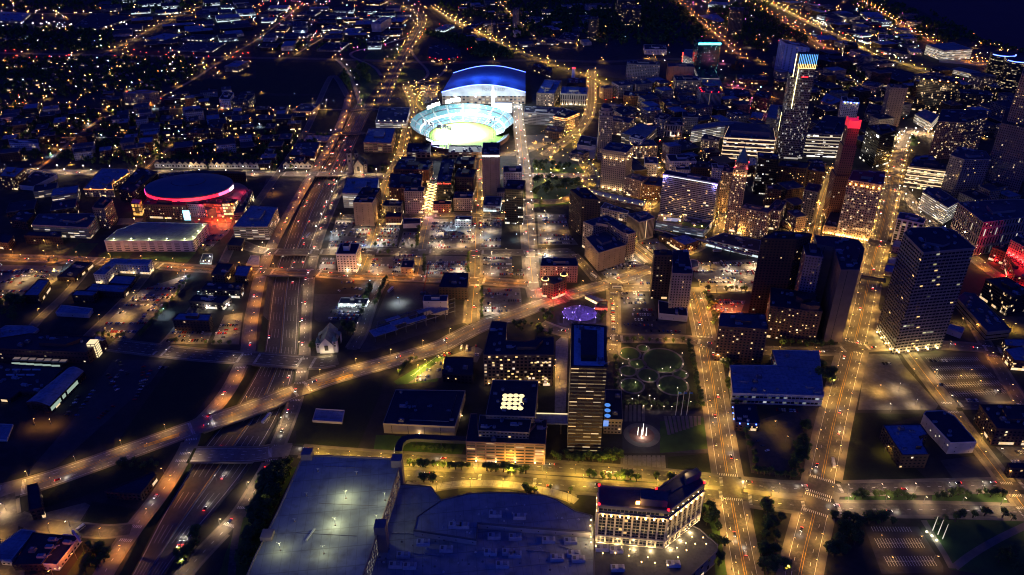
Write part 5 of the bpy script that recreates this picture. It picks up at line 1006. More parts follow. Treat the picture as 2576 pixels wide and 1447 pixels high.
# ------------------------------------------------------------------ smaller buildings between the named ones
def infill(s, n, hr, sz, styles, where, seed, ang=None, roofs=('dark', 'mid', 'dark', 'blue'), nm='building', gap=6.):
    P_ = [(p.x, p.y) for p in G(s)]; xs = [p[0] for p in P_]; ys = [p[1] for p in P_]; r = random.Random(seed); k = 0; tries = 0
    while k < n and tries < n*60:
        tries += 1; x, y = r.uniform(min(xs), max(xs)), r.uniform(min(ys), max(ys)); w, l = r.uniform(*sz), r.uniform(*sz); a = (ang if ang is not None else .0)+r.choice((0, 0, PI/2))
        c, s_ = math.cos(a), math.sin(a); f = lambda u, v: (x+u*c-v*s_, y+u*s_+v*c); ring = [f(u*w/2, v*l/2) for u, v in ((-1, -1), (1, -1), (1, 1), (-1, 1))]; big = [f(u*(w/2+gap), v*(l/2+gap)) for u in (-1, 0, 1) for v in (-1, 0, 1)]
        if not all(in_poly(*q, P_) for q in ring) or not (-60 < proj((x, y, 0))[0] < 2640 and -40 < proj((x, y, 0))[1] < 1460): continue
        if any(near_road(*q, -1, 5) for q in ring+[(x, y)]) or any(in_poly(*q, b[1]) for q in big for b in BLD) or any(in_poly(*v, big[0:1]+[big[2], big[8], big[6]]) for b in BLD if abs(b[0].location.x-x) < 150 and abs(b[0].location.y-y) < 150 for v in b[1]): continue
        if any(in_poly(x, y, q) for q in KEEP): continue
        st = r.choice(styles); h = r.uniform(*hr); k += 1; root = empty(nm, (x, y, 0)); rf = r.choice(roofs); CN = {'brickdark': 'dark brick', 'brick': 'brown brick', 'brickred': 'red brick', 'grey': 'grey', 'greydark': 'dark grey', 'white': 'white', 'lime': 'pale stone', 'tan': 'tan', 'ware': 'flat-roofed', 'garage': 'open-decked', 'bricklit': 'window-lit brick', 'beigelit': 'warm-lit beige', 'glassdark': 'dark glass', 'white2': 'off-white', 'apart': 'dim', 'store': 'white-lit', 'limelit': 'lamp-lit stone'}[st]
        tag(root, '%s %s block %s' % ({'dark': 'black-roofed', 'mid': 'grey-roofed', 'blue': 'blue-roofed'}[rf], CN, where), 'building', '%s %s blocks %s' % (rf, CN, where)); L = [(u-x, v-y) for u, v in ring]
        mb = MB(); mb.prism(L, -.3, h, fmat(st)); mb.obj('wall', root); mb = MB(); mb.prism(L, h, h+.04, M['parapet'], M['roof_'+rf]); o1 = offset(L, .15); i1 = offset(L, -.3)
        for i in range(4): j = (i+1) % 4; mb.face([(*o1[i], h-.6), (*o1[j], h-.6), (*o1[j], h+.8), (*o1[i], h+.8)], M['parapet']); mb.face([(*o1[i], h+.8), (*o1[j], h+.8), (*i1[j], h+.8), (*i1[i], h+.8)], M['parapet'])
        mb.obj('roof', root)
        for _ in range(r.choice((0, 1, 2))): inst('roof_unit', UNIT[r.randrange(4)], root, (r.uniform(-w/4, w/4)*.8, r.uniform(-l/4, l/4)*.8, h+.05), a)
        BLD.append((root, ring, h))
KEEP = [[(p.x, p.y) for p in G(s)] for nm_, m_, s in AREAS if nm_ in ('lawn', 'park', 'plaza', 'field', 'verge')]+[[(p.x, p.y) for p in G(s)] for s in ('P:1025,250 1300,240 1330,400 1025,400', 'P:1100,160 1340,160 1340,260 1100,260', 'e:1000,80 1929,60 1900,480 950,480', 'd:40,700 380,800 320,1220 20,1220', 'd:1150,1040 1700,1040 1700,1400 1150,1400')]
infill('c:600,640 1929,560 1929,1400 860,1400', 55, (12, 34), (22, 44), ('brick', 'brickdark', 'lime', 'grey', 'tan', 'bricklit', 'beigelit', 'greydark'), 'among the downtown towers', 41, .35, gap=3.)
infill('d:0,460 900,500 1100,900 1000,1200 0,1250', 34, (12, 36), (22, 46), ('brickdark', 'brick', 'grey', 'lime', 'beigelit', 'glassdark'), 'behind the red-crowned tower', 42, .3, gap=3.)
infill('d:900,560 1929,560 1929,1100 1300,1100 1000,900', 24, (14, 40), (26, 50), ('brickdark', 'grey', 'glassdark', 'limelit', 'apart'), 'between the plaza and the river', 43, .2, gap=3.)
infill('h:0,80 620,80 560,560 0,560', 16, (14, 30), (18, 34), ('brick', 'brickdark', 'bricklit', 'lime', 'beigelit'), 'behind the telephone tower', 44, .3, gap=2.)
infill('h:980,120 1929,200 1929,520 1200,520', 10, (16, 34), (22, 40), ('grey', 'brickdark', 'lime'), 'behind the federal court', 45, .3, gap=2.)
infill('f:930,60 1929,60 1929,420 930,420', 12, (12, 26), (18, 32), ('brick', 'lime', 'brickdark', 'grey'), 'in the theatre district', 46, 0., gap=2.)
infill('b:0,840 640,840 560,1290 0,1290', 26, (7, 16), (16, 34), ('brickred', 'tan', 'brickdark', 'brick'), 'beside the freeway service road', 47, .1)
infill('a:700,750 1929,700 1929,1180 900,1200', 44, (8, 20), (18, 38), ('brickdark', 'brickred', 'tan', 'bricklit', 'white2'), 'in the blocks behind the arena', 48, .35)
infill('a:0,760 700,850 900,1200 0,1240', 30, (8, 20), (20, 40), ('brickdark', 'brick', 'bricklit', 'white2'), 'in the far orange-lit blocks', 49, .4)
infill('b:0,60 1280,60 1250,400 0,400', 50, (6, 14), (30, 80), ('ware', 'brickdark', 'white2', 'store', 'brickred'), 'in the far market district', 50, .1)
infill('a:700,0 1929,0 1929,400 900,400', 30, (6, 12), (40, 100), ('ware', 'brickdark', 'white2', 'store'), 'in the far industrial belt', 51, .4)
infill('d:300,90 1150,120 1200,420 900,560 300,420', 34, (6, 16), (26, 60), ('ware', 'brickdark', 'white2', 'store', 'garage'), 'beside the curving lit avenue', 52, .3)
infill('b:1500,0 1929,0 1929,420 1560,330', 14, (7, 16), (20, 44), ('brick', 'white2', 'ware', 'brickred'), 'by the far diagonal avenue', 53, .2)
infill('c:0,100 760,0 760,380 0,400', 16, (7, 18), (20, 44), ('brick', 'white2', 'ware'), 'among the dark woods', 54, .2)
infill('e:0,0 620,100 600,600 0,760', 10, (8, 18), (24, 44), ('brickdark', 'brick', 'garage'), 'beside the arena car parks', 55, .4)
infill('d:0,0 560,60 500,160 0,90', 8, (6, 12), (26, 60), ('ware', 'store', 'brick'), 'at the top of the lit avenue', 56, .3)
infill('h:1380,1180 1929,880 1929,1400 1500,1447', 4, (8, 16), (18, 34), ('brickdark', 'tan'), 'beyond the marked car park', 57, .3)
# ------------------------------------------------------------------ landmarks
def scatter0(s, n, seed, z=0.):
    P_ = [(q.x, q.y) for q in G(s, z)]; xs = [q[0] for q in P_]; ys = [q[1] for q in P_]; r = random.Random(seed); out = []
    for _ in range(n*30):
        x, y = r.uniform(min(xs), max(xs)), r.uniform(min(ys), max(ys))
        if len(out) < n and in_poly(x, y, P_): out.append((x, y))
    return out
def solve2(p, dy, zb):
    lo, hi = zb+.5, 320.
    for _ in range(40):
        m = (lo+hi)/2; v = gp(p, m)
        if proj((v.x, v.y, zb))[1]-p[1] < dy: lo = m
        else: hi = m
    return (lo+hi)/2
def loc(mb, c): mb.v = [(v[0]-c[0], v[1]-c[1], v[2]) for v in mb.v]; return mb
def ccw(q):
    q = [(p[0], p[1]) for p in q]; return q if area(q) > 0 else q[::-1]
def sign(text, mat, size, pos, normal2d, parent, name='sign_lettering', flat=False, depth=.25):
    cu = bpy.data.curves.new(name, 'FONT'); cu.body = text; cu.size = size; cu.align_x = 'CENTER'; cu.align_y = 'CENTER'; cu.extrude = depth/2; cu.resolution_u = 2; cu.space_character = 1.08
    t = bpy.data.objects.new('tmp', cu); C.objects.link(t)
    dg = bpy.context.evaluated_depsgraph_get(); me = bpy.data.meshes.new_from_object(t.evaluated_get(dg)); bpy.data.objects.remove(t)
    me.name = name; me.materials.clear(); me.materials.append(M[mat])
    o = bpy.data.objects.new(name, me); C.objects.link(o); o.parent = parent; o.location = pos
    a = math.atan2(normal2d[1], normal2d[0])+PI/2
    o.rotation_euler = (0 if flat else PI/2, 0, a)
    return o
def find(word):
    for b in BLD:
        if word in b[0]['label']: return b
    raise KeyError(word)
def front_edge(b, k=None):
    """the wall of a building that faces the camera most squarely: two ends, outward normal, height"""
    root, q, h = b; c = Vector(root.location[:2]); best = None
    for i in range(len(q)):
        a, d = Vector(q[i]), Vector(q[(i+1) % len(q)]); e = d-a; n = Vector((e.y, -e.x)).normalized(); s = n.dot(-c.normalized())*e.length
        if best is None or s > best[0]: best = (s, a-c, d-c, n, h)
    return best[1:]
def wall_sign(word, text, mat, size, below=3., t=.5):
    b = find(word); a, d, n, h = front_edge(b); p = a.lerp(d, t)+n*.5
    return sign(text, mat, size, (p.x, p.y, h-below), n, b[0])
wall_sign('dark glass headquarters', 'Little Caesars', 'e_red2', 3.6, 2.5)
wall_sign('tall narrow tan tower', 'WOODWARD', 'e_sign', 4.2, 2.5)
wall_sign('grand grid-windowed hotel', 'WESTIN', 'e_win', 6., solve_h(pts('h:605,152')[0], 420*.33385)-17, .8)
wall_sign('black glass tower with two', '1001', 'e_sign', 5., 5, .85)
wall_sign('broad banded office', 'One', 'e_sign', 5., 4, .25)
wall_sign('brown brick hotel', 'HOTEL', 'e_sign', 4., 1., .5) if False else None
# lit cornice and corner lamps of the wide hotel
b = find('wide concrete hotel slab'); a, d, n, h = front_edge(b); mb = MB(); p0 = a.lerp(d, .1)+n*.6; p1 = a.lerp(d, .9)+n*.6
mb.bar((p0.x, p0.y, h-1.5), (p1.x, p1.y, h-1.5), .7, M['e_softw']); mb.obj('cornice_light', b[0])
for t in (.01, .035, .06, .085, .915, .94, .965, .99):
    mb = MB(); p = a.lerp(d, t)+n*.8; mb.box((p.x, p.y, h-3.), (1.2, 1.2, 1.8), M['e_violet']); mb.obj('lamp', b[0])
    if t in (.035, .965): light((p.x+n.x*3, p.y+n.y*3, h-6), 5000, (.35, .3, 1), b[0])
# cyan crown of the teal tower
b = find('teal glass casino'); a, d, n, h = front_edge(b); mb = MB(); p0, p1 = a+n*.5, d+n*.5
for z in (2., 3.6, 5.2): mb.bar((p0.x, p0.y, h-z+4), (p1.x, p1.y, h-z+4), 1.5, M['e_cyan'])
mb.obj('light_band', b[0])
b = find('vertical red sign'); a, d, n, h = front_edge(b); mb = MB(); mb.box((b[1][0][0]-b[0].location.x, b[1][0][1]-b[0].location.y, 6), (2, 2, h), M['e_red2']); mb.obj('sign', b[0])
b = find('blank blue-washed end wall')
# orange crown lights, uplights etc: (label word, colour, count, height fraction, power, out, lamp material, size)
for wd, colr, cnt, fz, pw, om, sz in [('grand grid-windowed', (1, .5, .12), 13, .02, 2600, 'e_lamp', 1.2), ('grand grid-windowed', (1, .42, .08), 6, .93, 900, 'e_orange', 1.8), ('stone tower with a lit colonnade', (1, .7, .35), 7, .80, 1500, 'e_lamp', 1.),
        ('stone tower with a lit colonnade', (1, .7, .35), 7, .04, 3600, 'e_lamp', 1.), ('ornate stone club', (1, .45, .1), 5, .93, 900, 'e_lamp', 1.), ('massive dark federal', (1, .75, .25), 9, .02, 6500, 'e_lamp', 1.2),
        ('orange uplit bays', (1, .45, .1), 6, .06, 1400, 'e_orange', 1.), ('theatre with tall white-lit', (1, .8, .5), 6, .04, 1600, 'e_white', 1.), ('ornate stone tower topped', (1, .6, .25), 4, .9, 900, 'e_lamp', 1.),
        ('white nine-storey', (1, .75, .35), 2, .05, 2600, 'e_white', .8), ('stone block drenched', (1, .02, .02), 6, .55, 16000, 'e_red', 1.), ('low wing washed', (1, .02, .02), 4, .1, 12000, 'e_red', 1.), ('red brick hotel with white sash', (1, .7, .4), 2, .7, 900, 'e_white', .8),
        ('irregular vertical stripes', (1, .1, .05), 6, 1.02, 120, 'e_red', 1.8), ('string of bulbs', (1, .7, .3), 9, .93, 120, 'e_lamp', .9), ('orange roof bands', (1, .4, .1), 5, .99, 500, 'e_orange', 2.), ('pale-fronted apartment tower', (1, .8, .6), 1, .03, 1800, 'e_white', .8),
        ('windowless service centre', (1, .75, .45), 2, .15, 900, 'e_lamp', .7), ('old brick office with arched', (1, .7, .3), 7, .1, 700, 'e_lamp', .8), ('open brick-framed', (1, .65, .25), 4, .08, 2400, 'e_lamp', 1.),
        ('long white parking garage with', (.9, 1, .45), 8, 1.09, 7000, 'e_white', .9), ('L-shaped motel', (1, .75, .4), 2, .1, 700, 'e_lamp', .6), ('L-shaped white office with', (1, .55, .2), 5, .97, 350, 'e_orange', 1.2), ('tan four-storey', (1, .5, .2), 4, .1, 1600, 'e_lamp', .8),
        ('dark loft over a floodlit', (1, .9, .8), 2, .2, 5500, 'e_white', 1.), ('white gridded tower', (.1, .3, 1), 5, .97, 800, 'e_blue', 1.8), ('white gridded tower', (1, .9, .3), 3, .93, 500, 'e_ylw', 1.6),
        ('curved blue-roofed garage', (1, .9, .5), 10, 1.08, 500, 'e_lamp', .8), ('old white three-storey', (.8, 1, .9), 2, .9, 2500, 'e_cool', .8), ('little orange-washed', (1, .35, .06), 3, .2, 2600, 'e_orange', 1.), ('string of blue lights', (.05, .2, 1), 6, .95, 260, 'e_blue', 1.),
        ('red lit edges', (1, .05, .02), 5, .98, 700, 'e_red', 2.2), ('low white-lit shop', (.85, .95, 1), 5, .9, 3500, 'e_white', .9), ('long parking garage with rows', (1, .9, .75), 5, 1.12, 800, 'e_white', .9), ('tiny bright white shop', (.9, .95, 1), 4, 1., 1300, 'e_white', .7)]:
    b = find(wd); a, d, n, h = front_edge(b); root = b[0]
    q = b[1]; c = root.location; edges = []
    for i in range(len(q)):
        A, D = Vector(q[i]), Vector(q[(i+1) % len(q)]); e = D-A; nn_ = Vector((e.y, -e.x)).normalized()
        if nn_.dot(-Vector(c[:2]).normalized()) > .15 and e.length > 9: edges.append((A-Vector(c[:2]), D-Vector(c[:2]), nn_, e.length))
    tot = sum(e[3] for e in edges)
    for (A, D, nn_, L) in edges:
        k = max(1, round(cnt*L/tot)) if cnt else 0
        for i in range(k):
            p = A.lerp(D, (i+.5)/k)+nn_*(1.4 if fz < 1 else -3); z = h*fz+.6
            mb = MB(); mb.box((0, 0, 0), (sz, sz, sz*.8), M[om]); mb.bar((0, 0, 0), (-nn_.x*1.4*(fz < 1), -nn_.y*1.4*(fz < 1), -.6), .15, M['pole']); o = mb.obj('lamp', root, (p.x, p.y, z))
            if pw: light((p.x+nn_.x*.8, p.y+nn_.y*.8, z+1.2), pw*.55, colr, root, .4)
def bands(word, zs, mat, w=.9, off=.3):
    b = find(word); c = b[0].location; q = offset(b[1], off)
    for z in zs:
        mb = MB()
        for i in range(len(q)): j = (i+1) % len(q); mb.bar((q[i][0]-c.x, q[i][1]-c.y, b[2]*z), (q[j][0]-c.x, q[j][1]-c.y, b[2]*z), w, M[mat])
        mb.obj('light_band', b[0])
bands('big tiered office', (.2, .35, .5, .66, .82, .97), 'e_softo', 1.5); bands('broad banded office', (.2, .33, .46, .6, .74, .88), 'e_dimw2', 1.3); bands('glowing ribbon windows', (.25, .42, .6, .78, .93), 'e_softo', 1.3)
bands('glowing orange eaves', (.97, .84), 'e_orange2', .9); bands('L-shaped white office with', (.96,), 'e_orange2', .5); bands('huge cream-lit', (.3, .55, .8), 'e_dimw2', 1.2); bands('slanting decks', (.3, .6, .9), 'e_dimw2', 1.2)
# green copper pyramid
b = find('green copper pyramid'); h = b[2]; q = offset(b[1], -1); c = b[0].location
mb = MB(); L = [(p[0]-c.x, p[1]-c.y) for p in q]; mb.prism(L, h, h+9, fmat('beigelit')); cs = [(x*.9, y*.9) for x, y in L]
for i in range(4):
    j = (i+1) % 4; mb.face([(*cs[i], h+9), (*cs[j], h+9), (cs[j][0]*.08, cs[j][1]*.08, h+27), (cs[i][0]*.08, cs[i][1]*.08, h+27)], M['copper'])
mb.bar((0, 0, h+26), (0, 0, h+36), .6, M['pole']); mb.obj('pyramid_roof', b[0])
for x, y in L: light((x*1.1, y*1.1, h+3), 900, (1, .15, .2), b[0]); mb = MB(); mb.box((x*1.05, y*1.05, h+1), (1.5, 1.5, 1), M['e_red']); mb.obj('lamp', b[0])
# round crown of the slim skyscraper
b = find('round-crowned'); h = b[2]; mb = MB(); mb.cone((0, 0), 13, 13, h, h+9, M['stone'], 20, M['roof_dark']); mb.cone((0, 0), 10, 9, h+9, h+14, M['stone'], 20, M['roof_dark']); mb.obj('round_crown', b[0])
for i in range(12):
    t = 2*PI*i/12; mb = MB(); mb.box((13.2*math.cos(t), 13.2*math.sin(t), h+2), (1.6, 1.6, 4), M['roof_dark']); mb.obj('arch', b[0])
# twelve glowing skylights
b = find('twelve glowing'); h = b[2]; c = b[0].location
for r_, row in enumerate([((1271, 995), (1284, 995), (1298, 995), (1312, 996)), ((1270, 1004), (1283, 1005), (1297, 1005), (1311, 1006)), ((1268, 1015), (1281, 1015), (1296, 1015), (1310, 1016)), ((1266, 1025), (1281, 1025), (1295, 1026), (1309, 1027))]):
    for (x, y) in row[:4 if r_ < 4 else 3]:
        if r_ == 3 and False: continue
        p = gp((x, y), h+1); mb = MB(); mb.cone((0, 0), 3.1, 2.9, 0, .9, M['parapet'], 14, M['e_glow'])
        for k in (-1.2, 0, 1.2): mb.bar((-2.8, k, .95), (2.8, k, .95), .18, M['pole'])
        mb.obj('skylight', b[0], (p.x-c.x, p.y-c.y, h))
b = find('three round blue'); h = b[2]; c = b[0].location
for y in (370, 404, 438):
    p = gp(pts('k:605,%d' % y)[0], h+1); mb = MB(); mb.cone((0, 0), 3.3, 3., 0, 1., M['parapet'], 14, M['e_blueglow']); mb.obj('skylight', b[0], (p.x-c.x, p.y-c.y, h))
a, d, n, hh = front_edge(b); p = a.lerp(d, .1)+n*.4; mb = MB(); mb.box((p.x, p.y, hh*.55), (5, .6, hh*.4), M['e_blueglow']); mb.obj('window', b[0])
# blue rim panels on the bronze tower roof
b = find('dark bronze office'); h = b[2]; q = [(x-b[0].location.x, y-b[0].location.y) for x, y in b[1]]; o1, i1 = offset(q, -2.5), offset(q, -9); mb = MB()
for i in range(4): j = (i+1) % 4; mb.face([(*o1[i], h+.4), (*o1[j], h+.4), (*i1[j], h+.4), (*i1[i], h+.4)], M['metalw'])
mb.obj('roof_walkway', b[0])
# glowing stair tower on the school
p = G('m:940,400', 0)[0]; t = empty('stair_tower', (p.x, p.y, 0)); tag(t, 'glowing glass stair tower on the corner of the long school block', 'stair tower')
mb = MB(); mb.box((0, 0, 0), (9, 9, 19), M['e_soft']); mb.obj('glass', t, (0, 8, 0)); mb = MB()
for z in range(0, 20, 3): mb.box((0, 8, z), (9.6, 9.6, .5), M['steel'])
for sx in (-4.7, 0, 4.7): mb.box((sx, 3.2, 0), (.5, .5, 19), M['steel'])
mb.obj('frame', t)
b = find('low school wing with a sunken'); h = b[2]; c = b[0].location
for i in range(7):
    q = gp(pts('m:%d,%d' % (172+i*78, 392+i*4))[0], h+1); mb = MB(); mb.box((0, 0, 0), (8, 5, 1.6), M['parapet']); mb.box((0, 0, 1.6), (7, 4, .2), M['e_dimwarm']); mb.obj('skylight', b[0], (q.x-c.x, q.y-c.y, h+.4))
for x in (160, 230, 300, 385, 470, 560): q = gp(pts('m:%d,%d' % (x, 437+(x-160)*.06))[0], h+1); mb = MB(); mb.box((0, 0, 0), (9, .5, 2), M['e_dimcool']); mb.obj('window', b[0], (q.x-c.x, q.y-c.y, h))
for i in range(6):
    q = gp(pts('m:%d,%d' % (165+(i % 3)*100-(i//3)*60, 497+(i//3)*52))[0], h+1); mb = MB(); mb.box((0, 0, 0), (9, 1.6, 1.2), M['metalw']); mb.obj('roof_unit', b[0], (q.x-c.x, q.y-c.y, h))
# curved blue roof of the school gymnasium
A_, B_, C_ = [gp(q, 9).to_2d() for q in pts('m:260,830 500,868 845,515')]; D_ = gp(pts('m:690,480')[0], 9).to_2d(); cc_ = (A_+B_+C_+D_)/4; t = empty('school_gymnasium', (cc_.x, cc_.y, 0)); tag(t, 'long school hall with a gently curved blue roof and a lit glass side', 'school hall'); A_, B_, C_, D_ = [q-cc_ for q in (A_, B_, C_, D_)]
mb = MB(); wl = MB()
for i in range(12):
    f = lambda P_, Q_, u: (P_.lerp(Q_, u).x, P_.lerp(Q_, u).y, 9+3.4*math.sin(PI*u)); mb.face([f(A_, B_, i/12), f(A_, B_, (i+1)/12), f(D_, C_, (i+1)/12), f(D_, C_, i/12)], M['roof_blue'])
    a0, a1 = f(A_, B_, i/12), f(A_, B_, (i+1)/12); wl.face([(a0[0], a0[1], 0), (a1[0], a1[1], 0), a1, a0], M['brown'])
mb.obj('curved_roof', t); wl.prism([A_, B_, C_, D_], 0, 9, fmat('brickdark')); wl.obj('wall', t)
for i in range(22):
    q = B_.lerp(C_, (i+.5)/22); n_ = (C_-B_).normalized(); mb = MB(); mb.box((0, 0, 0), ((C_-B_).length/26, .5, 4), M['e_dimcool'] if R.random() < .55 else M['glass']); o = mb.obj('window', t, (q.x+n_.y*.3, q.y-n_.x*.3, 3)); o.rotation_euler = (0, 0, math.atan2(n_.y, n_.x))
# ---- red-lit corner building with two turrets
r_, L, h, an = BL('g:228,918 318,942 405,908 392,872 242,882', 112, 'three-storey corner building floodlit red with two gold-ringed turrets', 'brickred', 'dark', 1, square=False, box=[])
for s in ('g:250,915', 'g:390,880'):
    p = gp(pts(s)[0], h); x, y = p.x-r_.location.x, p.y-r_.location.y; mb = MB(); mb.cone((x, y), 4, 4, 0, h+3, fmat('brickred'), 14, M['roof_dark']); mb.cone((x, y), 4.4, .2, h+3.6, h+8, M['roof_dark'], 14); mb.obj('turret', r_)
    mb = MB(); mb.cone((x, y), 4.7, 4.7, h+2.9, h+3.7, M['e_gold'], 16); mb.obj('light_ring', r_)
for s in ('g:222,1010', 'g:225,960', 'g:290,1050', 'g:335,1040', 'g:405,985', 'g:385,1010', 'g:345,960'):
    p = gp(pts(s)[0], 2.); x, y = p.x-r_.location.x, p.y-r_.location.y; light((x, y-3, 4), 3600, (1, .02, .01), r_, .4); mb = MB(); mb.box((x, y-3, 2), (.9, .9, .6), M['e_red']); mb.obj('lamp', r_)
# ---- tiered lit skyscraper
base = gp(pts('d:160,1190')[0], 0); t = empty('skyscraper', (base.x, base.y, 0)); tag(t, 'tallest tiered glass skyscraper with a blue and gold striped crown', 'skyscraper')
tiers = [('d:105,852 322,862 345,812', 335), ('d:172,582 345,590 362,556', 612), ('d:226,512 356,516 366,486', 682)]
sk = None
for s, dd in tiers:
    h = solve_h(pts(s)[0], dd*.33385); q = shape(s, h); mb = MB(); L = [(x-base.x, y-base.y) for x, y in q]; mb.prism(L, 0, h, fmat('sky'), M['roof_dark']); mb.obj('wall', t); sk = (L, h)
L, h = sk; L = ccw(L); fe = min(range(4), key=lambda i: (Vector(L[i])+Vector(L[(i+1) % 4])).dot(Vector((-base.x, -base.y)).normalized())*-1)
a, d = Vector(L[fe]), Vector(L[(fe+1) % 4]); n = Vector(((d-a).y, -(d-a).x)).normalized()
H2 = solve_h(pts('d:228,408')[0], 786*.33385)
mb = MB(); mb.prism(offset(L, -1.5), h, H2-2, fmat('glassdark'), M['roof_dark']); mb.obj('crown_core', t)
for i in range(11):
    p = a.lerp(d, i/10.)+n*.4; mb = MB(); mb.bar((p.x, p.y, h), (p.x, p.y, h+(H2-h)*.3), .55, M['e_gold']); mb.bar((p.x, p.y, h+(H2-h)*.3), (p.x, p.y, H2), .6, M['e_skyblue']); mb.obj('light_stripe', t)
    mb = MB(); z1 = h-(H2-h)*.35; z0 = h-(H2-h)*1.5; mb.bar((p.x, p.y, z0), (p.x, p.y, z0+(z1-z0)*.3), .45, M['e_gold']); mb.obj('light_stripe', t)
pc = a.lerp(d, .5)+n*.5; mb = MB(); mb.box((pc.x, pc.y, h-(H2-h)*1.0), (11, .5, 9), M['e_red']); mb.obj('light_panel', t)
mb = MB(); p = a+n*.5; q = d+n*.5; mb.bar((p.x, p.y, h-.4), (q.x, q.y, h-.4), .8, M['e_gold']); mb.bar((p.x, p.y, h-(H2-h)*1.55), (q.x, q.y, h-(H2-h)*1.55), .8, M['e_gold']); mb.obj('light_band', t)
for s, dd in [('d:220,405', 786), ('d:175,576', 612), ('d:105,846', 335), ('d:232,520', 682)]:
    hh = solve_h(pts(s)[0], dd*.33385); p = gp(pts(s)[0], hh); x, y = p.x-base.x-.5, p.y-base.y-.8; mb = MB(); mb.bar((x, y, hh*(.58 if hh > 120 else .6)), (x, y, hh), .8, M['e_ylw2']); mb.obj('edge_light', t)
# ---- red-crowned tower
p0 = pts('d:602,968')[0]; h = solve_h(p0, 226); q = shape('d:602,968 690,972 696,944', h); cx = sum(x for x, y in q)/4; cy = sum(y for x, y in q)/4
t = empty('skyscraper', (cx, cy, 0)); tag(t, 'stepped dark red-brown skyscraper with a glowing red crown', 'skyscraper'); L = [(x-cx, y-cy) for x, y in q]
for sc_, hh in ((1, h), (1.22, h*.82), (1.45, h*.5)): mb = MB(); mb.prism([(x*sc_, y*sc_) for x, y in L], 0, hh, fmat('stott'), M['roof_dark']); mb.obj('wall', t)
mb = MB(); mb.prism([(x*.9, y*.9) for x, y in L], h, h+11, M['redcrown'], M['redcrown']); mb.obj('crown', t)  # red lighting of the crown put in as its own glow
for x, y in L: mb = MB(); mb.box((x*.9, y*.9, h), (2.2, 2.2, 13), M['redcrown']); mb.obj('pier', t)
light((0, -20, h+8), 9000, (1, .03, .02), t)
# ---- river towers, spire tower
for k, (s, lab) in enumerate([('d:1775,402', 'dark round riverside tower with a blue light ring, standing apart'), ('d:1890,446', 'dark round riverside tower cut by the photo edge, blue light ring')]):
    p = pts(s)[0]; h = solve_h(p, (88, 100)[k]); v = gp(p, h); t = empty('round_tower', (v.x, v.y, 0)); tag(t, lab, 'tower')
    mb = MB(); mb.cone((0, 0), 26, 26, 0, h, fmat('rencen'), 28, M['roof_dark']); mb.obj('wall', t)
    mb = MB()
    for i in range(28):
        a0, a1 = PI*1.05+PI*.9*i/28, PI*1.05+PI*.9*(i+1)/28; mb.bar((26.6*math.cos(a0), 26.6*math.sin(a0), h-1.5), (26.6*math.cos(a1), 26.6*math.sin(a1), h-1.5), 1.4, M['e_blue2'])
    mb.obj('light_ring', t); mb = MB(); mb.cone((0, 0), 34, 34, 0, h*.3, fmat('rencen'), 24, M['roof_dark']); mb.obj('podium', t)
r_, L, h, an = T('d:1915,560 2150,600 2160,520', 900, 'giant dark spired skyscraper rising past the photo edge', 'spire', 'dark', 0, square=False, panes=50, cat='skyscraper', name='skyscraper')
mb = MB(); mb.prism([(x*1.3, y*1.3) for x, y in L], 0, h*.62, fmat('spire'), M['roof_dark']); mb.obj('wall', r_)
# ---- stadium (ballpark)
L0, L1 = gp((1040, 303), 18), gp((1292, 300), 18); rx = (L1-L0).length/2; cx = (L0.x+L1.x)/2; ytop = gp((1165, 262), 28).y; ybot = gp((1160, 386), 4).y; cy = (ytop+ybot)/2; ry = (ytop-ybot)/2
t = empty('ballpark', (cx, cy, 0)); tag(t, 'floodlit open-air ballpark with teal seating around a glaring green field', 'stadium')
def el(a, r): return (rx*r*math.cos(a), ry*r*math.sin(a))
N = 96; A0, A1 = math.radians(-8), math.radians(232)
def D0(i): a = 360*i/48; return a < 236
def bowl(r0, z0, r1, z1, mat, nm, stripes=True, a0=A0, a1=A1):
    mb = MB()
    for i in range(N):
        b0, b1 = a0+(a1-a0)*i/N, a0+(a1-a0)*(i+1)/N; st = M['aisle'] if stripes and i % 8 == 0 else mat; nr = 9 if stripes else 1
        for k in range(nr):
            q0, q1 = k/nr, (k+1)/nr; u0, v0, u1, v1 = r0+(r1-r0)*q0, z0+(z1-z0)*q0, r0+(r1-r0)*q1, z0+(z1-z0)*q1; m_ = st
            if stripes and st is mat: m_ = M['steel'] if k == 4 else (M['roof_blue'] if R.random() < .22 else mat)
            mb.face([(*el(b0, u0), v0), (*el(b1, u0), v0), (*el(b1, u1), v1), (*el(b0, u1), v1)][::-1], m_)
    return mb.obj(nm, t)
bowl(.66, 2, .82, 10, M['seat'], 'lower_stand'); bowl(.83, 15, 1., 29, M['seat'], 'upper_stand')
bowl(.82, 10, .83, 15, M['e_softw'], 'suite_level', False); bowl(.66, 0, .66, 2.2, M['brown'], 'field_wall', False)
bowl(1., 29, 1.01, 0, fmat('glassdark'), 'outer_wall', False); bowl(.815, 10.4, .82, 11.4, M['e_softw'], 'ribbon_light', False)
mb = MB(); mb.face([(*el(2*PI*i/48, .665 if D0(i) else .8), .35) for i in range(48)], M['field']); mb.obj('field', t)
mb = MB(); hp = Vector(el(math.radians(205), .42)); ang0 = math.radians(25)
mb.face([(hp.x, hp.y, .40)]+[(hp.x+30*math.cos(ang0+a), hp.y+30*math.sin(ang0+a), .40) for a in [math.radians(-45+90*i/10) for i in range(11)]], M['clay'])
mb.face([(hp.x+9*math.cos(a), hp.y+9*math.sin(a), .42) for a in [2*PI*i/14 for i in range(14)]], M['clay']); mb.obj('infield', t)
mb = MB()
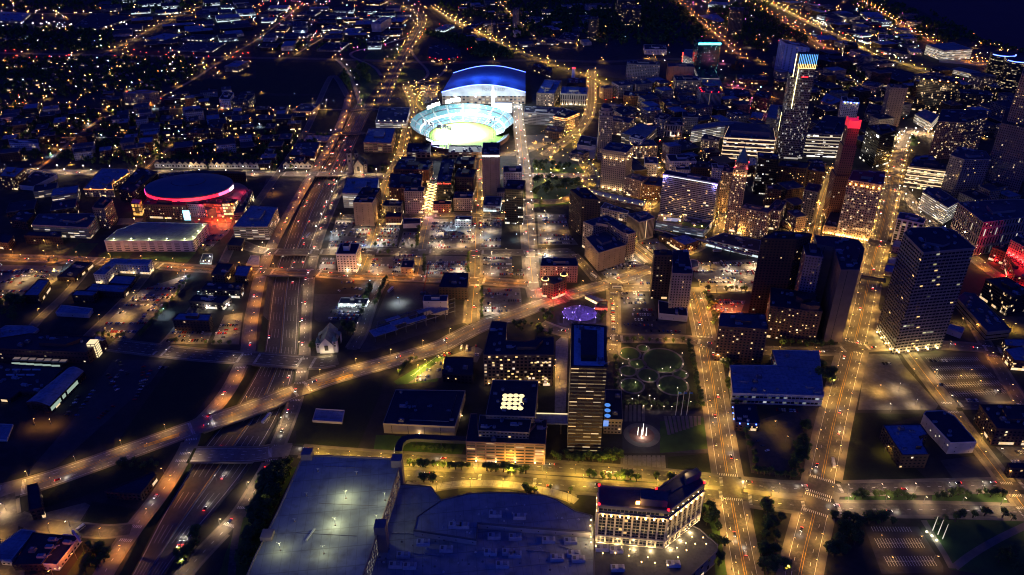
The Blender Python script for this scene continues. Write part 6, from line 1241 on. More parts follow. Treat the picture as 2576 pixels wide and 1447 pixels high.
for i in range(24):
    b0, b1 = A1+(2*PI+A0-A1)*i/24, A1+(2*PI+A0-A1)*(i+1)/24
    mb.face([(*el(b0, .82), 4), (*el(b1, .82), 4), (*el(b1, .92), 8), (*el(b0, .92), 8)][::-1], M['steel'] if i % 3 else M['seat']); mb.face([(*el(b0, .92), 8), (*el(b1, .92), 8), (*el(b1, .93), 0), (*el(b0, .93), 0)], M['brown'])
mb.obj('outfield_stand', t)
mb = MB()
for i in range(24):
    b0, b1 = A1+(2*PI+A0-A1)*i/24, A1+(2*PI+A0-A1)*(i+1)/24
    if i % 5: mb.face([(*el(b0, .81), .4), (*el(b1, .81), .4), (*el(b1, .815), 3.6), (*el(b0, .815), 3.6)], M['e_fieldgreen'])
mb.obj('outfield_screen', t)
# light towers, standing on the stands
for s, z in [('b:1300,800', 1), ('b:1335,785', 1), ('b:1368,774', 1), ('b:1442,757', 1), ('b:1482,747', 1), ('b:1520,742', 1), ('b:1262,905', 0), ('b:1292,915', 0), ('b:1322,928', 0), ('b:1382,945', 0), ('b:1418,945', 0), ('b:1455,955', 0), ('b:1762,905', 2), ('b:1795,885', 2)]:
    v = gp(pts(s)[0], 44 if z == 1 else 42); x, y = v.x-cx, v.y-cy; g = empty('light_mast', (v.x, v.y, 0)); tag(g, ['dark-backed floodlight mast on the near rim of the ballpark', 'blazing white floodlight mast on the far rim of the ballpark', 'tall dark lattice floodlight mast at the outfield gate'][z], 'floodlight mast', ['dark-backed ballpark floodlight masts', 'blazing ballpark floodlight masts', 'lattice floodlight masts'][z])
    top = 44 if z == 1 else 42; mb = MB(); bz = 26 if z == 1 else 0
    mb.bar((-2, 0, bz), (-2, 0, top), .5, M['steel']); mb.bar((2, 0, bz), (2, 0, top), .5, M['steel'])
    for q in range(int((top-bz)//6)): mb.bar((-2, 0, bz+q*6), (2, 0, bz+q*6+6), .25, M['steel'])
    mb.obj('mast', g); dv = Vector((-x, -y)).normalized(); an = math.atan2(dv.y, dv.x)+PI/2
    mb = MB()
    for rz in range(3): mb.box((0, 0, rz*2.4), (10, .8, 1.9), M['steel'])
    ro = mb.obj('lamp_rack', g, (0, 0, top-6)); ro.rotation_euler = (0, 0, an)
    for rz in range(3):
        mb = MB(); mb.box((0, 0, 0), (9.4, .3, 1.5), M['e_flood']); o = mb.obj('flood_lamp', g, (dv.x*.7, dv.y*.7, top-5.8+rz*2.4)); o.rotation_euler = (0, 0, an)
    lo = light((dv.x*3, dv.y*3, top+1), 800000 if z == 1 else 700000, (.86, .95, 1), g, 3., 'SPOT', spot=1.35)
    dr = Vector((-x*.85, -y*.85, -top)); lo.rotation_euler = dr.to_track_quat('-Z', 'Y').to_euler()
v = gp((1264, 292), 4); g = empty('scoreboard', (v.x, v.y, 0)); tag(g, 'giant glaring white video scoreboard with a tall lit pylon', 'scoreboard')
mb = MB(); mb.box((0, 0, 0), (38, 6, 12), M['steel']); mb.obj('base', g); mb = MB(); mb.box((2, -3.4, 13), (34, .8, 19), M['e_screen']); mb.obj('screen', g); mb = MB(); mb.box((0, 0, 12), (40, 5, 22), M['steel']); mb.obj('housing', g)
mb = MB(); mb.box((-20, -2, 0), (7, 6, 58), M['e_screen2']); mb.box((-20, -2, 58), (2, 2, 12), M['e_screen2']); mb.obj('pylon', g); light((0, -30, 30), 90000, (.85, .93, 1), g, 4); light((-70, -20, 48), 260000, (.8, .93, 1), g, 6)  # last light is an added fill for the ballpark's glare, without a fixture
# gate building with lit arcade in front
BL('b:1135,1150 1312,1152 1318,1085', 40, 'ballpark gate wing with dark glass bays and a lit brick arcade', 'gate', 'dark', 2, square=False)
BL('b:1450,1150 1700,1152 1700,1100', 40, 'longer ballpark gate wing with many lit brick bays', 'gate', 'dark', 2, square=False)
mb = MB(); v = G('b:1385,1120', 0)[0]; g = empty('gate_sign', (v.x, v.y, 0)); tag(g, 'purple-lit gate sign between the two ballpark wings', 'sign'); mb.box((0, 0, 8), (30, 1, 5), M['e_violet']); mb.box((-13, 0, 0), (1, 1, 8), M['steel']); mb.box((13, 0, 0), (1, 1, 8), M['steel']); mb.obj('board', g); light((0, -6, 10), 5000, (.5, .3, 1), g)
# ---- domed indoor stadium
h = solve_h((1111, 231), 30); q = shape('P:1111,232 1322,232 1322,182 1140,184', h, False); q = sorted(q, key=lambda p: p[1]); f2 = sorted(q[:2]); b2 = sorted(q[2:]); FL, FR, BLk, BR_ = [Vector(p) for p in (f2[0], f2[1], b2[0], b2[1])]
cc = (FL+FR+BLk+BR_)/4; t = empty('indoor_stadium', (cc.x, cc.y, 0)); tag(t, 'huge indoor stadium with an arched roof edged in blue light', 'stadium')
FL, FR, BLk, BR_ = [p-cc for p in (FL, FR, BLk, BR_)]
mb = MB(); mb.prism([FL, FR, BR_, BLk], 0, h-9, fmat('gate'), M['roof_mid']); mb.obj('wall', t); NA = 24; rise = 17; mb = MB(); fm = MB()
def arc(A, B, u): p = A.lerp(B, u); return (p.x, p.y, h+rise*math.sin(PI*u))
for i in range(NA):
    u0, u1 = i/NA, (i+1)/NA; mb.face([arc(FL, FR, u0), arc(FL, FR, u1), arc(BLk, BR_, u1), arc(BLk, BR_, u0)], M['arched'] if i % 8 else M['roof_blue'])
    for A, B in ((FL, FR), (BLk, BR_)):
        p, r2 = A.lerp(B, u0), A.lerp(B, u1); fm.face([(p.x, p.y, h-9), (r2.x, r2.y, h-9), arc(A, B, u1), arc(A, B, u0)], M['fascia'])
mb.obj('arched_roof', t); fm.obj('gable', t)
for A, B, w in ((FL, FR, 1.6), (BLk, BR_, 1.6)):
    mb = MB()
    for i in range(NA): mb.bar(arc(A, B, i/NA), arc(A, B, (i+1)/NA), w, M['e_blue2'])
    mb.obj('edge_light', t)
for u in (.15, .4, .65, .9):
    p = FL.lerp(FR, u); light((p.x, p.y-22, 12), 30000, (.75, .9, 1), t, 2); light((p.x, p.y+60, h+rise+22), 60000, (.03, .12, 1), t, 3)  # blue light over the roof is added to carry the edge glow
sign('FORD FIELD', 'metal', 9, (FL.lerp(FR, .62).x, FL.y-.6, h+6), (0, -1), t)
# ---- arena with the red ring
c0 = gp(pts('e:1425,190')[0], 32); rx2 = 107*(gp(pts('e:1426,190')[0], 32)-c0).length/.33385; topp, bot = gp(pts('e:1425,100')[0], 32), gp(pts('e:1425,285')[0], 32); ry2 = (topp.y-bot.y)/2; cy2 = (topp.y+bot.y)/2
t = empty('arena', (c0.x, cy2, 0)); tag(t, 'round blue-black domed arena circled by a red and pink light ring', 'arena')
def ring(mb, r0, z0, r1, z1, mat, n=64, a0=0, a1=2*PI):
    for i in range(n):
        b0, b1 = a0+(a1-a0)*i/n, a0+(a1-a0)*(i+1)/n
        mb.face([(rx2*r0*math.cos(b0), ry2*r0*math.sin(b0), z0), (rx2*r0*math.cos(b1), ry2*r0*math.sin(b1), z0), (rx2*r1*math.cos(b1), ry2*r1*math.sin(b1), z1), (rx2*r1*math.cos(b0), ry2*r1*math.sin(b0), z1)], mat)
mb = MB(); ring(mb, 1, 32, .7, 36, M['domecol']); ring(mb, .7, 36, .4, 38.2, M['domecol']); ring(mb, .4, 38.2, .38, 38.8, M['roof_mid']); ring(mb, .38, 38.8, .01, 39.5, M['domecol']); mb.obj('dome', t)
mb = MB(); ring(mb, 1.0, 18, 1.0, 32, M['steel']); mb.obj('drum', t)
D = math.radians
for a0, a1, mt in ((D(-175), D(-150), 'e_pink'), (D(-150), D(-70), 'e_red3'), (D(-70), D(-35), 'e_red3'), (D(-35), D(-12), 'e_pinkw'), (D(-190), D(-175), 'e_violet2'), (D(-12), D(6), 'e_violet2')):
    mb = MB(); ring(mb, 1.012, 25.3, 1.012, 30.4, M[mt], 16, a0, a1); mb.obj('light_ring', t)
mb = MB(); ring(mb, 1.0, 18.5, 1.32, 15, M['skirt'], 40, D(-60), D(50)); ring(mb, 1.32, 15, 1.32, 0, M['steel'], 40, D(-60), D(50)); mb.obj('skirt_roof', t)
for a in range(-160, 10, 24):
    x, y = rx2*1.14*math.cos(D(a)), ry2*1.14*math.sin(D(a)); light((x*1.05, y*1.05, 21), 4000, (1, .04, .12), t, 2)
BL('e:1072,335 1400,348 1400,305 1112,292', 105, 'dark red brick arena hall with small lit windows under the dome', 'brickred', 'dark', 3, square=False, panes=12)
BL('e:985,330 1050,332 1065,300 1000,296', 90, 'little arena gate tower with bright orange sign panels', 'orangeglow', 'blue', 0, square=False)
BL('e:1410,335 1535,340 1540,300 1420,295', 95, 'purple-dark arena hall next to the red-lit plaza', 'purple', 'dark', 2, square=False, panes=3)
BL('e:1535,332 1672,336 1672,300 1540,300', 95, 'brick arena hall with a wall of red-lit glass', 'redglow', 'dark', 2, square=False)
BL('e:1672,328 1760,326 1790,300 1680,296', 90, 'glass arena hall with big golden windows on the red plaza', 'goldglow', 'dark', 1, square=False)
BL('e:1760,405 1830,400 1905,235 1850,225', 70, 'long arena wing with yellow lit shopfronts and dark roof', 'bandwarm', 'dark', 4, square=False, panes=8)
BL('e:1195,150 1500,98 1850,105 1850,92 1490,80 1200,110', 60, 'low dark arena wing behind the dome', 'brickdark', 'dark', 2, square=False)
for s, cl, pw in [('e:1600,430', (1, .1, .02), 60000), ('e:1680,430', (1, .16, .02), 60000), ('e:1500,450', (1, .1, .3), 9000), ('e:1740,440', (1, .06, .06), 40000), ('e:1640,455', (1, .08, .03), 40000), ('e:1010,440', (1, .55, .2), 9000), ('e:1250,440', (1, .6, .2), 5000), ('e:1530,640', (1, .7, .1), 6000)]:
    p = gp(pts(s)[0], 9); g = empty('plaza_lamp', (p.x, p.y, 0)); tag(g, 'tall lamp post tinting the arena plaza red and orange', 'lamp post', 'arena plaza lamps'); mb = MB(); mb.bar((0, 0, 0), (0, 0, 9), .3, M['pole']); mb.obj('pole', g); mb = MB(); mb.box((0, 0, 9), (1.4, 1.4, .5), M['e_orange']); mb.obj('lamp_head', g); light((0, 0, 8.2), pw, cl, g)
v = gp(pts('e:1412,440')[0], 6); g = empty('video_screen', (v.x, v.y, 0)); tag(g, 'tall cyan video screen on legs in the arena plaza', 'screen'); mb = MB(); mb.box((0, 0, 3), (10, 1, 16), M['e_softw2']); mb.obj('screen', g); mb = MB(); mb.box((-4, .3, 0), (.6, .6, 3), M['steel']); mb.box((4, .3, 0), (.6, .6, 3), M['steel']); mb.obj('leg', g)
wall_sign('tan-decked parking', 'LCA', 'e_sign', 3, 2) if False else None
# ---- casino hotel in front
PZ = 15.
hH = solve2(pts('k:990,1045')[0], 230*.3973, PZ)
q = [gp(p, hH) for p in pts('k:552,1008 990,1046 1218,872 1190,838 1160,790 1095,790 912,910 550,888')]; cc = Vector((sum(p.x for p in q)/8, sum(p.y for p in q)/8)); L = ccw([(p.x-cc.x, p.y-cc.y) for p in q])
t = empty('casino_hotel', (cc.x, cc.y, 0)); tag(t, 'bent casino hotel with floodlit white fins and a ring of bulbs', 'hotel')
mb = MB(); mb.prism(L, PZ, hH, fmat('mgm')); mb.obj('wall', t)
mb = MB(); mb.face([(*p, hH) for p in L], M['roof_mid']); o1, i1 = offset(L, .5), offset(L, -.6)
for i in range(8):
    j = (i+1) % 8; mb.face([(*o1[i], hH-2), (*o1[j], hH-2), (*o1[j], hH+1.3), (*o1[i], hH+1.3)], M['parapet']); mb.face([(*o1[i], hH+1.3), (*o1[j], hH+1.3), (*i1[j], hH+1.3), (*i1[i], hH+1.3)], M['parapet']); mb.face([(*i1[j], hH), (*i1[i], hH), (*i1[i], hH+1.3), (*i1[j], hH+1.3)], M['parapet'])
mb.obj('roof', t)
for s, zz in (('k:812,985 985,1000 985,938 812,925', 7.), ('k:1100,860 1195,815 1165,785 1090,825', 7.), ('k:1010,925 1085,880 1070,865 1000,905', 1.5)):
    w = ccw([(p.x-cc.x, p.y-cc.y) for p in [gp(p, hH+zz*.5) for p in pts(s)]]); mb = MB(); mb.prism(w, hH, hH+zz, M['parapet'], M['roof_mid']); mb.obj('penthouse', t)
for i in range(8):
    a, d = Vector(L[i]), Vector(L[(i+1) % 8]); e = d-a; n = Vector((e.y, -e.x)).normalized()
    if n.dot(-cc.normalized()) < .1 or e.length < 12: continue
    nb = max(2, int(round(e.length/6.6)))
    for k in range(nb+1):
        p = a.lerp(d, k/nb)+n*.5; mb = MB(); mb.box((0, 0, 0), (1.3, 1.1, hH-PZ-9), M['finwhite']); o = mb.obj('fin', t, (p.x, p.y, PZ+2)); o.rotation_euler = (0, 0, math.atan2(e.y, e.x))
        p2 = a.lerp(d, min(1, (k+.5)/nb))+n*.9
        if k < nb:
            mb = MB(); mb.box((0, 0, 0), (1.1, 1.1, 1.1), M['e_lamp']); mb.obj('lamp', t, (p2.x, p2.y, hH-9.5))
            light((p2.x+n.x*1.2, p2.y+n.y*1.2, hH-8), 1200, (1, .62, .22), t, .4)
            sp_ = light((p2.x+n.x*1.6, p2.y+n.y*1.6, PZ+9), 12000, (1, .66, .26), t, .4, 'SPOT', (0, 0, 0), spot=.7); sp_.rotation_euler = Vector((-n.x*.10, -n.y*.10, 1)).to_track_quat('-Z', 'Y').to_euler()
            if k % 2 == 0: light((p2.x+n.x*3.2, p2.y+n.y*3.2, PZ+1.6), 3400, (1, .7, .3), t, .3)
    for zz, w in ((PZ+8.5, 1.4), (hH-7, 1.), (PZ+1, 1.)):
        mb = MB(); p, r2 = a+n*.7, d+n*.7; mb.bar((p.x, p.y, zz), (r2.x, r2.y, zz), w, M['finwhite']); mb.obj('cornice', t)
for i in (0, 1, 2, 6, 7):
    mb = MB(); mb.box((L[i][0], L[i][1], hH+1.3), (1.4, 1.4, 1.2), M['e_red']); mb.obj('obstruction_light', t)
p = gp(pts('k:795,1010')[0], hH); mb = MB(); mb.box((p.x-cc.x, p.y-cc.y, hH+2), (3, .6, 3), M['e_orange']); mb.obj('lamp', t); light((p.x-cc.x, p.y-cc.y-2, hH+4), 1500, (1, .5, .15), t)
p = gp(pts('k:1095,850')[0], hH); light((p.x-cc.x, p.y-cc.y, hH+9), 1300, (1, .6, .25), t)
w = a = None
# low roofs of the casino
def slab(s, h, label, mat, style='whiteblank', name='casino_hall', z0=-.3, cat='casino'):
    q = ccw([gp(p, h).to_2d() for p in pts(s)]); c = (sum(p[0] for p in q)/len(q), sum(p[1] for p in q)/len(q)); t = empty(name, (*c, 0)); tag(t, label, cat)
    L = [(p[0]-c[0], p[1]-c[1]) for p in q]; mb = MB(); mb.prism(L, z0, h, fmat(style) if style in STY else M[style]); mb.obj('wall', t); mb = MB()
    vs, e, f, *_ = delaunay_2d_cdt([Vector(p) for p in L], [(i, (i+1) % len(L)) for i in range(len(L))], [], 1, 1e-4)
    for tr in f:
        w = [(vs[i].x, vs[i].y, h+.02) for i in tr]; mb.face(w if area(w) > 0 else w[::-1], M[mat])
    o1, i1 = offset(L, .2), offset(L, -.5); m = len(L)
    for i in range(m):
        j = (i+1) % m
        mb.face([(*o1[i], h-.8), (*o1[j], h-.8), (*o1[j], h+1), (*o1[i], h+1)], M['parapet']); mb.face([(*o1[i], h+1), (*o1[j], h+1), (*i1[j], h+1), (*i1[i], h+1)], M['parapet']); mb.face([(*i1[j], h), (*i1[i], h), (*i1[i], h+1), (*i1[j], h+1)], M['parapet'])
    mb.obj('roof', t); return t, c, h
tl, cl_, hl_ = slab('P:1005,1218 1085,1226 1112,1262 1180,1260 1400,1280 1492,1300 1496,1560 890,1560 925,1400', 10., 'lower blue-grey casino roof with rows of plant boxes', 'roof_big')
tr_, cr_, hr_ = slab('P:1041,1335 1198,1359 1202,1317 1288,1325 1486,1340 1486,1297 1447,1287 1400,1258 1370,1248 1288,1241 1250,1240 1180,1243 1111,1259 1049,1301', 16., 'raised blue-grey casino roof with a curved far edge', 'roof_big')
tp_, cp_, hp_ = slab('P:1500,1300 1490,1560 1600,1560 1737,1450 1804,1387 1806,1372 1761,1333 1700,1300', PZ, 'podium roof dotted with small lamps around the bent hotel', 'roof_mid', 'podium')
def boxes(root, c, h, S, dims=(10.5, 5, 3.2)):
    for s in S.split(';'):
        p = gp(pts(s)[0], h); mb = MB(); mb.box((0, 0, 0), dims, M['metalw']); mb.box((dims[0]*.2, 0, dims[2]), (dims[0]*.3, dims[1]*.7, .9), M['metal']); mb.box((-dims[0]*.3, 0, dims[2]), (dims[0]*.2, dims[1]*.6, .5), M['pole']); mb.obj('roof_unit', root, (p.x-c[0], p.y-c[1], h))
boxes(tr_, cr_, hr_, 'j:1515,1070;j:1262,1140;j:1310,1142;k:48,1085;j:1060,1250')
boxes(tl, cl_, hl_, 'j:1205,1290;j:1485,1312;j:1600,1310;j:885,1392;j:975,1398;j:1508,1210;k:20,1215;k:232,1235;k:370,1240;k:285,1345;k:420,1355;k:20,1325;k:390,1320;j:935,1330;k:-60,1390')
boxes(tp_, cp_, hp_, 'k:570,1285;k:660,1295;k:668,1412;k:1020,1385')
for s in 'k:500,1100;k:495,1135;k:500,1205;k:500,1240;k:575,1310;k:655,1308;k:745,1285;k:740,1325;k:860,1335;k:820,1365;k:905,1370;k:985,1385;k:1045,1275;k:1100,1245;k:1140,1205;k:1210,1210;k:1160,1250;k:1105,1290;k:1050,1335;k:690,1270;k:530,1265;k:1230,1250'.split(';'):
    p = gp(pts(s)[0], PZ+3); big = s == 'k:1045,1275'; g = empty('roof_lamp', (p.x, p.y, PZ)); tag(g, 'brightest small lamp on the hotel podium roof' if big else 'small warm lamp post on the hotel podium roof', 'lamp', None if big else 'podium roof lamps')
    mb = MB(); mb.bar((0, 0, 0), (0, 0, 3), .2, M['pole']); mb.obj('pole', g); mb = MB(); mb.box((0, 0, 3), (.8, .8, .4), M['e_lamp']); mb.obj('lamp_head', g); light((0, 0, 2.9), 900 if big else 160, (1, .7, .35), g, .3)
# ---- big rooftop garage with lamp pools
hg = solve_h((1011.5, 1156), 61); q = ccw([gp(p, hg) for p in pts('P:763,1146 1011,1156 985,1238 914,1447 878,1560 575,1560 640,1405 700,1285')]); c = (sum(p[0] for p in q)/len(q), sum(p[1] for p in q)/len(q))
t = empty('parking_garage', (*c, 0)); tag(t, 'enormous parking garage with dim lamp pools on its blue-grey deck', 'parking garage'); L = [(p[0]-c[0], p[1]-c[1]) for p in q]
mb = MB(); mb.prism(L, 0, hg, fmat('garagetan')); mb.obj('wall', t); mb = MB(); mb.face([(*p, hg+.02) for p in L], M['roof_big']); o1, i1 = offset(L, .3), offset(L, -.6)
for i in range(len(L)):
    j = (i+1) % len(L); mb.face([(*o1[i], hg-1), (*o1[j], hg-1), (*o1[j], hg+1.2), (*o1[i], hg+1.2)], M['stone2']); mb.face([(*o1[i], hg+1.2), (*o1[j], hg+1.2), (*i1[j], hg+1.2), (*i1[i], hg+1.2)], M['stone2']); mb.face([(*i1[j], hg), (*i1[i], hg), (*i1[i], hg+1.2), (*i1[j], hg+1.2)], M['stone2'])
mb.obj('roof_deck', t)
mb = MB()
for a_, b_ in (('j:400,993', 'j:770,1010'), ('j:440,760', 'j:700,770'), ('j:250,1180', 'j:640,1200')):
    p, r2 = gp(pts(a_)[0], hg), gp(pts(b_)[0], hg); mb.bar((p.x-c[0], p.y-c[1], hg+.1), (r2.x-c[0], r2.y-c[1], hg+.1), .3, M['parapet'])
mb.obj('deck_seam', t)
for s, hh in (('j:328,700', 7), ('j:895,745', 8), ('j:792,1170', 9), ('j:75,1205', 4)):
    p = gp(pts(s)[0], hg); mb = MB(); mb.box((p.x-c[0], p.y-c[1], -.2 if s != 'j:75,1205' else hg), (9, 9, hg+hh if s != 'j:75,1205' else hh), M['stone2']); mb.obj('stair_tower', t)
mb = MB(); p = gp(pts('j:345,1190')[0], hg+1); mb.bar((p.x-c[0]-2, p.y-c[1]-6, hg+1), (p.x-c[0]+2, p.y-c[1]+6, hg+1), 1.2, M['metalw']); mb.obj('roof_duct', t)
for s, pw in (('j:570,962', 9000), ('j:503,1132', 8500), ('j:155,1292', 3600), ('j:430,1312', 3200), ('j:818,975', 2200), ('j:765,1112', 4200), ('j:638,808', 0), ('j:392,790', 0), ('j:320,943', 0), ('j:245,1108', 0)):
    p = gp(pts(s)[0], hg); g = empty('deck_lamp', (p.x, p.y, hg)); tag(g, 'lit' if 0 else ('double-headed lamp mast lighting a pool on the enormous garage deck' if pw else 'unlit short mast on the enormous garage deck'), 'lamp mast', 'lit deck masts' if pw else 'unlit deck masts')
    mb = MB(); mb.cone((0, 0), .7, .7, 0, 1, M['stone2'], 8); mb.bar((0, 0, 0), (0, 0, 9 if pw else 3), .3, M['metalw']); mb.obj('pole', g); mb = MB(); mb.bar((-1.6, 0, 9 if pw else 3), (1.6, 0, 9 if pw else 3), .35, M['metalw']); mb.obj('lamp_head', g)
    if pw:
        for dx in (-1.6, 1.6): light((dx, 0, 8.4), pw*.42, (.95, .95, .42), g, .4)
for i, (x, y) in enumerate(scatter0('P:1060,1310 1290,1260 1470,1310 1470,1330 1290,1318 1195,1312 1190,1345 1060,1325', 26, 3, 16.)): mb = MB(); mb.cone((0, 0), .5+.3*(i % 3), .4, 0, 1.1, M['metalw'], 8); mb.obj('roof_vent', tr_, (x-cr_[0], y-cr_[1], hr_))
for i, (x, y) in enumerate(scatter0('P:960,1300 1040,1350 1280,1350 1480,1360 1480,1440 930,1440', 46, 4, 10.)): mb = MB(); mb.cone((0, 0), .5+.3*(i % 3), .4, 0, 1.1, M['metalw' if i % 2 else 'pole'], 8); mb.obj('roof_vent', tl, (x-cl_[0], y-cl_[1], hl_))
for a_, b_ in (('j:860,1180', 'j:1000,1185'), ('j:1250,1190', 'j:1240,1240'), ('k:300,1260', 'k:420,1300'), ('j:1000,1310', 'j:1190,1322'), ('k:90,1290', 'k:240,1300')):
    P0, P1 = gp(pts(a_)[0], 10.5), gp(pts(b_)[0], 10.5); mb = MB(); mb.bar((P0.x-cl_[0], P0.y-cl_[1], 10.7), (P1.x-cl_[0], P1.y-cl_[1], 10.7), .9, M['metal']); mb.obj('roof_duct', tl)
# ---- churches
def church(s, label, L, W, hw, rh, rot, wallm, roofm, towers, lit=0):
    p = G(s)[0]; t = empty('church', (p.x, p.y, 0), rot); tag(t, label, 'church')
    mb = MB(); mb.prism([(-W/2, -L/2), (W/2, -L/2), (W/2, L/2), (-W/2, L/2)], 0, hw, wallm)
    for y in (-L/2, L/2): mb.face([(-W/2, y, hw), (W/2, y, hw), (0, y, hw+rh)], wallm)
    mb.obj('wall', t); mb = MB()
    for sx in (-1, 1): mb.face([(sx*(W/2+.5), -L/2-.3, hw-.3), (sx*(W/2+.5), L/2+.3, hw-.3), (0, L/2+.3, hw+rh), (0, -L/2-.3, hw+rh)], roofm)
    for sy in (-1, 1): mb.face([(0, L*.12-W*.35*0, hw+rh-.5), (sy*W*.8, L*.05, hw-.5), (sy*W*.8, L*.32, hw-.5), (0, L*.25, hw+rh-.5)], roofm); mb.face([(sy*W*.8, L*.05, 0), (sy*W*.8, L*.32, 0), (sy*W*.8, L*.32, hw-.5), (sy*W*.8, L*.05, hw-.5)], wallm)
    mb.obj('roof', t)
    mb = MB(); mb.box((0, -L/2-.15, hw*.35), (W*.26, .3, hw*.6), M['roof_dark']); mb.cone((0, -L/2-.2), .01, 1.4, hw*.95, hw*.96, M['roof_dark'], 10); mb.obj('window', t)
    for (x, y, w, h_, sp) in towers:
        mb = MB(); mb.box((x, y, 0), (w, w, h_), wallm); mb.obj('tower', t); mb = MB(); mb.cone((x, y), w*.66, .1, h_, h_+sp, roofm, 8 if sp > w else 4); mb.obj('spire', t)
        for z in (h_*.55, h_*.8): mb = MB(); mb.box((x, y-w/2-.1, z), (w*.4, .25, h_*.12), M['roof_dark']); mb.obj('window', t)
    for k in range(lit): light((-W/2+W*(k+.5)/lit, -L/2-4, 2.5), 600, (1, .75, .4), t)
    return t
church('P:829,868', 'pale-fronted gabled church with green copper roofs beside the sunken freeway', 34, 16, 11, 9, .05, M['whitewall'], M['copper'], [(-9.5, -13, 4.5, 13, 7), (9.5, -13, 5.5, 15, 6)], 4)
church('P:905,428', 'dark stone church with tall pinnacled towers beside the wide pale bridge', 36, 17, 14, 11, .1, M['stone'], M['roof_dark'], [(-15, -8, 8, 36, 7), (-4, 8, 6, 30, 8), (12, -12, 5, 16, 5)], 3)
church('h:175,500', 'small cream church glowing between downtown towers', 26, 15, 11, 7, .25, M['stone'], M['roof_dark'], [(-8, -10, 4, 13, 3)], 4)
church('c:1690,520', 'brick church with two dark steeples behind the market hall', 30, 14, 12, 8, .2, M['brown'], M['roof_dark'], [(-8, -12, 5, 24, 14), (8, -12, 5, 20, 10)])
church('b:1760,240', 'distant church with a pale steeple by the lit avenue', 30, 15, 12, 9, .1, M['stone'], M['roof_dark'], [(8, -12, 6, 30, 12)], 1)
# ---- chimney, rink, track, skywalks
p = gp(pts('c:462,598')[0], 8); t = empty('chimney', (p.x, p.y, 0)); tag(t, 'tall pale brick chimney ringed with red lamps', 'chimney'); hc = solve_h(pts('c:462,486')[0], 115*.33385); mb = MB(); mb.cone((0, 0), 5.5, 3.8, 0, hc, M['metalw'], 16); mb.obj('shaft', t)
mb = MB(); mb.cone((0, 0), 4.4, 4.4, hc-3, hc-1.2, M['e_red'], 12); mb.obj('light_ring', t)
p = G('P:1458,788')[0]; k = (G('P:1459,788')[0]-p).length; rxr = 43*k; ryr = (G('P:1458,768')[0].y-G('P:1458,808')[0].y)/2
mb = MB(); mb.face([(p.x+rxr*math.cos(a), p.y+ryr*math.sin(a), .22) for a in [2*PI*i/40 for i in range(40)]], M['rink']); struct(mb, 'plaza')
for i, s in enumerate(('g:400,1120', 'g:620,1120', 'g:510,1205', 'g:390,1190', 'g:630,1190', 'g:510,1100', 'g:455,1150', 'g:570,1160')):
    q = gp(pts(s)[0], 7); g = empty('rink_lamp', (q.x, q.y, 0)); tag(g, 'slim lamp post casting violet light over the oval plaza', 'lamp post', 'violet plaza lamps'); mb = MB(); mb.bar((0, 0, 0), (0, 0, 7), .25, M['pole']); mb.obj('pole', g); mb = MB(); mb.box((0, 0, 7), (.9, .9, .6), M['e_violet']); mb.obj('lamp_head', g); light((0, 0, 6.5), 2300, (.34, .2, 1), g)
mb = MB()
for i in range(70):
    a, r = R.uniform(0, 2*PI), math.sqrt(R.random())*1.12; mb.box((p.x+rxr*r*math.cos(a), p.y+ryr*r*math.sin(a), .3), (.5, .5, 1.6), M['e_crowd'] if i % 9 == 0 else M['steel'])
o = mb.obj('crowd'); tag(o, 'scattered people and small lights on the violet oval plaza', 'crowd', kind='stuff')
for s, h_, lb, st_, in (('g:550,1022 650,1072 720,1062 600,1018', 5, 'white-canopied pavilion lit from within beside the violet plaza', 'goldglow'), ('g:625,1100 720,1110 720,1065 660,1070', 6, 'black-roofed pavilion with red lights beside the violet plaza', 'redglow')):
    BL(s, 0, lb, st_, 'dark' if 'black' in lb else 'pale', 0, H=h_, square=False, name='pavilion', cat='pavilion')
def track(s, label, name='elevated_track', z=8.5, w=4.2, mat='deck', roof=False, lit=False):
    pl = smooth([gp(p, z).to_2d() for p in pts(s)]) ; pl = resample(pl, 6.); n = normals(pl); c = pl[len(pl)//2]; t = empty(name, (c.x, c.y, 0)); tag(t, label, name.split('_')[-1]); dk, pr = MB(), MB()
    for i in range(len(pl)-1):
        a, b, cc_, d = pl[i]-n[i]*w/2-c, pl[i]+n[i]*w/2-c, pl[i+1]+n[i+1]*w/2-c, pl[i+1]-n[i+1]*w/2-c; dk.prism([a, b, cc_, d], z-1.2, z+(2.6 if roof else .2), M[mat], M['roof_dark'] if roof else M[mat], True)
        if i % 4 == 0: pr.box((pl[i].x-c.x, pl[i].y-c.y, 0), (1.2, 1.2, z-1.2), M['concrete'])
    dk.obj('deck', t); pr.obj('pier', t)
    if lit:
        mb = MB()
        for i in range(len(pl)-1):
            a, b = pl[i]-n[i]*(w/2+.1)*lit-c, pl[i+1]-n[i+1]*(w/2+.1)*lit-c; mb.bar((a.x, a.y, z+.6), (b.x, b.y, z+.6), .8, M['e_soft'])
        mb.obj('lit_glazing', t)
    return t
track('g:575,5 610,50 655,110 655,160 640,210', 'curved black elevated train track beside the park', mat='steel')
track('g:1075,520 1150,540 1230,572 1350,590 1450,605 1530,640 1700,690 1810,715', 'long elevated train track curving past the bus terminal')
track('h:700,885 800,900 915,920', 'black footbridge crossing the wide avenue', 'footbridge', 10, 3.5, 'steel', True)
track('j:1330,595 1150,590 985,578 925,600 905,640 898,695', 'L-shaped black-roofed walkway with a glowing glazed side', 'skywalk', 7, 7, 'steel', True, -1)
track('k:155,455 250,457 352,460', 'blue-roofed glazed skywalk leading to the bronze tower', 'skywalk', 18, 14, 'roof_blue', False, 1)
track('i:545,1105 620,1215', 'white overhead sign gantry leaning over the street', 'gantry', 8, 1.5, 'metalw')
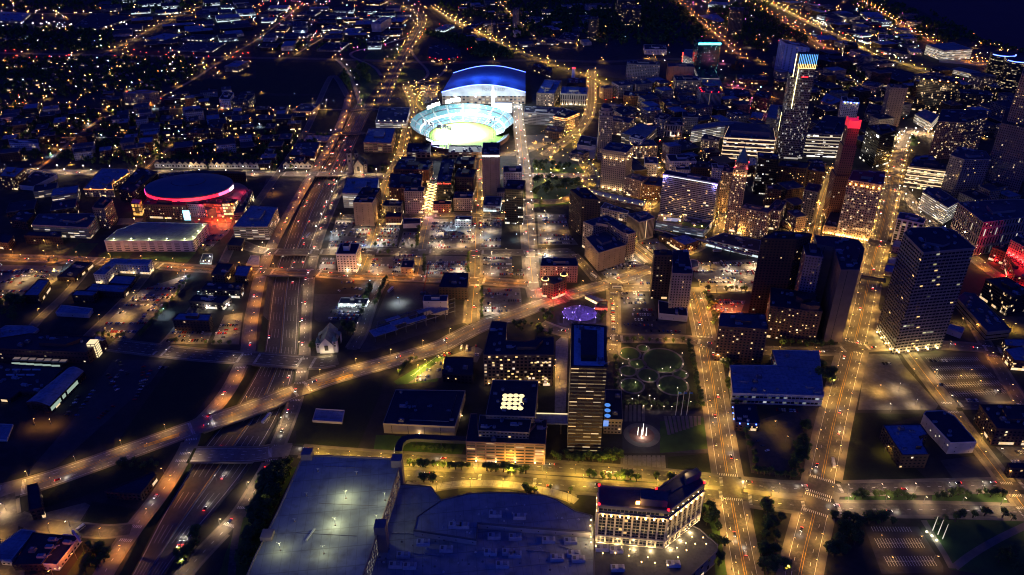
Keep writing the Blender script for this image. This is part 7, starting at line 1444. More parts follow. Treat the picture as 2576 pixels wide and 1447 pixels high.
for i, (x, y) in enumerate([(690, 60), (700, 125), (690, 200), (735, 95), (790, 130), (850, 20), (950, 160), (1075, 60), (1080, 130), (1000, 150), (870, 220), (780, 245), (690, 250), (930, 265), (1100, 190), (1105, 250), (1045, 280), (830, 395), (880, 395), (960, 398), (1010, 400), (760, 350), (800, 330), (900, 350), (1130, 370), (870, 330)]):
    q = G('k:%d,%d' % (x, y))[0]; g = empty('garden_lamp', (q.x, q.y, 0)); tag(g, 'small lamp post on the paths of the ring garden', 'garden lamp', 'ring garden lamps'); mb = MB(); mb.bar((0, 0, 0), (0, 0, 4), .18, M['pole']); mb.obj('pole', g); mb = MB(); mb.box((0, 0, 4), (.4, .4, .3), M['e_white']); mb.obj('lamp_head', g); light((0, 0, 3.7), 900, (1, .7, .42), g, .2)
# ---- garden of rings, sculpture, masts
ring_m = MB()
for x, y, r in ((745, 45, 62), (955, 88, 120), (795, 110, 46), (735, 155, 46), (862, 182, 62), (760, 248, 68), (1018, 245, 90), (1065, 175, 40), (830, 10, 30)):
    p = G('k:%d,%d' % (x, y))[0]; e = (G('k:%d,%d' % (x+1, y))[0]-p).length*r
    for i in range(36):
        a0, a1 = 2*PI*i/36, 2*PI*(i+1)/36; f = lambda a, q: (p.x+e*q*math.cos(a), p.y+e*q*math.sin(a)*1.05, .12)
        w = 2.2/e+1; ring_m.face([f(a0, 1), f(a0, w), f(a1, w), f(a1, 1)], M['walk'])
    t = MB(); t.face([(p.x+e*math.cos(2*PI*i/36), p.y+e*1.05*math.sin(2*PI*i/36), .10) for i in range(36)], M['lawn']); struct(t, 'lawn')
struct(ring_m, 'garden_path')
mb = MB()
for i in range(14):
    a, b = pts('k:%d,370' % (715+i*27))[0], pts('k:%d,475' % (712+i*28))[0]
    if i > 4: a, b = pts('k:%d,%d' % (960+(i-5)*27, 440))[0], pts('k:%d,%d' % (985+(i-5)*24, 560-(i-5)*8))[0]
    A_, B_ = gp(a), gp(b); mb.face([(A_.x, A_.y, .14), (B_.x, B_.y, .14), (B_.x+3, B_.y, .14), (A_.x+3, A_.y, .14)], M['walk'])
for i in range(9):
    A_, B_ = gp(pts('k:%d,690' % (705+i*30))[0]), gp(pts('k:%d,780' % (702+i*31))[0]); mb.face([(A_.x, A_.y, .14), (B_.x, B_.y, .14), (B_.x+3.6, B_.y, .14), (A_.x+3.6, A_.y, .14)], M['bridge'])
struct(mb, 'paving_stripes')
for x, y, r, mt in ((822, 560, 80, 'paver'), (822, 560, 116, 'walk')):
    p = G('k:%d,%d' % (x, y))[0]; e = (G('k:%d,%d' % (x+1, y))[0]-p).length*r; t = MB(); t.face([(p.x+e*math.cos(2*PI*i/36), p.y+e*math.sin(2*PI*i/36), .20 if mt == 'paver' else .17) for i in range(36)], M[mt]); struct(t, 'plaza')
p = G('k:822,565')[0]; g = empty('lit_sculpture', (p.x, p.y, 0)); tag(g, 'cluster of bright white spikes on the round brick plaza', 'sculpture')
for dx, dy, hh in ((-4, 1, 10), (-1, -2, 12), (1, 2, 14), (4, 0, 11)): mb = MB(); mb.cone((dx, dy), .4, .1, 0, hh, M['e_spike'], 8); mb.obj('spike', g)
light((0, -3, 3), 2500, (1, .95, .8), g)
for x in (1035, 1070, 1105):
    p = G('k:%d,435' % x)[0]; g = empty('flag_pole', (p.x, p.y, 0)); tag(g, 'tall slim flagpole at the garden edge', 'flagpole', 'garden flagpoles'); mb = MB(); mb.cone((0, 0), .35, .2, 0, 30, M['metalw'], 8); mb.obj('pole', g); mb = MB(); mb.box((1.5, 0, 27), (3, .1, 2), M['bluepaintm']); mb.obj('flag', g)
for x, y in ((1042, 1165), (1075, 1190), (1105, 1218)):
    p = G('l:%d,%d' % (x, y))[0]; g = empty('flag_pole', (p.x, p.y, 0)); tag(g, 'white uplit mast on the dark park lawn', 'flagpole', 'uplit park masts'); mb = MB(); mb.cone((0, 0), .4, .2, 0, 17, M['e_spikedim'], 8); mb.obj('pole', g); mb = MB(); mb.box((-6, -2, .5), (1.2, 1.2, .5), M['e_white']); mb.obj('lamp', g); light((-6, -2, 1.6), 900, (.95, 1, .7), g)  # uplighting of the mast put into its material as a faint glow
mb = MB(); pl = smooth([q.to_2d() for q in G('l:1180,1400 1280,1320 1450,1220 1640,1130')]); ribbon(mb, pl, -3, 3, .13, M['walk']); ribbon(mb, [q.to_2d() for q in G('l:985,1100 1120,1320 1165,1405')], -2.5, 2.5, .135, M['walk']); struct(mb, 'footpath')
# parking bay paint in the marked lot
mb = MB()
def bays(s0, s1, n, ln, spine=True):
    A_, B_ = G(s0)[0].to_2d(), G(s1)[0].to_2d(); d = (B_-A_).normalized(); nn_ = Vector((-d.y, d.x))
    if spine: q = [A_+nn_*.14, B_+nn_*.14, B_-nn_*.14, A_-nn_*.14]; mb.face([(p.x, p.y, .11) for p in q], M['whitepaint'])
    for i in range(n+1):
        c = A_.lerp(B_, i/n); q = [c-d*.13-nn_*ln, c+d*.13-nn_*ln, c+d*.13+nn_*ln, c-d*.13+nn_*ln]; mb.face([(p.x, p.y, .115) for p in q], M['whitepaint'])
bays('l:690,1245', 'l:975,1245', 17, 5); bays('l:750,1360', 'l:1050,1358', 17, 5); bays('l:660,1155', 'l:900,1158', 14, 2.6, False)
for y in range(0, 5): bays('l:%d,%d' % (1010+y*30, 85+y*55), 'l:%d,%d' % (1330+y*45, 80+y*50), 24, 4.4)
for i in range(8): bays('j:%d,%d' % (985, 185), 'j:%d,%d' % (1150, 60), 4, 2) if i == 0 else None
struct(mb, 'parking_marking')
mb = MB()
for a_, b_ in (('i:1085,475', 'i:1350,390'), ('j:390,245', 'j:615,180')):
    A_, B_ = G(a_)[0].to_2d(), G(b_)[0].to_2d(); d = (B_-A_).normalized(); nn_ = Vector((-d.y, d.x))
    for s_ in (-2, 2): q = [A_+nn_*(s_+.25), B_+nn_*(s_+.25), B_+nn_*(s_-.25), A_+nn_*(s_-.25)]; mb.face([(p.x, p.y, .3) for p in q], M['yellow'])
    for i in range(30): c = A_.lerp(B_, i/30.); q = [c-nn_*2, c+d*.4-nn_*2, c+d*1.2+nn_*2, c+d*.8+nn_*2]; mb.face([(p.x, p.y, .31) for p in q], M['yellow'])
struct(mb, 'turn_lane_marking')
# steel frames on the building site
p = G('f:1200,1250')[0]; t = empty('steel_frame', (p.x, p.y, 0)); tag(t, 'half-built steel frame under dark blue sheeting beside the diagonal avenue', 'building site'); A_, B_, C_ = [q.to_2d()-p.to_2d() for q in G('f:900,1370 1500,1180 1500,1100')]
for i in range(9):
    for j in range(4):
        q = A_.lerp(B_, i/8.)+(C_-B_)*(j/3.)*1.2; mb = MB(); mb.bar((q.x, q.y, 0), (q.x, q.y, 8+(i*7+j*3) % 4), .6, M['steelb']); mb.obj('column', t)
for j in range(4):
    mb = MB(); a_, b_ = A_+(C_-B_)*(j/3.)*1.2, B_+(C_-B_)*(j/3.)*1.2; mb.bar((a_.x, a_.y, 8), (b_.x, b_.y, 8), .7, M['steelb']); mb.obj('beam', t)
for i, (u, v, w_, l_) in enumerate(((.1, .2, 30, 16), (.3, .5, 24, 10), (.5, .2, 26, 8), (.62, .8, 22, 7), (.8, .4, 20, 10), (.2, .9, 18, 6))):
    q = A_.lerp(B_, u)+(C_-B_)*v; an = math.atan2((B_-A_).y, (B_-A_).x); mb = MB(); mb.box((0, 0, 0), (w_, l_, .4), M['roof_blue']); o = mb.obj('roof_sheet', t, (q.x, q.y, 9+i*.3)); o.rotation_euler = (0, 0, an)
# crane
p = G('f:1260,1010')[0]; t = empty('crawler_crane', (p.x, p.y, 0)); tag(t, 'lattice crane with a long red boom on the building site', 'crane'); mb = MB(); mb.box((0, 0, 0), (7, 5, 3), M['steel']); mb.obj('base', t)
mb = MB(); mb.bar((0, 0, 3), (7, 18, 34), .7, M['craneb']); mb.bar((1, 0, 3), (8, 18, 34), .3, M['craneb']); mb.obj('boom', t)
# ------------------------------------------------------------------ street lamps
def lamp_mesh():
    mb = MB(); mb.cone((0, 0), .22, .13, 0, 9.2, M['pole'], 6); mb.bar((0, 0, 9.1), (2.0, 0, 9.6), .14, M['pole']); return mb.mesh('pole')
LP = lamp_mesh(); LH = {}
for k in LEM:
    mb = MB(); mb.box((0, 0, 0), (1.05, .6, .28), M['pole']); mb.box((0, 0, -.22), (.95, .5, .2), M[LEM[k]]); LH[k] = mb.mesh('lamp_head')
NM = {'avenue': 'long straight avenue past the federal tower', 'street': 'street between the ring garden and the blue-roofed school', 'boulevard': 'yellow-lit boulevard in front of the casino', 'diagonal_avenue': 'diagonal avenue and its bridge',
      'service_road': 'freeway service road', 'cross_street': 'streets that cross the freeway', 'side_street': 'narrow downtown streets', 'plaza_drive': 'curved casino drive'}
LW = {'w': 'warm white', 'y': 'yellow', 'o': 'orange', 'p': 'pale white', 'c': 'cool white', 'm': 'magenta'}
def in_view(x, y, z=0, m=40):
    p = proj((x, y, z)); return -m < p[0] < 2576+m and -m < p[1] < 1447+m
BP = [(q, min(p[0] for p in q), max(p[0] for p in q), min(p[1] for p in q), max(p[1] for p in q)) for _, q, h in BLD]
def blocked(x, y, m=0.):
    for q, x0, x1, y0, y1 in BP:
        if x0-m < x < x1+m and y0-m < y < y1+m and in_poly(x, y, q): return True
    return False
LAMPS = [l for l in LAMPS if in_view(l[0], l[1], 9, 60) and not blocked(l[0], l[1])]
LAMPS.sort(key=lambda l: l[1])
print('lamps', len(LAMPS), 'far', len(FARL))
SCALE = 1.0
for i, (x, y, a, c, pw, rn, k) in enumerate(LAMPS):
    if i < 299:
        g = inst('street_lamp', LP, None, (x, y, 0), a); tag(g, '%s street lamp standing along the %s' % (LW[c], NM[rn]), 'street lamp', 'street lamps of the '+NM[rn]+' '+LW[c])
        inst('lamp_head', LH[c], g, (2.2, 0, 9.6), 0, (1+.3*R.random(),)*3)
        kd = 'POINT' if (i % 2 == 0 and rn == 'boulevard') or (i % 3 == 0 and y > 620) or (i % 3 == 1 and y > 950) else 'SPOT'; light((2.3, 0, 9.0), (13000 if kd == 'POINT' else 15000)*pw*R.choice((.6, .8, 1, 1.1, 1.3) if c == 'y' else (.3, .8, 1, 1.2, 1.5)), LCOL[c], g, .35, kd, spot=2.75)
FARL = [f for f in FARL if in_view(f[0], f[1], 9, 80)] + [(l[0], l[1], l[3], l[4]) for l in LAMPS[299:]]
fb = {}
tfar = empty('distant_street_lamps', (0, 0, 0)); tag(tfar, 'countless tiny street lamps of the far streets and the interchange', 'street lamps', kind='stuff')
def speck(mb, x, y, z, s, mat): mb.box((x, y, z), (s, s, s*.7), M[mat])
for x, y, c, pw in FARL:
    mb = fb.setdefault(c, MB()); mb.bar((x, y, 0), (x, y, 9), .35, M['pole']); D_ = math.hypot(x, y); speck(mb, x, y, 9, (.25+D_/5200)*R.choice((.7, 1, 1.2)), 'f_'+c)
    light((x, y, 9.5-1.2), 21000*pw*(.5+R.random()), LCOL[c], tfar, .5, *(('POINT',) if R.random() < .35 else ('SPOT',)), spot=2.6)
# ------------------------------------------------------------------ houses, specks and woods of the far districts
def gable_house(k):
    mb = MB(); w, l, h, r = ((8, 11, 5.5, 3), (9, 12, 6, 3.4), (7.5, 10, 3.4, 2.8))[k]
    mb.prism([(-w/2, -l/2), (w/2, -l/2), (w/2, l/2), (-w/2, l/2)], 0, h, fmat(('tan', 'brick', 'white2')[k]))
    for y in (-l/2, l/2): mb.face([(-w/2, y, h), (w/2, y, h), (0, y, h+r)], M['stone'])
    a = mb.mesh('wall'); mb = MB()
    for s in (-1, 1): mb.face([(s*(w/2+.5), -l/2-.5, h-.3), (s*(w/2+.5), l/2+.5, h-.3), (0, l/2+.5, h+r), (0, -l/2-.5, h+r)], M[('roof_dark', 'roof_mid', 'roof_dark')[k]])
    mb.box((w*.2, l*.1, h+r*.4), (.9, .9, r*.8), M['brown'])
    return a, mb.mesh('roof')
HM = [gable_house(k) for k in range(3)]
def scatter(s, n, seed, test=True, rowang=None):
    P_ = [(p.x, p.y) for p in G(s)]; xs = [p[0] for p in P_]; ys = [p[1] for p in P_]; r = random.Random(seed); out = []; tries = 0
    while len(out) < n and tries < n*40:
        tries += 1; x, y = r.uniform(min(xs), max(xs)), r.uniform(min(ys), max(ys))
        if not in_poly(x, y, P_) or not in_view(x, y): continue
        if test and (near_road(x, y, -1, 5) or blocked(x, y, 5)): continue
        out.append((x, y))
    return out
hn = 0
for s, n, lab, grp in [('a:0,440 1400,450 1500,560 1150,690 900,700 600,760 0,740', 95, 'small dark gabled house among trees beyond the wide school', 'houses beyond the wide school'), ('a:0,840 500,850 700,960 500,1080 0,1000', 40, 'small dark gabled house beside the orange-lit far streets', 'houses by the orange-lit streets'),
        ('a:0,270 700,280 850,340 700,390 0,370', 34, 'tiny far house beyond the cross-town freeway', 'houses beyond the cross-town freeway'), ('a:950,950 1900,880 1929,1150 1300,1200 900,1180', 45, 'small house in the leafy blocks behind the arena', 'houses behind the arena')]:
    for (x, y) in scatter(s, n, 31+hn):
        k = R.randrange(3); g = empty('house', (x, y, 0), R.choice((.4, .4+PI/2))+R.uniform(-.05, .05)); tag(g, lab, 'house', grp); inst('wall', HM[k][0], g); inst('roof', HM[k][1], g); hn += 1
# terrace of gabled townhouses behind the arena
for (s0, s1, n, w_) in (('a:1185,1255', 'a:1560,1262', 9, 0), ('a:1590,1262', 'b:40,1262', 9, 1), ('b:220,1260', 'b:420,1262', 5, 2)):
    A_, B_ = G(s0)[0], G(s1)[0]
    for i in range(n):
        p = A_.lerp(B_, (i+.5)/n); g = empty('townhouse', (p.x, p.y, 0), 0.02); tag(g, 'white gabled townhouse in the lamp-lit terrace behind the arena', 'townhouse', 'terrace behind the arena'); o = inst('wall', HM[2][0], g); o.scale = (1.7, 1.3, 2.1); o = inst('roof', HM[2][1], g); o.scale = (1.7, 1.3, 2.1)
        if i % 2 == 0: light((0, -12, 4), 350, (1, .9, .7), g)
sp = {}
FLD = [[(q.x, q.y) for q in G(s)] for nm_, m_, s in AREAS if nm_ == 'field']
for s, n, cs, zz in [('a:150,188 1060,176 1050,236 430,226', 70, 'ppcp', 9), ('b:50,262 660,250 660,300 50,304', 44, 'cpp', 7), ('d:330,160 530,195 520,215 350,180', 40, 'yppc', 7), ('b:920,280 1100,250 1130,300 930,330', 16, 'cpp', 7), ('d:700,310 980,320 980,345 700,345', 24, 'ppc', 6), ('b:700,150 1180,130 1180,180 700,190', 30, 'pwo', 6), ('a:0,440 1929,430 1929,700 0,760', 260, 'wwwwcpo', 6), ('a:0,760 1929,720 1929,1250 0,1240', 330, 'wwoowwpc', 6), ('a:0,0 1929,0 1929,400 0,400', 330, 'wwcppoc', 7), ('b:0,0 1300,0 1250,400 0,400', 420, 'wcppccowm', 7),
        ('b:0,500 650,800 640,1300 0,1290', 170, 'wwcpo', 6), ('b:1500,0 1929,0 1929,450 1500,350', 90, 'wpo', 7), ('c:0,0 1300,0 1500,500 0,380', 130, 'wpoc', 7), ('c:1300,0 1929,0 1929,560 1500,560', 170, 'wpomw', 7),
        ('d:0,0 900,0 1400,400 1000,560 300,560 0,400', 330, 'wwppomc', 7), ('c:600,650 1929,560 1929,1400 900,1400', 260, 'wwpooc', 5), ('d:300,560 1929,600 1929,900 1100,900 300,800', 120, 'wpomc', 5),
        ('d:1000,900 1929,1000 1900,1200 1000,1300', 60, 'wpo', 5), ('g:150,20 540,30 560,330 160,360', 34, 'ooww', 4), ('b:1150,620 1380,600 1380,780 1220,790', 46, 'yyw', 5), ('c:100,1000 500,1000 560,1230 120,1200', 44, 'yw', 4),
        ('e:0,780 480,790 440,900 0,1060', 10, 'wc', 6), ('d:1500,250 1929,400 1929,480 1500,480', 60, 'oopw', 6), ('d:500,150 1000,160 1100,350 700,350', 90, 'wwpmo', 6), ('f:950,60 1900,60 1900,430 1000,430', 70, 'wwoop', 4), ('h:0,100 900,100 900,420 0,420', 70, 'owwp', 4)]:
    for (x, y) in scatter(s, int(n*.8), n+17, False):
        if blocked(x, y) or any(in_poly(x, y, q) for q in FLD): continue
        D_ = math.hypot(x, y); sp.setdefault(R.choice(cs+('wwo' if n > 72 else '')), []).append((x, y, zz*R.uniform(.5, 1.3), (.22+D_/5600)*R.choice((.35, .4, .5, .6, .8, 1, 1.4))))
for c, mb in fb.items(): mb.obj('lamp_cluster', tfar)
tl_ = empty('distant_lights', (0, 0, 0)); tag(tl_, 'countless porch, yard and window lights scattered over the dark districts', 'lights', kind='stuff')
nl = 0
for c, L_ in sp.items():
    mb = MB()
    for i, (x, y, z, s_) in enumerate(L_):
        mb.bar((x, y, 0), (x, y, z), .25, M['pole']); speck(mb, x, y, z, s_, 'f_'+c)
        if i % 5 == 0: light((x, y, z-.7), R.uniform(6000, 20000), LCOL[c], tl_, .5, 'SPOT', spot=2.7); nl += 1
    mb.obj('lamp_cluster', tl_)
mb = MB()
for s, n in [('b:0,0 1929,0 1929,400 0,440', 55), ('a:0,380 1929,380 1929,450 0,450', 30), ('a:0,700 1929,700 1929,1250 0,1250', 14), ('d:0,0 900,0 1500,560 0,560', 60), ('c:600,600 1929,500 1929,1400 900,1400', 60)]:
    for (x, y) in scatter(s, n, n+3, False): speck(mb, x, y, 2.5, .3+math.hypot(x, y)/5200, 'e_farred')
mb.obj('red_light_cluster', tl_)
for k, (lab, grp, nr, nh) in enumerate([]): pass
print('speck lights', nl)
# ------------------------------------------------------------------ trees
def crown_mesh(seed, n=420, flat=1.):
    r = random.Random(seed); mb = MB(); cl = []
    for _ in range(9):
        a, q = r.uniform(0, 2*PI), r.uniform(.15, .62); cl.append((q*math.cos(a), q*math.sin(a), r.uniform(-.35, .5)*flat, r.uniform(.3, .48)))
    cl.append((0, 0, .35*flat, .5))
    for i in range(n):
        cx, cy, cz, cr = cl[i % len(cl)]; v = Vector((r.gauss(0, 1), r.gauss(0, 1), r.gauss(0, 1))).normalized()*cr*r.uniform(.72, 1.08)
        p = Vector((cx, cy, cz))+v; s = r.uniform(.05, .12); nrm = (v.normalized()+Vector((r.uniform(-.7, .7), r.uniform(-.7, .7), r.uniform(-.2, .9)))).normalized()
        x = nrm.orthogonal().normalized()*s; y = nrm.cross(x).normalized()*s*r.uniform(.7, 1.3)
        mb.face([p-x-y, p+x-y, p+x*.8+y, p-x*.8+y], M['leaf'] if r.random() < .75 else M['leaf2'])
    return mb.mesh('crown')
def trunk_mesh(seed):
    r = random.Random(seed); mb = MB(); mb.cone((0, 0), .07, .04, 0, .62, M['bark'], 6)
    for k in range(4): a = r.uniform(0, 6.3); mb.bar((0, 0, .4), (.3*math.cos(a), .3*math.sin(a), .85), .035, M['bark'])
    return mb.mesh('trunk')
CM = [crown_mesh(s) for s in (1, 2, 3, 4)]; TM = [trunk_mesh(s) for s in (1, 2)]; CS = [crown_mesh(s, 260) for s in (5, 6)]
NTREE = 0
TREES = []
def tree(x, y, h, lab, grp):
    if not in_poly(x, y, TR) and not near_road(x, y, -1, -1.): TREES.append((x, y, h, lab, grp))
def tree_now(x, y, h, lab, grp):
    global NTREE
    g = empty('tree', (x, y, 0), R.uniform(0, 6.3)); tag(g, lab, 'tree', grp); NTREE += 1
    inst('trunk', TM[NTREE % 2], g, (0, 0, 0), 0, (h, h, h)); w = h*R.uniform(.42, .56); inst('crown', R.choice(CM), g, (0, 0, h*.62), 0, (w, w, h*.42))
def row(s, n, h, lab, grp, jit=1.2):
    pl = smooth([p.to_2d() for p in G(s)], 1); e = even(pl, n)
    for p in e: 
        x, y = p.x+R.uniform(-jit, jit), p.y+R.uniform(-jit, jit)
        if not blocked(x, y): tree(x, y, h*R.uniform(.8, 1.2), lab, grp)
def clump(s, n, h, lab, grp, seed):
    for (x, y) in scatter(s, n, seed, False):
        if not blocked(x, y): tree(x, y, h*R.uniform(.75, 1.25), lab, grp)
bl = 'small round tree on the grass median of the yellow-lit boulevard'
row('P:1030,1173 1175,1181', 11, 8.8, bl, 'boulevard median trees'); row('P:1222,1186 1320,1193', 8, 10.0, bl, 'boulevard median trees'); row('P:1480,1202 1600,1210', 8, 9.4, bl, 'boulevard median trees'); row('P:1650,1205 1680,1210', 2, 10.0, bl, 'boulevard median trees')
row('P:1150,1212 1420,1230', 9, 5, 'small tree on the verge between boulevard and casino', 'casino verge trees')
clump('P:1052,1195 1112,1195 1112,1215 1052,1218', 7, 10, 'tree in the dense knot beside the garage corner', 'trees by the garage corner', 3)
clump('P:1322,1218 1352,1218 1352,1245 1322,1245', 5, 8, 'dark cone-shaped shrub tree in the casino forecourt', 'forecourt trees', 4); clump('P:1418,1232 1445,1232 1445,1248 1418,1248', 3, 6, 'dark shrub tree on the round casino island', 'island trees', 5)
row('P:1400,1158 1560,1162', 14, 9, 'tree in the dark row in front of the bronze tower', 'trees before the bronze tower', 3); row('P:1400,1148 1560,1152', 12, 9, 'tree in the dark row in front of the bronze tower', 'trees before the bronze tower', 3)
row('j:1000,650 1240,668', 9, 7, 'young tree on the lawn below the black-roofed walkway', 'walkway lawn trees')
row('P:1733,870 1748,940 1765,1025', 14, 8, 'tree along the edge of the ring garden', 'ring garden trees'); row('P:1560,1020 1760,1022', 16, 6, 'small tree in the hedge row below the ring garden', 'ring garden hedge row'); row('P:1548,870 1552,1020', 12, 7, 'tree on the walk beside the bronze tower', 'bronze tower side trees')
row('g:855,1370 1340,1380', 9, 7, 'street tree above the ring garden', 'street trees above the garden')
clump('j:60,800 250,760 60,1150 -40,1420 -90,1400', 62, 13, 'tree in the dark green belt beside the enormous garage', 'green belt trees', 6)
clump('P:2040,985 2065,985 2015,1200 1985,1195', 30, 10, 'tree in the dark row screening the dirt car park', 'screen trees', 7); row('P:1850,1020 1905,1190', 10, 8, 'tree along the street edge of the dirt car park', 'dirt park street trees'); row('P:1900,1190 2000,1205', 9, 8, 'tree at the low end of the dirt car park', 'dirt park end trees')
clump('l:290,130 430,130 430,240 330,250', 9, 15, 'big dark tree at the corner of the blue-roofed school', 'school corner trees', 8); row('l:60,40 200,20', 3, 8, 'tree behind the blue-roofed school', 'trees behind the school'); clump('k:1320,60 1390,60 1400,300 1340,290', 9, 11, 'street tree in front of the blue-roofed school', 'school front trees', 9)
row('l:560,955 920,965', 15, 8, 'dark tree on the median of the dim dual road', 'dim median trees', 2.5); row('l:1070,955 1250,950', 8, 8, 'dark tree on the median of the dim dual road', 'dim median trees', 2.5); row('l:1345,945 1470,945', 6, 8, 'dark tree on the median of the dim dual road', 'dim median trees', 2.5)
clump('l:400,1080 900,1110 620,1150 560,1340 360,1340', 34, 10, 'tree in the dark clumps around the marked car park', 'trees around the marked lot', 10); clump('l:-30,980 80,980 120,1447 -60,1447', 22, 12, 'big tree in the dark strip between two avenues', 'avenue strip trees', 11)
row('l:1030,1110 1600,1080', 9, 9, 'tree along the top of the dark park', 'dark park trees', 4); clump('l:1500,1250 1620,1300 1620,1447 1400,1440', 9, 9, 'tree deep in the dark park', 'deep park trees', 12)
clump('k:1190,1000 1260,1020 1350,1250 1340,1447 1290,1447 1250,1200', 24, 8, 'tree on the green slope below the bent hotel', 'hotel slope trees', 13)
clump('g:150,20 430,40 440,90 150,90', 24, 11, 'lamp-lit tree in the upper half of the city park', 'upper park trees', 14); clump('g:170,150 520,170 500,250 430,220 160,290', 30, 12, 'lamp-lit tree in the lower half of the city park', 'lower park trees', 15)
clump('g:160,290 320,300 300,350 170,350', 5, 8, 'tree at the tip of the city park', 'park tip trees', 16)
clump('g:1440,970 1480,970 1560,1150 1530,1300 1470,1230', 16, 9, 'tree lining the orange-lit car park', 'orange lot trees', 17); row('g:1450,985 1760,990', 9, 8, 'tree at the top of the orange-lit car park', 'orange lot top trees')
clump('g:200,1150 340,1130 330,1200 240,1230', 7, 8, 'tree beside the violet plaza', 'violet plaza trees', 18); clump('g:640,1150 720,1160 720,1230 640,1230', 6, 8, 'tree at the far side of the violet plaza', 'violet plaza far trees', 19)
clump('P:1290,802 1400,835 1385,850 1290,830', 22, 7, 'tree in the hedge-like row behind the old brick office', 'trees behind the brick office', 20); row('j:905,170 1000,80 1170,25', 14, 7, 'tree on the bank beside the diagonal avenue', 'bank trees')
row('f:1700,970 1700,1190', 10, 6, 'thin tree at the edge of the dark street', 'dark street trees'); row('f:1265,740 1265,850', 6, 7, 'tree between two car parks in the middle', 'car park trees'); row('f:1225,520 1210,660', 7, 8, 'yellow-lit tree beside a car park', 'yellow-lit trees'); row('f:1600,700 1595,860', 7, 7, 'yellow-lit tree on the street between car parks', 'yellow-lit street trees')
row('f:900,655 1180,660', 5, 7, 'round tree in the row along the lower car park edge', 'car park edge trees'); row('f:1340,692 1570,692', 4, 7, 'round tree in the row beside the bright car park', 'bright lot trees'); row('f:940,710 1000,710', 2, 7, 'round tree below the car park edge row', 'below edge trees')
clump('f:870,930 920,920 830,1080 800,1200 760,1160', 12, 10, 'street tree by the white-lit shop', 'shop street trees', 21); row('f:980,910 900,1100', 9, 9, 'tree along the building site fence', 'site fence trees'); clump('f:380,1350 460,1360 450,1440 380,1440', 4, 10, 'tree beside the green-roofed church', 'church trees', 22)
clump('f:660,1220 760,1200 740,1330 660,1330', 6, 11, 'tree between the green-roofed church and the car park', 'churchyard trees', 23); row('e:1060,1340 1260,1120', 10, 8, 'tree along the tan car park', 'tan car park trees'); row('e:1290,1080 1420,900', 8, 7, 'tree beside the bus stop street', 'bus street trees')
row('e:1240,1375 1320,1385', 3, 7, 'round tree at the low edge of the school street lots', 'school street trees'); row('e:1560,1390 1720,1400', 4, 7, 'round tree by the freeway-side lot', 'freeway lot trees'); row('e:740,1330 930,1345', 5, 8, 'round tree at the bottom of the tan car park', 'tan lot end trees'); row('e:120,750 420,770', 7, 7, 'round tree in the row above the full car park', 'full lot trees')
clump('e:0,1080 180,1070 200,1150 100,1240 0,1230', 12, 14, 'big black tree at the photo edge below the full car park', 'big edge trees', 24); row('a:360,720 1450,620', 0, 8, '', '') if False else None
clump('b:1100,870 1100,900 1080,930 1090,1080', 4, 8, 'street tree beside the pale-decked garage', 'garage street trees', 25); clump('f:850,60 1000,60 1000,90 860,100', 7, 9, 'tree beside the twin-towered stone church', 'stone church trees', 26)
clump('i:1540,380 1720,350 1640,440 1520,490', 10, 8, 'bush-like tree between the bridge and freeway', 'bridge wedge trees', 27); clump('i:880,580 1230,590 1200,660 900,640', 14, 6, 'low tree beneath the diagonal bridge embankment', 'embankment trees', 28); clump('i:1350,1200 1530,1080 1500,1300 1300,1447 1230,1447', 16, 10, 'leafy tree on the freeway bank', 'freeway bank trees', 29)
clump('i:640,1260 850,1240 760,1400 600,1440', 14, 10, 'dark tree beside the white-walled building', 'white wall trees', 30); row('h:100,1400 350,1410', 5, 10, 'dark street tree before the broad red brick building', 'brick building trees'); row('h:400,1410 520,1420', 3, 9, 'dark street tree before the black slab', 'black slab trees'); clump('h:850,1290 950,1290 930,1340 840,1340', 6, 6, 'planter tree at the foot of the federal tower', 'federal planter trees', 31)
clump('c:340,1060 480,1020 480,1120 360,1150', 8, 6, 'small lamp-lit tree on the green triangle', 'green triangle trees', 32); row('c:590,640 570,900', 9, 8, 'lamp-lit street tree by the theatre', 'theatre street trees'); clump('d:1050,1030 1120,1030 1120,1090 1050,1090', 5, 9, 'tree on the small green square', 'green square trees', 33)
TREES.sort(key=lambda t: math.hypot(t[0], t[1])/t[2])
TREES = [t for t in TREES if in_view(t[0], t[1], 3, 10)]
for t in TREES[:295]: tree_now(*t)
mb = MB()
for (x, y, h, lab, grp) in TREES[295:]:
    me = R.choice(CS); w = h*R.uniform(.42, .56); q = len(mb.v); mb.v += [(x+v.co.x*w, y+v.co.y*w, h*.62+v.co.z*h*.42) for v in me.vertices]
    for f in me.polygons: mb.f.append(tuple(q+k for k in f.vertices)); mb.m.append(mb.mi(me.materials[f.material_index])); mb.uv.append(None)
    mb.cone((x, y), .25, .15, 0, h*.5, M['bark'], 5)
o = mb.obj('trees'); tag(o, 'remaining small street and park trees of the city blocks', 'trees', kind='stuff')
print('trees', NTREE, len(TREES))
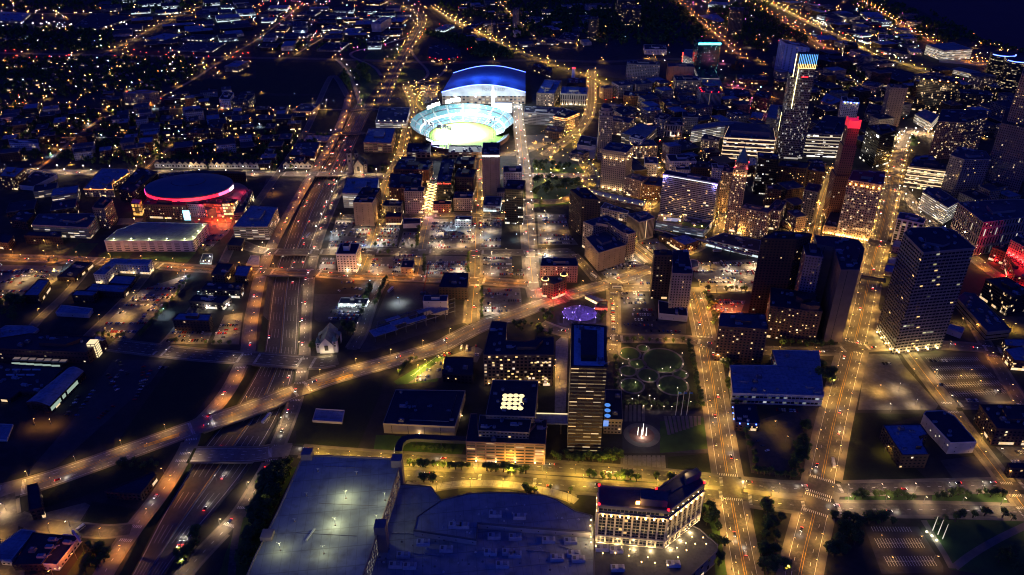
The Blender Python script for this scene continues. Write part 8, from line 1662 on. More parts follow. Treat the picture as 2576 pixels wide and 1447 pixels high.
# far woods
mb = MB(); lv = random.Random(9)
def wood(s, n, h, seed):
    for (x, y) in scatter(s, n, seed, False):
        if near_road(x, y, -1, 3) or blocked(x, y, 3): continue
        w = h*lv.uniform(.5, .9); hh = h*lv.uniform(.7, 1.25)
        for k in range(16):
            a = lv.uniform(0, 2*PI); q = lv.uniform(.1, 1); z = hh*lv.uniform(.25, 1); q *= math.sqrt(max(.05, 1-(z/hh-.45)**2*2.2)); p = Vector((x+w*q*math.cos(a), y+w*q*math.sin(a), z)); s_ = h*lv.uniform(.14, .26)
            nrm = Vector((math.cos(a), math.sin(a), lv.uniform(.1, 1.3))).normalized(); X = nrm.orthogonal().normalized()*s_; Y = nrm.cross(X).normalized()*s_
            mb.face([p-X-Y*.7, p+X-Y, p+X*.7+Y, p-X+Y*.8], M['leaf'])
wood('a:0,440 1450,440 1500,560 1200,700 0,760', 700, 9, 1); wood('a:0,200 900,230 850,350 700,395 0,380', 420, 10, 2); wood('a:0,0 1929,0 1300,90 0,80', 300, 11, 3); wood('a:0,760 900,830 1300,900 1929,1150 1929,1240 1150,1250 700,1240 0,1180', 700, 8, 4)
wood('c:0,0 1200,0 1500,200 1550,280 1350,340 700,340 500,250 0,300', 1100, 13, 5); wood('c:1500,60 1929,0 1929,400 1700,330', 380, 11, 6); wood('d:0,90 200,220 330,330 100,300 0,290', 130, 11, 7); wood('d:1040,100 1350,200 1480,290 1300,330 1180,320 1100,230', 170, 10, 8)
wood('d:600,0 950,10 1150,100 1000,200 700,120', 240, 10, 9); wood('d:800,240 1180,300 1050,370 900,360', 100, 10, 10); wood('d:400,420 700,460 760,760 600,700 450,560', 120, 9, 11); wood('b:650,480 780,600 720,690 640,640', 60, 10, 12); wood('b:760,480 870,500 860,640 780,560', 36, 10, 13)
wood('b:1250,250 1600,280 1929,400 1929,450 1650,430 1500,330', 220, 12, 14); wood('b:0,1000 560,1010 250,1290 0,1290', 200, 8, 15); wood('b:0,380 700,390 1000,320 900,300 0,350', 120, 8, 16); wood('b:1300,0 1929,0 1929,180 1500,130', 200, 11, 17); wood('e:1150,0 1929,10 1929,60 1200,60', 60, 7, 18)
wood('d:1180,60 1400,170 1620,300 1929,380 1929,400 1560,330 1350,200', 110, 8, 19)
o = mb.obj('woodland'); tag(o, 'dark masses of far trees between the distant streets', 'woodland', kind='stuff')
# ------------------------------------------------------------------ cars
CARC = {'white': (.7, .7, .7), 'silver': (.4, .41, .43), 'black': (.015, .015, .018), 'grey': (.12, .125, .13), 'red': (.35, .02, .02), 'blue': (.03, .07, .25)}
def car_body(col, merged):
    pm = plain('car_paint_'+col+('m' if merged else ''), CARC[col], rough=.25)
    mb = MB(); Lx, W = 2.3, .9
    prof = [(-2.3, .35), (2.3, .35), (2.3, .75), (1.3, .92), (.75, 1.42), (-1.1, 1.45), (-1.9, .98), (-2.3, .9)]
    for s in (-1, 1):
        f = [(x, s*W*(1 if z < 1 else .82), z) for x, z in prof]; mb.face(f if s < 0 else f[::-1], pm)
    n = len(prof)
    for i in range(n):
        (x0, z0), (x1, z1) = prof[i], prof[(i+1) % n]; w0, w1 = W*(1 if z0 < 1 else .82), W*(1 if z1 < 1 else .82); gl = i in (3, 5)
        mb.face([(x0, -w0, z0), (x0, w0, z0), (x1, w1, z1), (x1, -w1, z1)][::-1], M['glass'] if gl and merged else pm)
    if merged:
        for x in (-1.45, 1.45):
            for s in (-1, 1): wheel(mb, x, s*.86)
        for s in (-1, 1): mb.face([(1.2, s*.86, .95), (.7, s*.77, 1.36), (-1.05, s*.77, 1.38), (-1.75, s*.87, .98)][::s], M['glass'])
    return mb
def wheel(mb, x, y):
    P_ = [(x+.34*math.cos(a), .34+.34*math.sin(a)) for a in [2*PI*i/10 for i in range(10)]]
    for s in (-.11, .11): f = [(px, y+s, pz) for px, pz in P_]; mb.face(f if s < 0 else f[::-1], M['tyre'])
    for i in range(10): a, b = P_[i], P_[(i+1) % 10]; mb.face([(a[0], y-.11, a[1]), (b[0], y-.11, b[1]), (b[0], y+.11, b[1]), (a[0], y+.11, a[1])], M['tyre'])
CB = {c: car_body(c, True).mesh('parked_car') for c in CARC}; CD = {c: car_body(c, False).mesh('body') for c in CARC}
mb = MB(); wheel(mb, 0, 0); WH_ = mb.mesh('wheel'); mb = MB()
for s in (-1, 1): mb.face([(1.22, s*.88, .96), (.72, s*.79, 1.37), (-1.05, s*.79, 1.39), (-1.75, s*.89, .99)][::s], M['glass'])
mb.face([(1.34, -.8, .95), (1.34, .8, .95), (.79, .7, 1.4), (.79, -.7, 1.4)], M['glass']); CG = mb.mesh('window_glass')
mb = MB(); mb.box((0, 0, 0), (.12, .4, .2), M['e_head']); HLm = mb.mesh('headlight'); mb = MB(); mb.box((0, 0, 0), (.12, .45, .22), M['e_tail']); TLm = mb.mesh('tail_light')
NC = 0
def car(x, y, a, lab, grp, col=None, moving=False, z=.08, detail=False):
    global NC
    col = col or R.choice(('white', 'white', 'silver', 'silver', 'black', 'black', 'grey', 'grey', 'red', 'blue')); NC += 1; lab2 = lab % col
    if detail:
        g = empty('moving_car' if moving else 'parked_car', (x, y, z), a); tag(g, lab2, 'car', grp % col); inst('body', CD[col], g); inst('window_glass', CG, g)
        for wx in (-1.45, 1.45):
            for wy in (-.86, .86): inst('wheel', WH_, g, (wx, wy, 0))
        if moving:
            for s in (-.62, .62): inst('headlight', HLm, g, (2.3, s, .6)); inst('tail_light', TLm, g, (-2.34, s, .7), 0, (1, 1.6, 1.8))
            light((6.5, 0, 1.2), 420, (1, .9, .75), g, .3)
            light((-4.2, 0, 1.2), 60, (1, .05, .03), g, .3)
    else:
        g = inst('moving_car' if moving else 'parked_car', CB[col], None, (x, y, z), a); tag(g, lab2, 'car', grp % col)
        if moving:
            for s in (-.62, .62): inst('headlight', HLm, g, (2.3, s, .6), 0, (1, 1.5, 1.5)); inst('tail_light', TLm, g, (-2.34, s, .7), 0, (1, 2., 2.4))
    return g
STF = MB()
def lotrow(s0, s1, n, where, fill=.85, perp=True):
    A_, B_ = G(s0)[0], G(s1)[0]; a = math.atan2((B_-A_).y, (B_-A_).x)+(PI/2 if perp else 0)
    for i in range(n):
        if R.random() > fill: continue
        p = A_.lerp(B_, (i+.5)/n); x, y = p.x+R.uniform(-.3, .3), p.y+R.uniform(-.3, .3)
        if blocked(x, y): continue
        if NC < 330: car(x, y, a+R.choice((0, PI))+R.uniform(-.04, .04), '%s car parked in the '+where, '%s cars in the '+where)
        else:
            me = CB[R.choice(list(CB))]; q = len(STF.v); m_ = Matrix.Translation((x, y, .08)) @ Matrix.Rotation(a, 4, 'Z')
            STF.v += [tuple(m_ @ v.co) for v in me.vertices]
            for f in me.polygons: STF.f.append(tuple(q+k for k in f.vertices)); STF.m.append(STF.mi(me.materials[f.material_index])); STF.uv.append(None)
for (s0, s1, wd, n, cl) in [('P:2012,1400', 'P:2230,520', 1, 26, 0), ('P:1805,1430', 'P:1752,800', 1, 12, 0), ('P:2003,1440', 'P:2245,470', -1, 16, 0)]:
    pass
# moving traffic
def traffic(k, n, where, off, seed, lo=0., hi=1., zoff=None, det=True):
    pl = RL[k][0]; e = even(pl, 200); nn_ = normals(e); r = random.Random(seed)
    for i in range(n):
        j = int((lo+(hi-lo)*(i+r.uniform(.1, .9))/n)*198); o = r.choice(off); p = e[j]+nn_[j]*o; d = (e[min(199, j+1)]-e[max(0, j-1)])
        if not in_view(p.x, p.y): continue
        a = math.atan2(d.y, d.x)+(0 if o > 0 else PI); car(p.x, p.y, a, '%s car driving on the '+where, '%s cars driving on the '+where, moving=True, z=.3 if zoff is None else zoff, detail=det and p.y < 620)
traffic(0, 18, 'long straight avenue', (3, 6.5, -3, -6.5), 1); traffic(1, 8, 'street beside the ring garden', (3, -3, 6), 2); traffic(2, 12, 'yellow-lit boulevard', (-3, 3), 3); traffic(3, 7, 'lower carriageway of the boulevard', (-3, 3), 4)
traffic(4, 7, 'diagonal avenue', (3, -3, 6, -6), 5); traffic(5, 11, 'orange-lit service road', (2, -2), 6, .3, .95); traffic(6, 14, 'freeway slip road lined with lamps', (2, 4), 7, .2, .95); traffic(7, 12, 'street crossing above the blue shed', (3, -3), 8); traffic(9, 16, 'wide pale cross street', (3, -3, 5), 9)
traffic(17, 10, 'street beside the narrow tan tower', (2, -2), 10); traffic(18, 10, 'wide pale street beside the park', (3, -3), 11); traffic(20, 8, 'dim street above the ring garden', (2, -2), 12)
# freeway cars on the sunken floor
for i in range(42):
    t_ = R.uniform(.02, .93); j = int(t_*(NT-2)); w, e = WE[j], EA[j]; side = R.choice((0, 1)); u = R.choice((.13, .22, .32, .42)) if side == 0 else R.choice((.58, .68, .78, .87)); p = w.lerp(e, .08+.84*u); d = WE[j+1]-WE[j]; a = math.atan2(d.y, d.x)+(PI if side == 0 else 0)
    if in_view(p.x, p.y): car(p.x, p.y, a, '%s car driving along the sunken freeway', '%s cars driving along the sunken freeway', moving=True, z=-DEP[j]+.05, detail=p.y < 620)
print('moving cars', NC)
for s0, s1, n, w_ in [('j:1150,68', 'j:1240,40', 8, 'yellow-lit yard of the power company'), ('l:720,110', 'l:780,108', 3, 'vacant lot beside the avenue'), ('l:1020,92', 'l:1140,90', 5, 'big marked car park'), ('l:1250,342', 'l:1350,342', 5, 'big marked car park'), ('l:1080,240', 'l:1110,245', 2, 'big marked car park'), ('l:1350,270', 'l:1490,290', 4, 'big marked car park'),
        ('l:50,400', 'l:190,410', 9, 'dirt car park'), ('P:1900,1105', 'P:1935,1140', 3, 'dirt car park'),
        ('m:1180,400', 'm:1290,560', 7, 'dark school car park'), ('m:1080,540', 'm:1190,720', 6, 'dark school car park'), ('m:1450,460', 'm:1410,720', 9, 'dark school car park'), ('m:1520,500', 'm:1350,820', 10, 'dark school car park'), ('m:1250,480', 'm:1110,660', 8, 'dark school car park'), ('m:1600,480', 'm:1700,490', 4, 'dark school car park'), ('m:800,760', 'm:640,1010', 8, 'dark school car park'), ('m:950,700', 'm:760,980', 8, 'dark school car park'),
        ('m:1150,860', 'm:980,1000', 6, 'dark school car park'), ('g:700,830', 'g:940,762', 11, 'small lot before the blank-walled theatre'), ('g:820,1010', 'g:960,1000', 8, 'floodlit lot by the pale tower'), ('g:820,1045', 'g:900,1045', 5, 'floodlit lot by the pale tower'), ('g:930,1020', 'g:1000,1020', 5, 'floodlit lot by the pale tower'), ('g:930,1055', 'g:1000,1058', 5, 'floodlit lot by the pale tower'), ('g:820,1080', 'g:1010,1082', 11, 'floodlit lot by the pale tower'),
        ('g:910,1130', 'g:1080,1132', 9, 'dark lot in front of the pale tower'), ('g:900,1165', 'g:1070,1170', 9, 'dark lot in front of the pale tower'), ('g:920,1205', 'g:1100,1210', 8, 'dark lot in front of the pale tower'), ('g:830,1240', 'g:1100,1250', 9, 'dark lot in front of the pale tower'), ('g:1000,1290', 'g:1280,1295', 9, 'dark lot in front of the pale tower'), ('g:760,1080', 'g:765,1300', 16, 'street strip beside the dark lot'),
        ('g:1480,990', 'g:1480,991', 1, 'orange-lit car park'), ('g:1560,1075', 'g:1600,1080', 3, 'orange-lit car park'), ('g:1640,1080', 'g:1680,1110', 3, 'orange-lit car park'), ('g:1570,1115', 'g:1620,1130', 3, 'orange-lit car park'),
        ('f:560,1145', 'f:780,1150', 14, 'lot around the white-lit shop'), ('f:600,1115', 'f:790,1112', 13, 'lot around the white-lit shop'), ('f:590,1165', 'f:790,1175', 14, 'lot around the white-lit shop'), ('f:545,1195', 'f:740,1200', 12, 'lot around the white-lit shop'), ('f:640,925', 'f:760,918', 7, 'lot behind the white-lit shop'), ('f:720,960', 'f:800,975', 6, 'lot behind the white-lit shop'), ('f:620,990', 'f:690,960', 5, 'lot behind the white-lit shop'), ('f:740,1025', 'f:830,1030', 6, 'lot behind the white-lit shop'),
        ('e:1050,1225', 'e:1230,1010', 14, 'tan car park strip'), ('e:1270,985', 'e:1400,885', 9, 'tan car park strip'), ('e:1170,985', 'e:1200,985', 2, 'tan car park strip'), ('e:60,840', 'e:240,830', 11, 'full car park at the photo edge'), ('e:30,930', 'e:150,860', 9, 'full car park at the photo edge'), ('e:240,860', 'e:330,830', 7, 'full car park at the photo edge'), ('e:310,890', 'e:420,830', 8, 'full car park at the photo edge'), ('e:130,950', 'e:200,900', 4, 'full car park at the photo edge'),
        ('e:1340,1330', 'e:1440,1330', 3, 'small lot below the brick warehouse'), ('e:1710,1270', 'e:1680,1350', 3, 'freeway-side lot'), ('e:1790,1200', 'e:1770,1330', 4, 'freeway-side lot'), ('e:1350,840', 'e:1400,830', 2, 'street by the bright corner shop'),
        ('f:640,580', 'f:680,490', 9, 'lot under the tan slab'), ('f:715,550', 'f:740,510', 4, 'lot under the tan slab'), ('f:770,525', 'f:860,530', 8, 'lot under the tan slab'), ('f:750,560', 'f:840,565', 8, 'lot under the tan slab'), ('f:950,500', 'f:1080,505', 11, 'lot below the brick block'), ('f:950,525', 'f:1080,530', 11, 'lot below the brick block'), ('f:1000,600', 'f:1000,640', 4, 'lot with a blue lamp'),
        ('f:1080,725', 'f:1200,722', 14, 'bright row near the tiny tan building'), ('f:1040,755', 'f:1090,760', 5, 'lot near the tiny tan building'), ('f:1040,775', 'f:1085,780', 5, 'lot near the tiny tan building'), ('f:900,745', 'f:870,800', 6, 'lot near the tiny tan building'), ('f:1295,630', 'f:1330,630', 4, 'bright central lot'), ('f:1295,650', 'f:1330,652', 4, 'bright central lot'), ('f:1375,625', 'f:1425,625', 5, 'bright central lot'), ('f:1375,645', 'f:1425,645', 5, 'bright central lot'), ('f:1375,662', 'f:1425,664', 5, 'bright central lot'),
        ('f:1475,540', 'f:1475,610', 7, 'bright central lot'), ('f:1490,540', 'f:1490,610', 7, 'bright central lot'), ('f:1530,545', 'f:1570,560', 4, 'bright central lot'), ('f:1610,540', 'f:1608,610', 8, 'bright central lot'), ('f:1425,540', 'f:1430,580', 4, 'bright central lot'), ('f:1690,460', 'f:1690,530', 7, 'lot beside the narrow tan tower'), ('f:1715,455', 'f:1718,520', 6, 'lot beside the narrow tan tower'), ('f:1825,440', 'f:1830,480', 4, 'lot beside the narrow tan tower'),
        ('f:1390,750', 'f:1400,830', 6, 'tree-edged lot'), ('f:1480,770', 'f:1475,840', 5, 'tree-edged lot'), ('f:1880,820', 'f:1929,870', 5, 'lot by the red corner building'), ('f:1750,970', 'f:1790,1060', 6, 'lot by the diagonal avenue'), ('f:1820,1010', 'f:1900,1020', 7, 'lot by the diagonal avenue'), ('f:1870,980', 'f:1929,985', 5, 'lot by the diagonal avenue'),
        ('g:230,435', 'g:280,440', 5, 'lot beside the tall brick slab'), ('g:230,455', 'g:280,460', 5, 'lot beside the tall brick slab'), ('g:340,455', 'g:400,470', 4, 'lot beside the tall brick slab'), ('g:0,835', 'g:90,838', 9, 'lot across from the red corner building'), ('g:0,865', 'g:90,868', 9, 'lot across from the red corner building'), ('g:1390,770', 'g:1500,800', 5, 'bus terminal forecourt'), ('c:850,850', 'c:1080,852', 30, 'white-lit lot behind the skyscraper'), ('c:850,865', 'c:1080,868', 30, 'white-lit lot behind the skyscraper'), ('c:850,882', 'c:1080,886', 30, 'white-lit lot behind the skyscraper'),
        ('c:150,1070', 'c:280,1085', 10, 'lot below the stone club'), ('d:380,175', 'd:520,195', 40, 'far bright car lot'), ('d:360,165', 'd:480,185', 40, 'far bright car lot'), ('b:1000,750', 'b:1100,745', 12, 'lot by the interchange'), ('f:940,1040', 'f:960,1043', 0, '')]:
    lotrow(s0, s1, n, w_)
for (nm_, mt_, s) in AREAS:
    if nm_ != 'parking_lot' or mt_ != 'lot': continue
    P_ = [(q.x, q.y) for q in G(s)]; y = min(q[1] for q in P_)+6
    while y < max(q[1] for q in P_):
        x = min(q[0] for q in P_)+4; run = R.random() < .85
        while x < max(q[0] for q in P_):
            if R.random() < .08: run = not run
            if run and R.random() < .85 and in_poly(x, y, P_) and not blocked(x, y, 2):
                me = CB[R.choice(('white', 'white', 'silver', 'black', 'grey', 'red', 'blue'))]; q = len(STF.v); m_ = Matrix.Translation((x, y, .08)) @ Matrix.Rotation(PI/2+R.uniform(-.05, .05), 4, 'Z')
                STF.v += [tuple(m_ @ v.co) for v in me.vertices]
                for f in me.polygons: STF.f.append(tuple(q+k for k in f.vertices)); STF.m.append(STF.mi(me.materials[f.material_index])); STF.uv.append(None)
            x += 2.9
        y += R.choice((6.5, 12, 17))
if STF.v: o = STF.obj('parked_cars'); tag(o, 'remaining cars parked in the far bright lots', 'cars', kind='stuff')
print('cars', NC)
# buses and trucks
def bus(s, a, lab, col='metalw', L_=12, nm='city_bus', cat='bus'):
    p = G(s)[0]; g = empty(nm, (p.x, p.y, .1), a); tag(g, lab, cat); mb = MB(); mb.box((0, 0, .5), (L_, 2.5, 2.7), M[col]); mb.obj('body', g); mb = MB()
    for s_ in (-1.27, 1.27): mb.box((0, s_, 1.6), (L_*.9, .05, .9), M['glass'])
    mb.obj('window', g)
    for wx in (-L_*.33, L_*.33):
        for wy in (-1.1, 1.1): inst('wheel', WH_, g, (wx, wy, 0), 0, (1.4, 1.4, 1.4))
bus('l:412,745', 1.35, 'white city bus on the long straight avenue'); bus('g:615,880', 2.1, 'white bus waiting on the street behind the red corner building'); bus('g:790,968', 0., 'city bus turning at the wide junction'); bus('g:1545,690', .1, 'bus standing outside the long terminal'); bus('f:395,575', 1.4, 'lorry with a red tail on the sunken freeway', nm='truck', cat='truck'); bus('j:68,460', 1.3, 'long white lorry under the diagonal bridge', L_=15, nm='truck', cat='truck')
bus('i:612,1100', 1.1, 'small white van at the corner under the gantry', L_=7, nm='van', cat='van'); bus('j:1300,15', 1.5, 'box truck with a blue-lit roof in the yellow yard', 'roof_blue', 9, 'truck', 'truck'); bus('j:1335,18', 1.5, 'box truck parked beside the old brick office', 'metalw', 9, 'truck', 'truck'); bus('f:1015,985', 1.2, 'white site trailer beside the dirt yard', 'metalw', 12, 'trailer', 'trailer'); bus('l:210,640', 1.5, 'white van parked against the dark tree row', 'metalw', 7, 'van', 'van')
# extra lot lamps with their own pools: survey point, power, colour
for i, (s, pw, c, lab) in enumerate([('f:570,548', 9000, 'c', 'blue-white'), ('f:838,600', 9000, 'c', 'blue-white'), ('f:930,592', 9000, 'c', 'blue-white'), ('f:845,910', 7000, 'c', 'blue-white'), ('f:1715,545', 9000, 'c', 'blue-white'), ('f:1480,470', 14000, 'c', 'blue-white'), ('f:1550,600', 16000, 'p', 'white'), ('f:1625,560', 14000, 'p', 'white'), ('f:1390,610', 14000, 'p', 'white'), ('f:1080,1040', 12000, 'c', 'blue-white'), ('g:950,995', 26000, 'p', 'glaring white'), ('g:860,1040', 9000, 'p', 'white'), ('g:1680,900', 30000, 'p', 'glaring'), ('g:1580,860', 14000, 'p', 'white'), ('g:1770,840', 12000, 'p', 'white'), ('g:1500,770', 8000, 'w', 'warm'), ('g:1480,900', 8000, 'w', 'warm'), ('g:1830,770', 22000, 'p', 'glaring'), ('g:1590,1090', 20000, 'R', 'red-orange'), ('g:1690,1110', 16000, 'R', 'red-orange'), ('g:1530,1130', 12000, 'R', 'red-orange'), ('g:1640,1180', 12000, 'R', 'red-orange'), ('g:240,480', 6000, 'w', 'warm'), ('g:260,600', 9000, 'w', 'warm'), ('g:400,500', 4000, 'w', 'warm'), ('g:40,475', 12000, 'p', 'white'), ('g:240,705', 8000, 'c', 'blue-white'), ('g:45,560', 3000, 'c', 'blue-white'), ('g:0,800', 5000, 'w', 'warm'), ('g:790,860', 6000, 'w', 'warm'), ('g:990,910', 11000, 'p', 'white'), ('e:100,900', 9000, 'w', 'warm'), ('e:250,820', 7000, 'w', 'warm'), ('e:60,1040', 6000, 'w', 'warm'), ('e:1130,1050', 12000, 'w', 'warm'), ('e:940,1135', 14000, 'w', 'warm'), ('e:830,1280', 12000, 'w', 'warm'), ('e:1020,1000', 5000, 'w', 'warm'), ('e:495,785', 9000, 'c', 'blue-white'), ('e:1385,835', 9000, 'c', 'blue-white'), ('e:1220,1130', 9000, 'c', 'blue-white'), ('e:1390,1340', 9000, 'w', 'warm'), ('e:1520,1330', 6000, 'w', 'warm'), ('e:1720,1230', 9000, 'w', 'warm'), ('e:1700,450', 8000, 'w', 'warm'), ('f:60,620', 14000, 'p', 'white'), ('e:1190,750', 6000, 'w', 'warm'), ('e:780,735', 5000, 'w', 'warm'), ('e:1210,560', 9000, 'w', 'warm'), ('f:120,220', 6000, 'o', 'orange'), ('e:330,600', 6000, 'w', 'warm'), ('e:430,640', 6000, 'w', 'warm'), ('l:700,245', 12000, 'w', 'warm'), ('l:840,240', 9000, 'p', 'white'), ('l:950,330', 7000, 'p', 'white'), ('l:790,370', 5000, 'p', 'white'), ('l:1080,145', 5000, 'p', 'white'), ('l:1210,180', 5000, 'w', 'warm'), ('l:1280,150', 6000, 'w', 'warm'), ('l:1180,310', 5000, 'p', 'white'), ('l:1450,270', 6000, 'p', 'white'), ('l:1340,210', 3500, 'w', 'warm'), ('l:720,1205', 2200, 'w', 'warm'), ('l:985,1195', 2200, 'w', 'warm'), ('l:785,1320', 2200, 'w', 'warm'), ('l:1060,1320', 2200, 'w', 'warm'), ('l:940,145', 3500, 'y', 'yellow-green'), ('l:750,625', 3500, 'y', 'yellow-green'), ('l:1500,650', 3500, 'p', 'white'), ('l:60,470', 3000, 'y', 'yellow'), ('l:120,560', 1500, 'y', 'yellow'), ('j:1020,110', 17000, 'y', 'yellow'), ('j:1080,80', 17000, 'y', 'yellow'), ('j:1180,45', 17000, 'y', 'yellow'), ('j:1000,180', 7000, 'y', 'yellow'), ('j:900,150', 5000, 'y', 'yellow'), ('k:280,130', 7000, 'w', 'warm'), ('k:300,200', 4500, 'w', 'warm'), ('k:265,90', 3500, 'w', 'warm'), ('i:245,265', 5000, 'o', 'orange'), ('i:370,262', 5000, 'o', 'orange'), ('i:560,1275', 5000, 'O', 'deep orange'), ('i:380,1400', 4000, 'O', 'deep orange'), ('i:505,1030', 5000, 'p', 'white'), ('i:25,905', 16000, 'p', 'glaring white'), ('i:1345,1215', 5500, 'p', 'white'), ('i:1620,680', 3500, 'p', 'white'), ('i:1230,650', 2500, 'o', 'orange'), ('c:1080,785', 20000, 'p', 'glaring white'), ('c:1480,610', 14000, 'y', 'yellow'), ('c:900,870', 12000, 'p', 'white'), ('c:1000,870', 12000, 'p', 'white'), ('c:340,700', 14000, 'y', 'yellow'), ('c:340,640', 14000, 'y', 'yellow'), ('c:340,770', 12000, 'y', 'yellow'), ('c:160,1080', 14000, 'w', 'warm'), ('c:240,1050', 12000, 'w', 'warm'), ('c:300,915', 14000, 'w', 'warm'), ('d:330,900', 9000, 'y', 'yellow'), ('c:620,1240', 20000, 'w', 'glaring warm'), ('c:610,1200', 16000, 'w', 'glaring warm'), ('b:1130,690', 9000, 'y', 'yellow'), ('b:1170,740', 9000, 'y', 'yellow'), ('b:1250,690', 8000, 'w', 'warm'), ('b:1300,650', 8000, 'w', 'warm'), ('b:1340,700', 8000, 'w', 'warm'), ('d:1000,1010', 14000, 'p', 'white'), ('d:1180,990', 14000, 'p', 'white'), ('d:1000,1240', 9000, 'p', 'white'), ('h:1780,300', 16000, 'p', 'glaring white'), ('h:1480,1190', 9000, 'w', 'warm'), ('h:1760,1200', 12000, 'y', 'yellow'), ('h:1850,1230', 9000, 'y', 'yellow'), ('h:1600,700', 6000, 'w', 'warm'), ('h:880,860', 9000, 'y', 'yellow'), ('h:930,700', 9000, 'y', 'yellow'), ('h:1000,1320', 7000, 'p', 'white'), ('h:560,545', 12000, 'w', 'warm'), ('h:420,565', 14000, 'w', 'glaring warm'), ('h:250,520', 12000, 'w', 'glaring warm'), ('h:700,620', 9000, 'w', 'warm'), ('h:150,480', 7000, 'w', 'warm'), ('g:1030,320', 20000, 'w', 'glaring warm'), ('g:855,265', 14000, 'w', 'glaring warm'), ('g:1060,300', 9000, 'w', 'warm'), ('g:1570,450', 7000, 'o', 'orange'), ('g:1280,410', 5000, 'w', 'warm'), ('g:1170,400', 6000, 'o', 'orange'), ('g:1450,580', 6000, 'w', 'warm'), ('g:1200,545', 7000, 'y', 'yellow'), ('f:1310,330', 16000, 'Y', 'golden'), ('f:1320,250', 14000, 'Y', 'golden'), ('f:1000,130', 6000, 'o', 'orange'), ('f:1300,400', 9000, 'Q', 'pink')]):
    col_ = {'R': (1, .16, .03), 'O': (1, .2, .02), 'Y': (1, .55, .15), 'Q': (1, .3, .5)}.get(c) or LCOL[c]; p = gp(pts(s)[0], 9)
    if blocked(p.x, p.y) and s[0] not in 'g': pass
    kk = c if c in LH else 'o'; g = inst('lot_lamp', LP, None, (p.x, p.y, 0), R.uniform(0, 6)); tag(g, '%s lamp mast lighting a car park or yard' % lab, 'lamp mast', lab+' lot lamps')
    inst('lamp_head', LH[kk], g, (2.2, 0, 9.6), 0, (1.3, 1.3, 1.3)); light((2.3, 0, 9), pw*1.25, col_, g, .4, 'POINT' if c in 'ROYQ' else 'SPOT', spot=2.7)
nlot = 0; LOTL = {'P': 'warm white', 'Q': 'pale'}  # grid of added lamps that brightens the lit lots
for (nm_, mt_, s) in AREAS:
    if nm_ != 'parking_lot' or mt_ != 'lot': continue
    P_ = [(q.x, q.y) for q in G(s)]; y = min(q[1] for q in P_)+14
    while y < max(q[1] for q in P_):
        x = min(q[0] for q in P_)+14
        while x < max(q[0] for q in P_):
            if in_poly(x, y, P_) and not blocked(x, y, 1) and nlot < 200 and R.random() < .9:
                nlot += 1; g = inst('lot_lamp', LP, None, (x, y, 0), R.uniform(0, 6)); tag(g, 'tall added car park lamp brightening the tarmac lots', 'lamp mast', 'car park lamps'); inst('lamp_head', LH['w'], g, (2.2, 0, 9.6))
                light((2.3, 0, 9), R.choice((5000, 10000, 15000, 21000)), (1, .8, .55) if s[0] in 'fcg' else LCOL[R.choice('wwp')], g, .4, 'SPOT', spot=2.75)
            x += 40+R.uniform(-4, 4)
        y += 44
print('lot lamps', nlot)
# golden lattice of bulbs strung between buildings
p = gp(pts('f:1315,330')[0], 0); t = empty('light_lattice', (p.x, p.y, 0)); tag(t, 'diamond lattice of golden bulbs strung up beside the glass headquarters', 'string lights')
A_, B_ = gp(pts('f:1287,372')[0], 13).to_2d(), gp(pts('f:1338,195')[0], 13).to_2d(); d = (B_-A_).normalized(); nn_ = Vector((-d.y, d.x)); Lw = (B_-A_).length; st_ = Lw/9
for i in range(9):
    for s_ in (-1, 1):
        P0 = A_+d*st_*i+nn_*8*s_; P1 = A_+d*st_*(i+1)-nn_*8*s_; mb = MB(); mb.bar((P0.x-p.x, P0.y-p.y, 13+i*.5), (P1.x-p.x, P1.y-p.y, 13.5+i*.5), .7, M['e_gold']); mb.obj('light_string', t)
for i in (1, 3, 5, 7): q = A_+d*st_*i; light((q.x-p.x, q.y-p.y, 11), 7000, (1, .55, .15), t)
# rooftop pool
b = find('lit parking podium carrying'); h = b[2]; c = b[0].location
for s, mt, w, l, nm in (('g:1205,450', 'pool', 26, 12, 'pool'), ('g:1385,495', 'lawn', 40, 18, 'roof_garden'), ('g:1150,420', 'deck', 20, 10, 'pool_deck')):
    p = gp(pts(s)[0], h+.4); mb = MB(); mb.box((0, 0, 0), (w, l, .3), M[mt]); o = mb.obj(nm, b[0], (p.x-c.x, p.y-c.y, h+.3)); o.rotation_euler = (0, 0, -.17)
for s, pw in (('g:1130,415', 2600), ('g:1200,410', 2600), ('g:1270,430', 2400), ('g:1265,460', 1500), ('g:1150,440', 1600), ('g:1375,495', 300), ('g:1430,500', 500)):
    p = gp(pts(s)[0], h+2.5); x, y = p.x-c.x, p.y-c.y; mb = MB(); mb.box((x, y, h+2.5), (1.6, 1.6, .6), M['e_lamp']); mb.bar((x, y, h), (x, y, h+2.5), .2, M['pole']); mb.obj('lamp', b[0]); light((x, y, h+4.2), pw, (1, .5, .15), b[0])
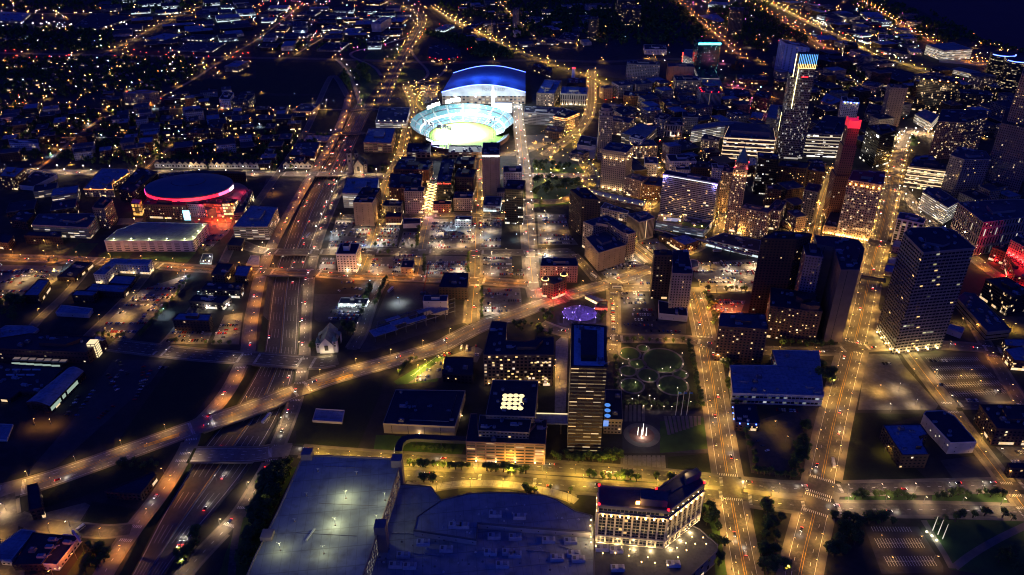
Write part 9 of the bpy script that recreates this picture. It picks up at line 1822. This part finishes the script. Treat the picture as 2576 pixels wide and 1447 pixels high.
# ------------------------------------------------------------------ sky and added moonlight: late dusk
w = bpy.data.worlds.new('World'); scene.world = w; w.use_nodes = True; nt = w.node_tree; nt.nodes.clear()
sky = nt.nodes.new('ShaderNodeTexSky'); sky.sky_type = 'NISHITA'; sky.sun_disc = False; sky.sun_elevation = math.radians(-2.); sky.sun_rotation = math.radians(200); sky.ozone_density = 6.; sky.air_density = 1.; sky.dust_density = .3
hs = nt.nodes.new('ShaderNodeMix'); hs.data_type = 'RGBA'; hs.blend_type = 'MULTIPLY'; hs.inputs[0].default_value = 1; hs.inputs[7].default_value = SKYTINT
bg = nt.nodes.new('ShaderNodeBackground'); out = nt.nodes.new('ShaderNodeOutputWorld'); nt.links.new(sky.outputs[0], hs.inputs[6]); tc = nt.nodes.new('ShaderNodeTexCoord'); sz = nt.nodes.new('ShaderNodeSeparateXYZ'); nt.links.new(tc.outputs['Generated'], sz.inputs[0])
hf = math_n(nt, 'POWER', math_n(nt, 'SUBTRACT', 1., math_n(nt, 'MINIMUM', math_n(nt, 'ABSOLUTE', sz.outputs[2]), 1.)), 4.)
gl = nt.nodes.new('ShaderNodeMix'); gl.data_type = 'RGBA'; gl.blend_type = 'ADD'; gl.inputs[0].default_value = 1; cg = nt.nodes.new('ShaderNodeVectorMath'); cg.operation = 'SCALE'; cg.inputs[0].default_value = HGLOW; nt.links.new(hf, cg.inputs['Scale'])
nt.links.new(hs.outputs[2], gl.inputs[6]); nt.links.new(cg.outputs[0], gl.inputs[7]); nt.links.new(gl.outputs[2], bg.inputs[0]); nt.links.new(bg.outputs[0], out.inputs[0]); bg.inputs[1].default_value = SKYS
sun = light((0, 0, 900), .012, (.5, .62, 1), None, kind='SUN'); sun.data.angle = math.radians(20); sun.rotation_euler = (math.radians(50), 0, math.radians(-40)); sun.name = 'moonlight_sun'  # dim blue sun lamp added as moonlight; the sun itself is down
scene.view_settings.view_transform = 'Standard'; scene.view_settings.look = 'None'; scene.view_settings.gamma = 1; scene.view_settings.exposure = EXPO
cy = scene.cycles; cy.use_denoising = True; cy.denoiser = 'OPENIMAGEDENOISE'; cy.max_bounces = 2; cy.diffuse_bounces = 1; cy.glossy_bounces = 1; cy.transmission_bounces = 1; cy.sample_clamp_indirect = 4; cy.use_light_tree = True
cy.caustics_reflective = False; cy.caustics_refractive = False; cy.use_adaptive_sampling = True; cy.adaptive_threshold = .02; cy.adaptive_min_samples = 24; cy.filter_width = 1.05
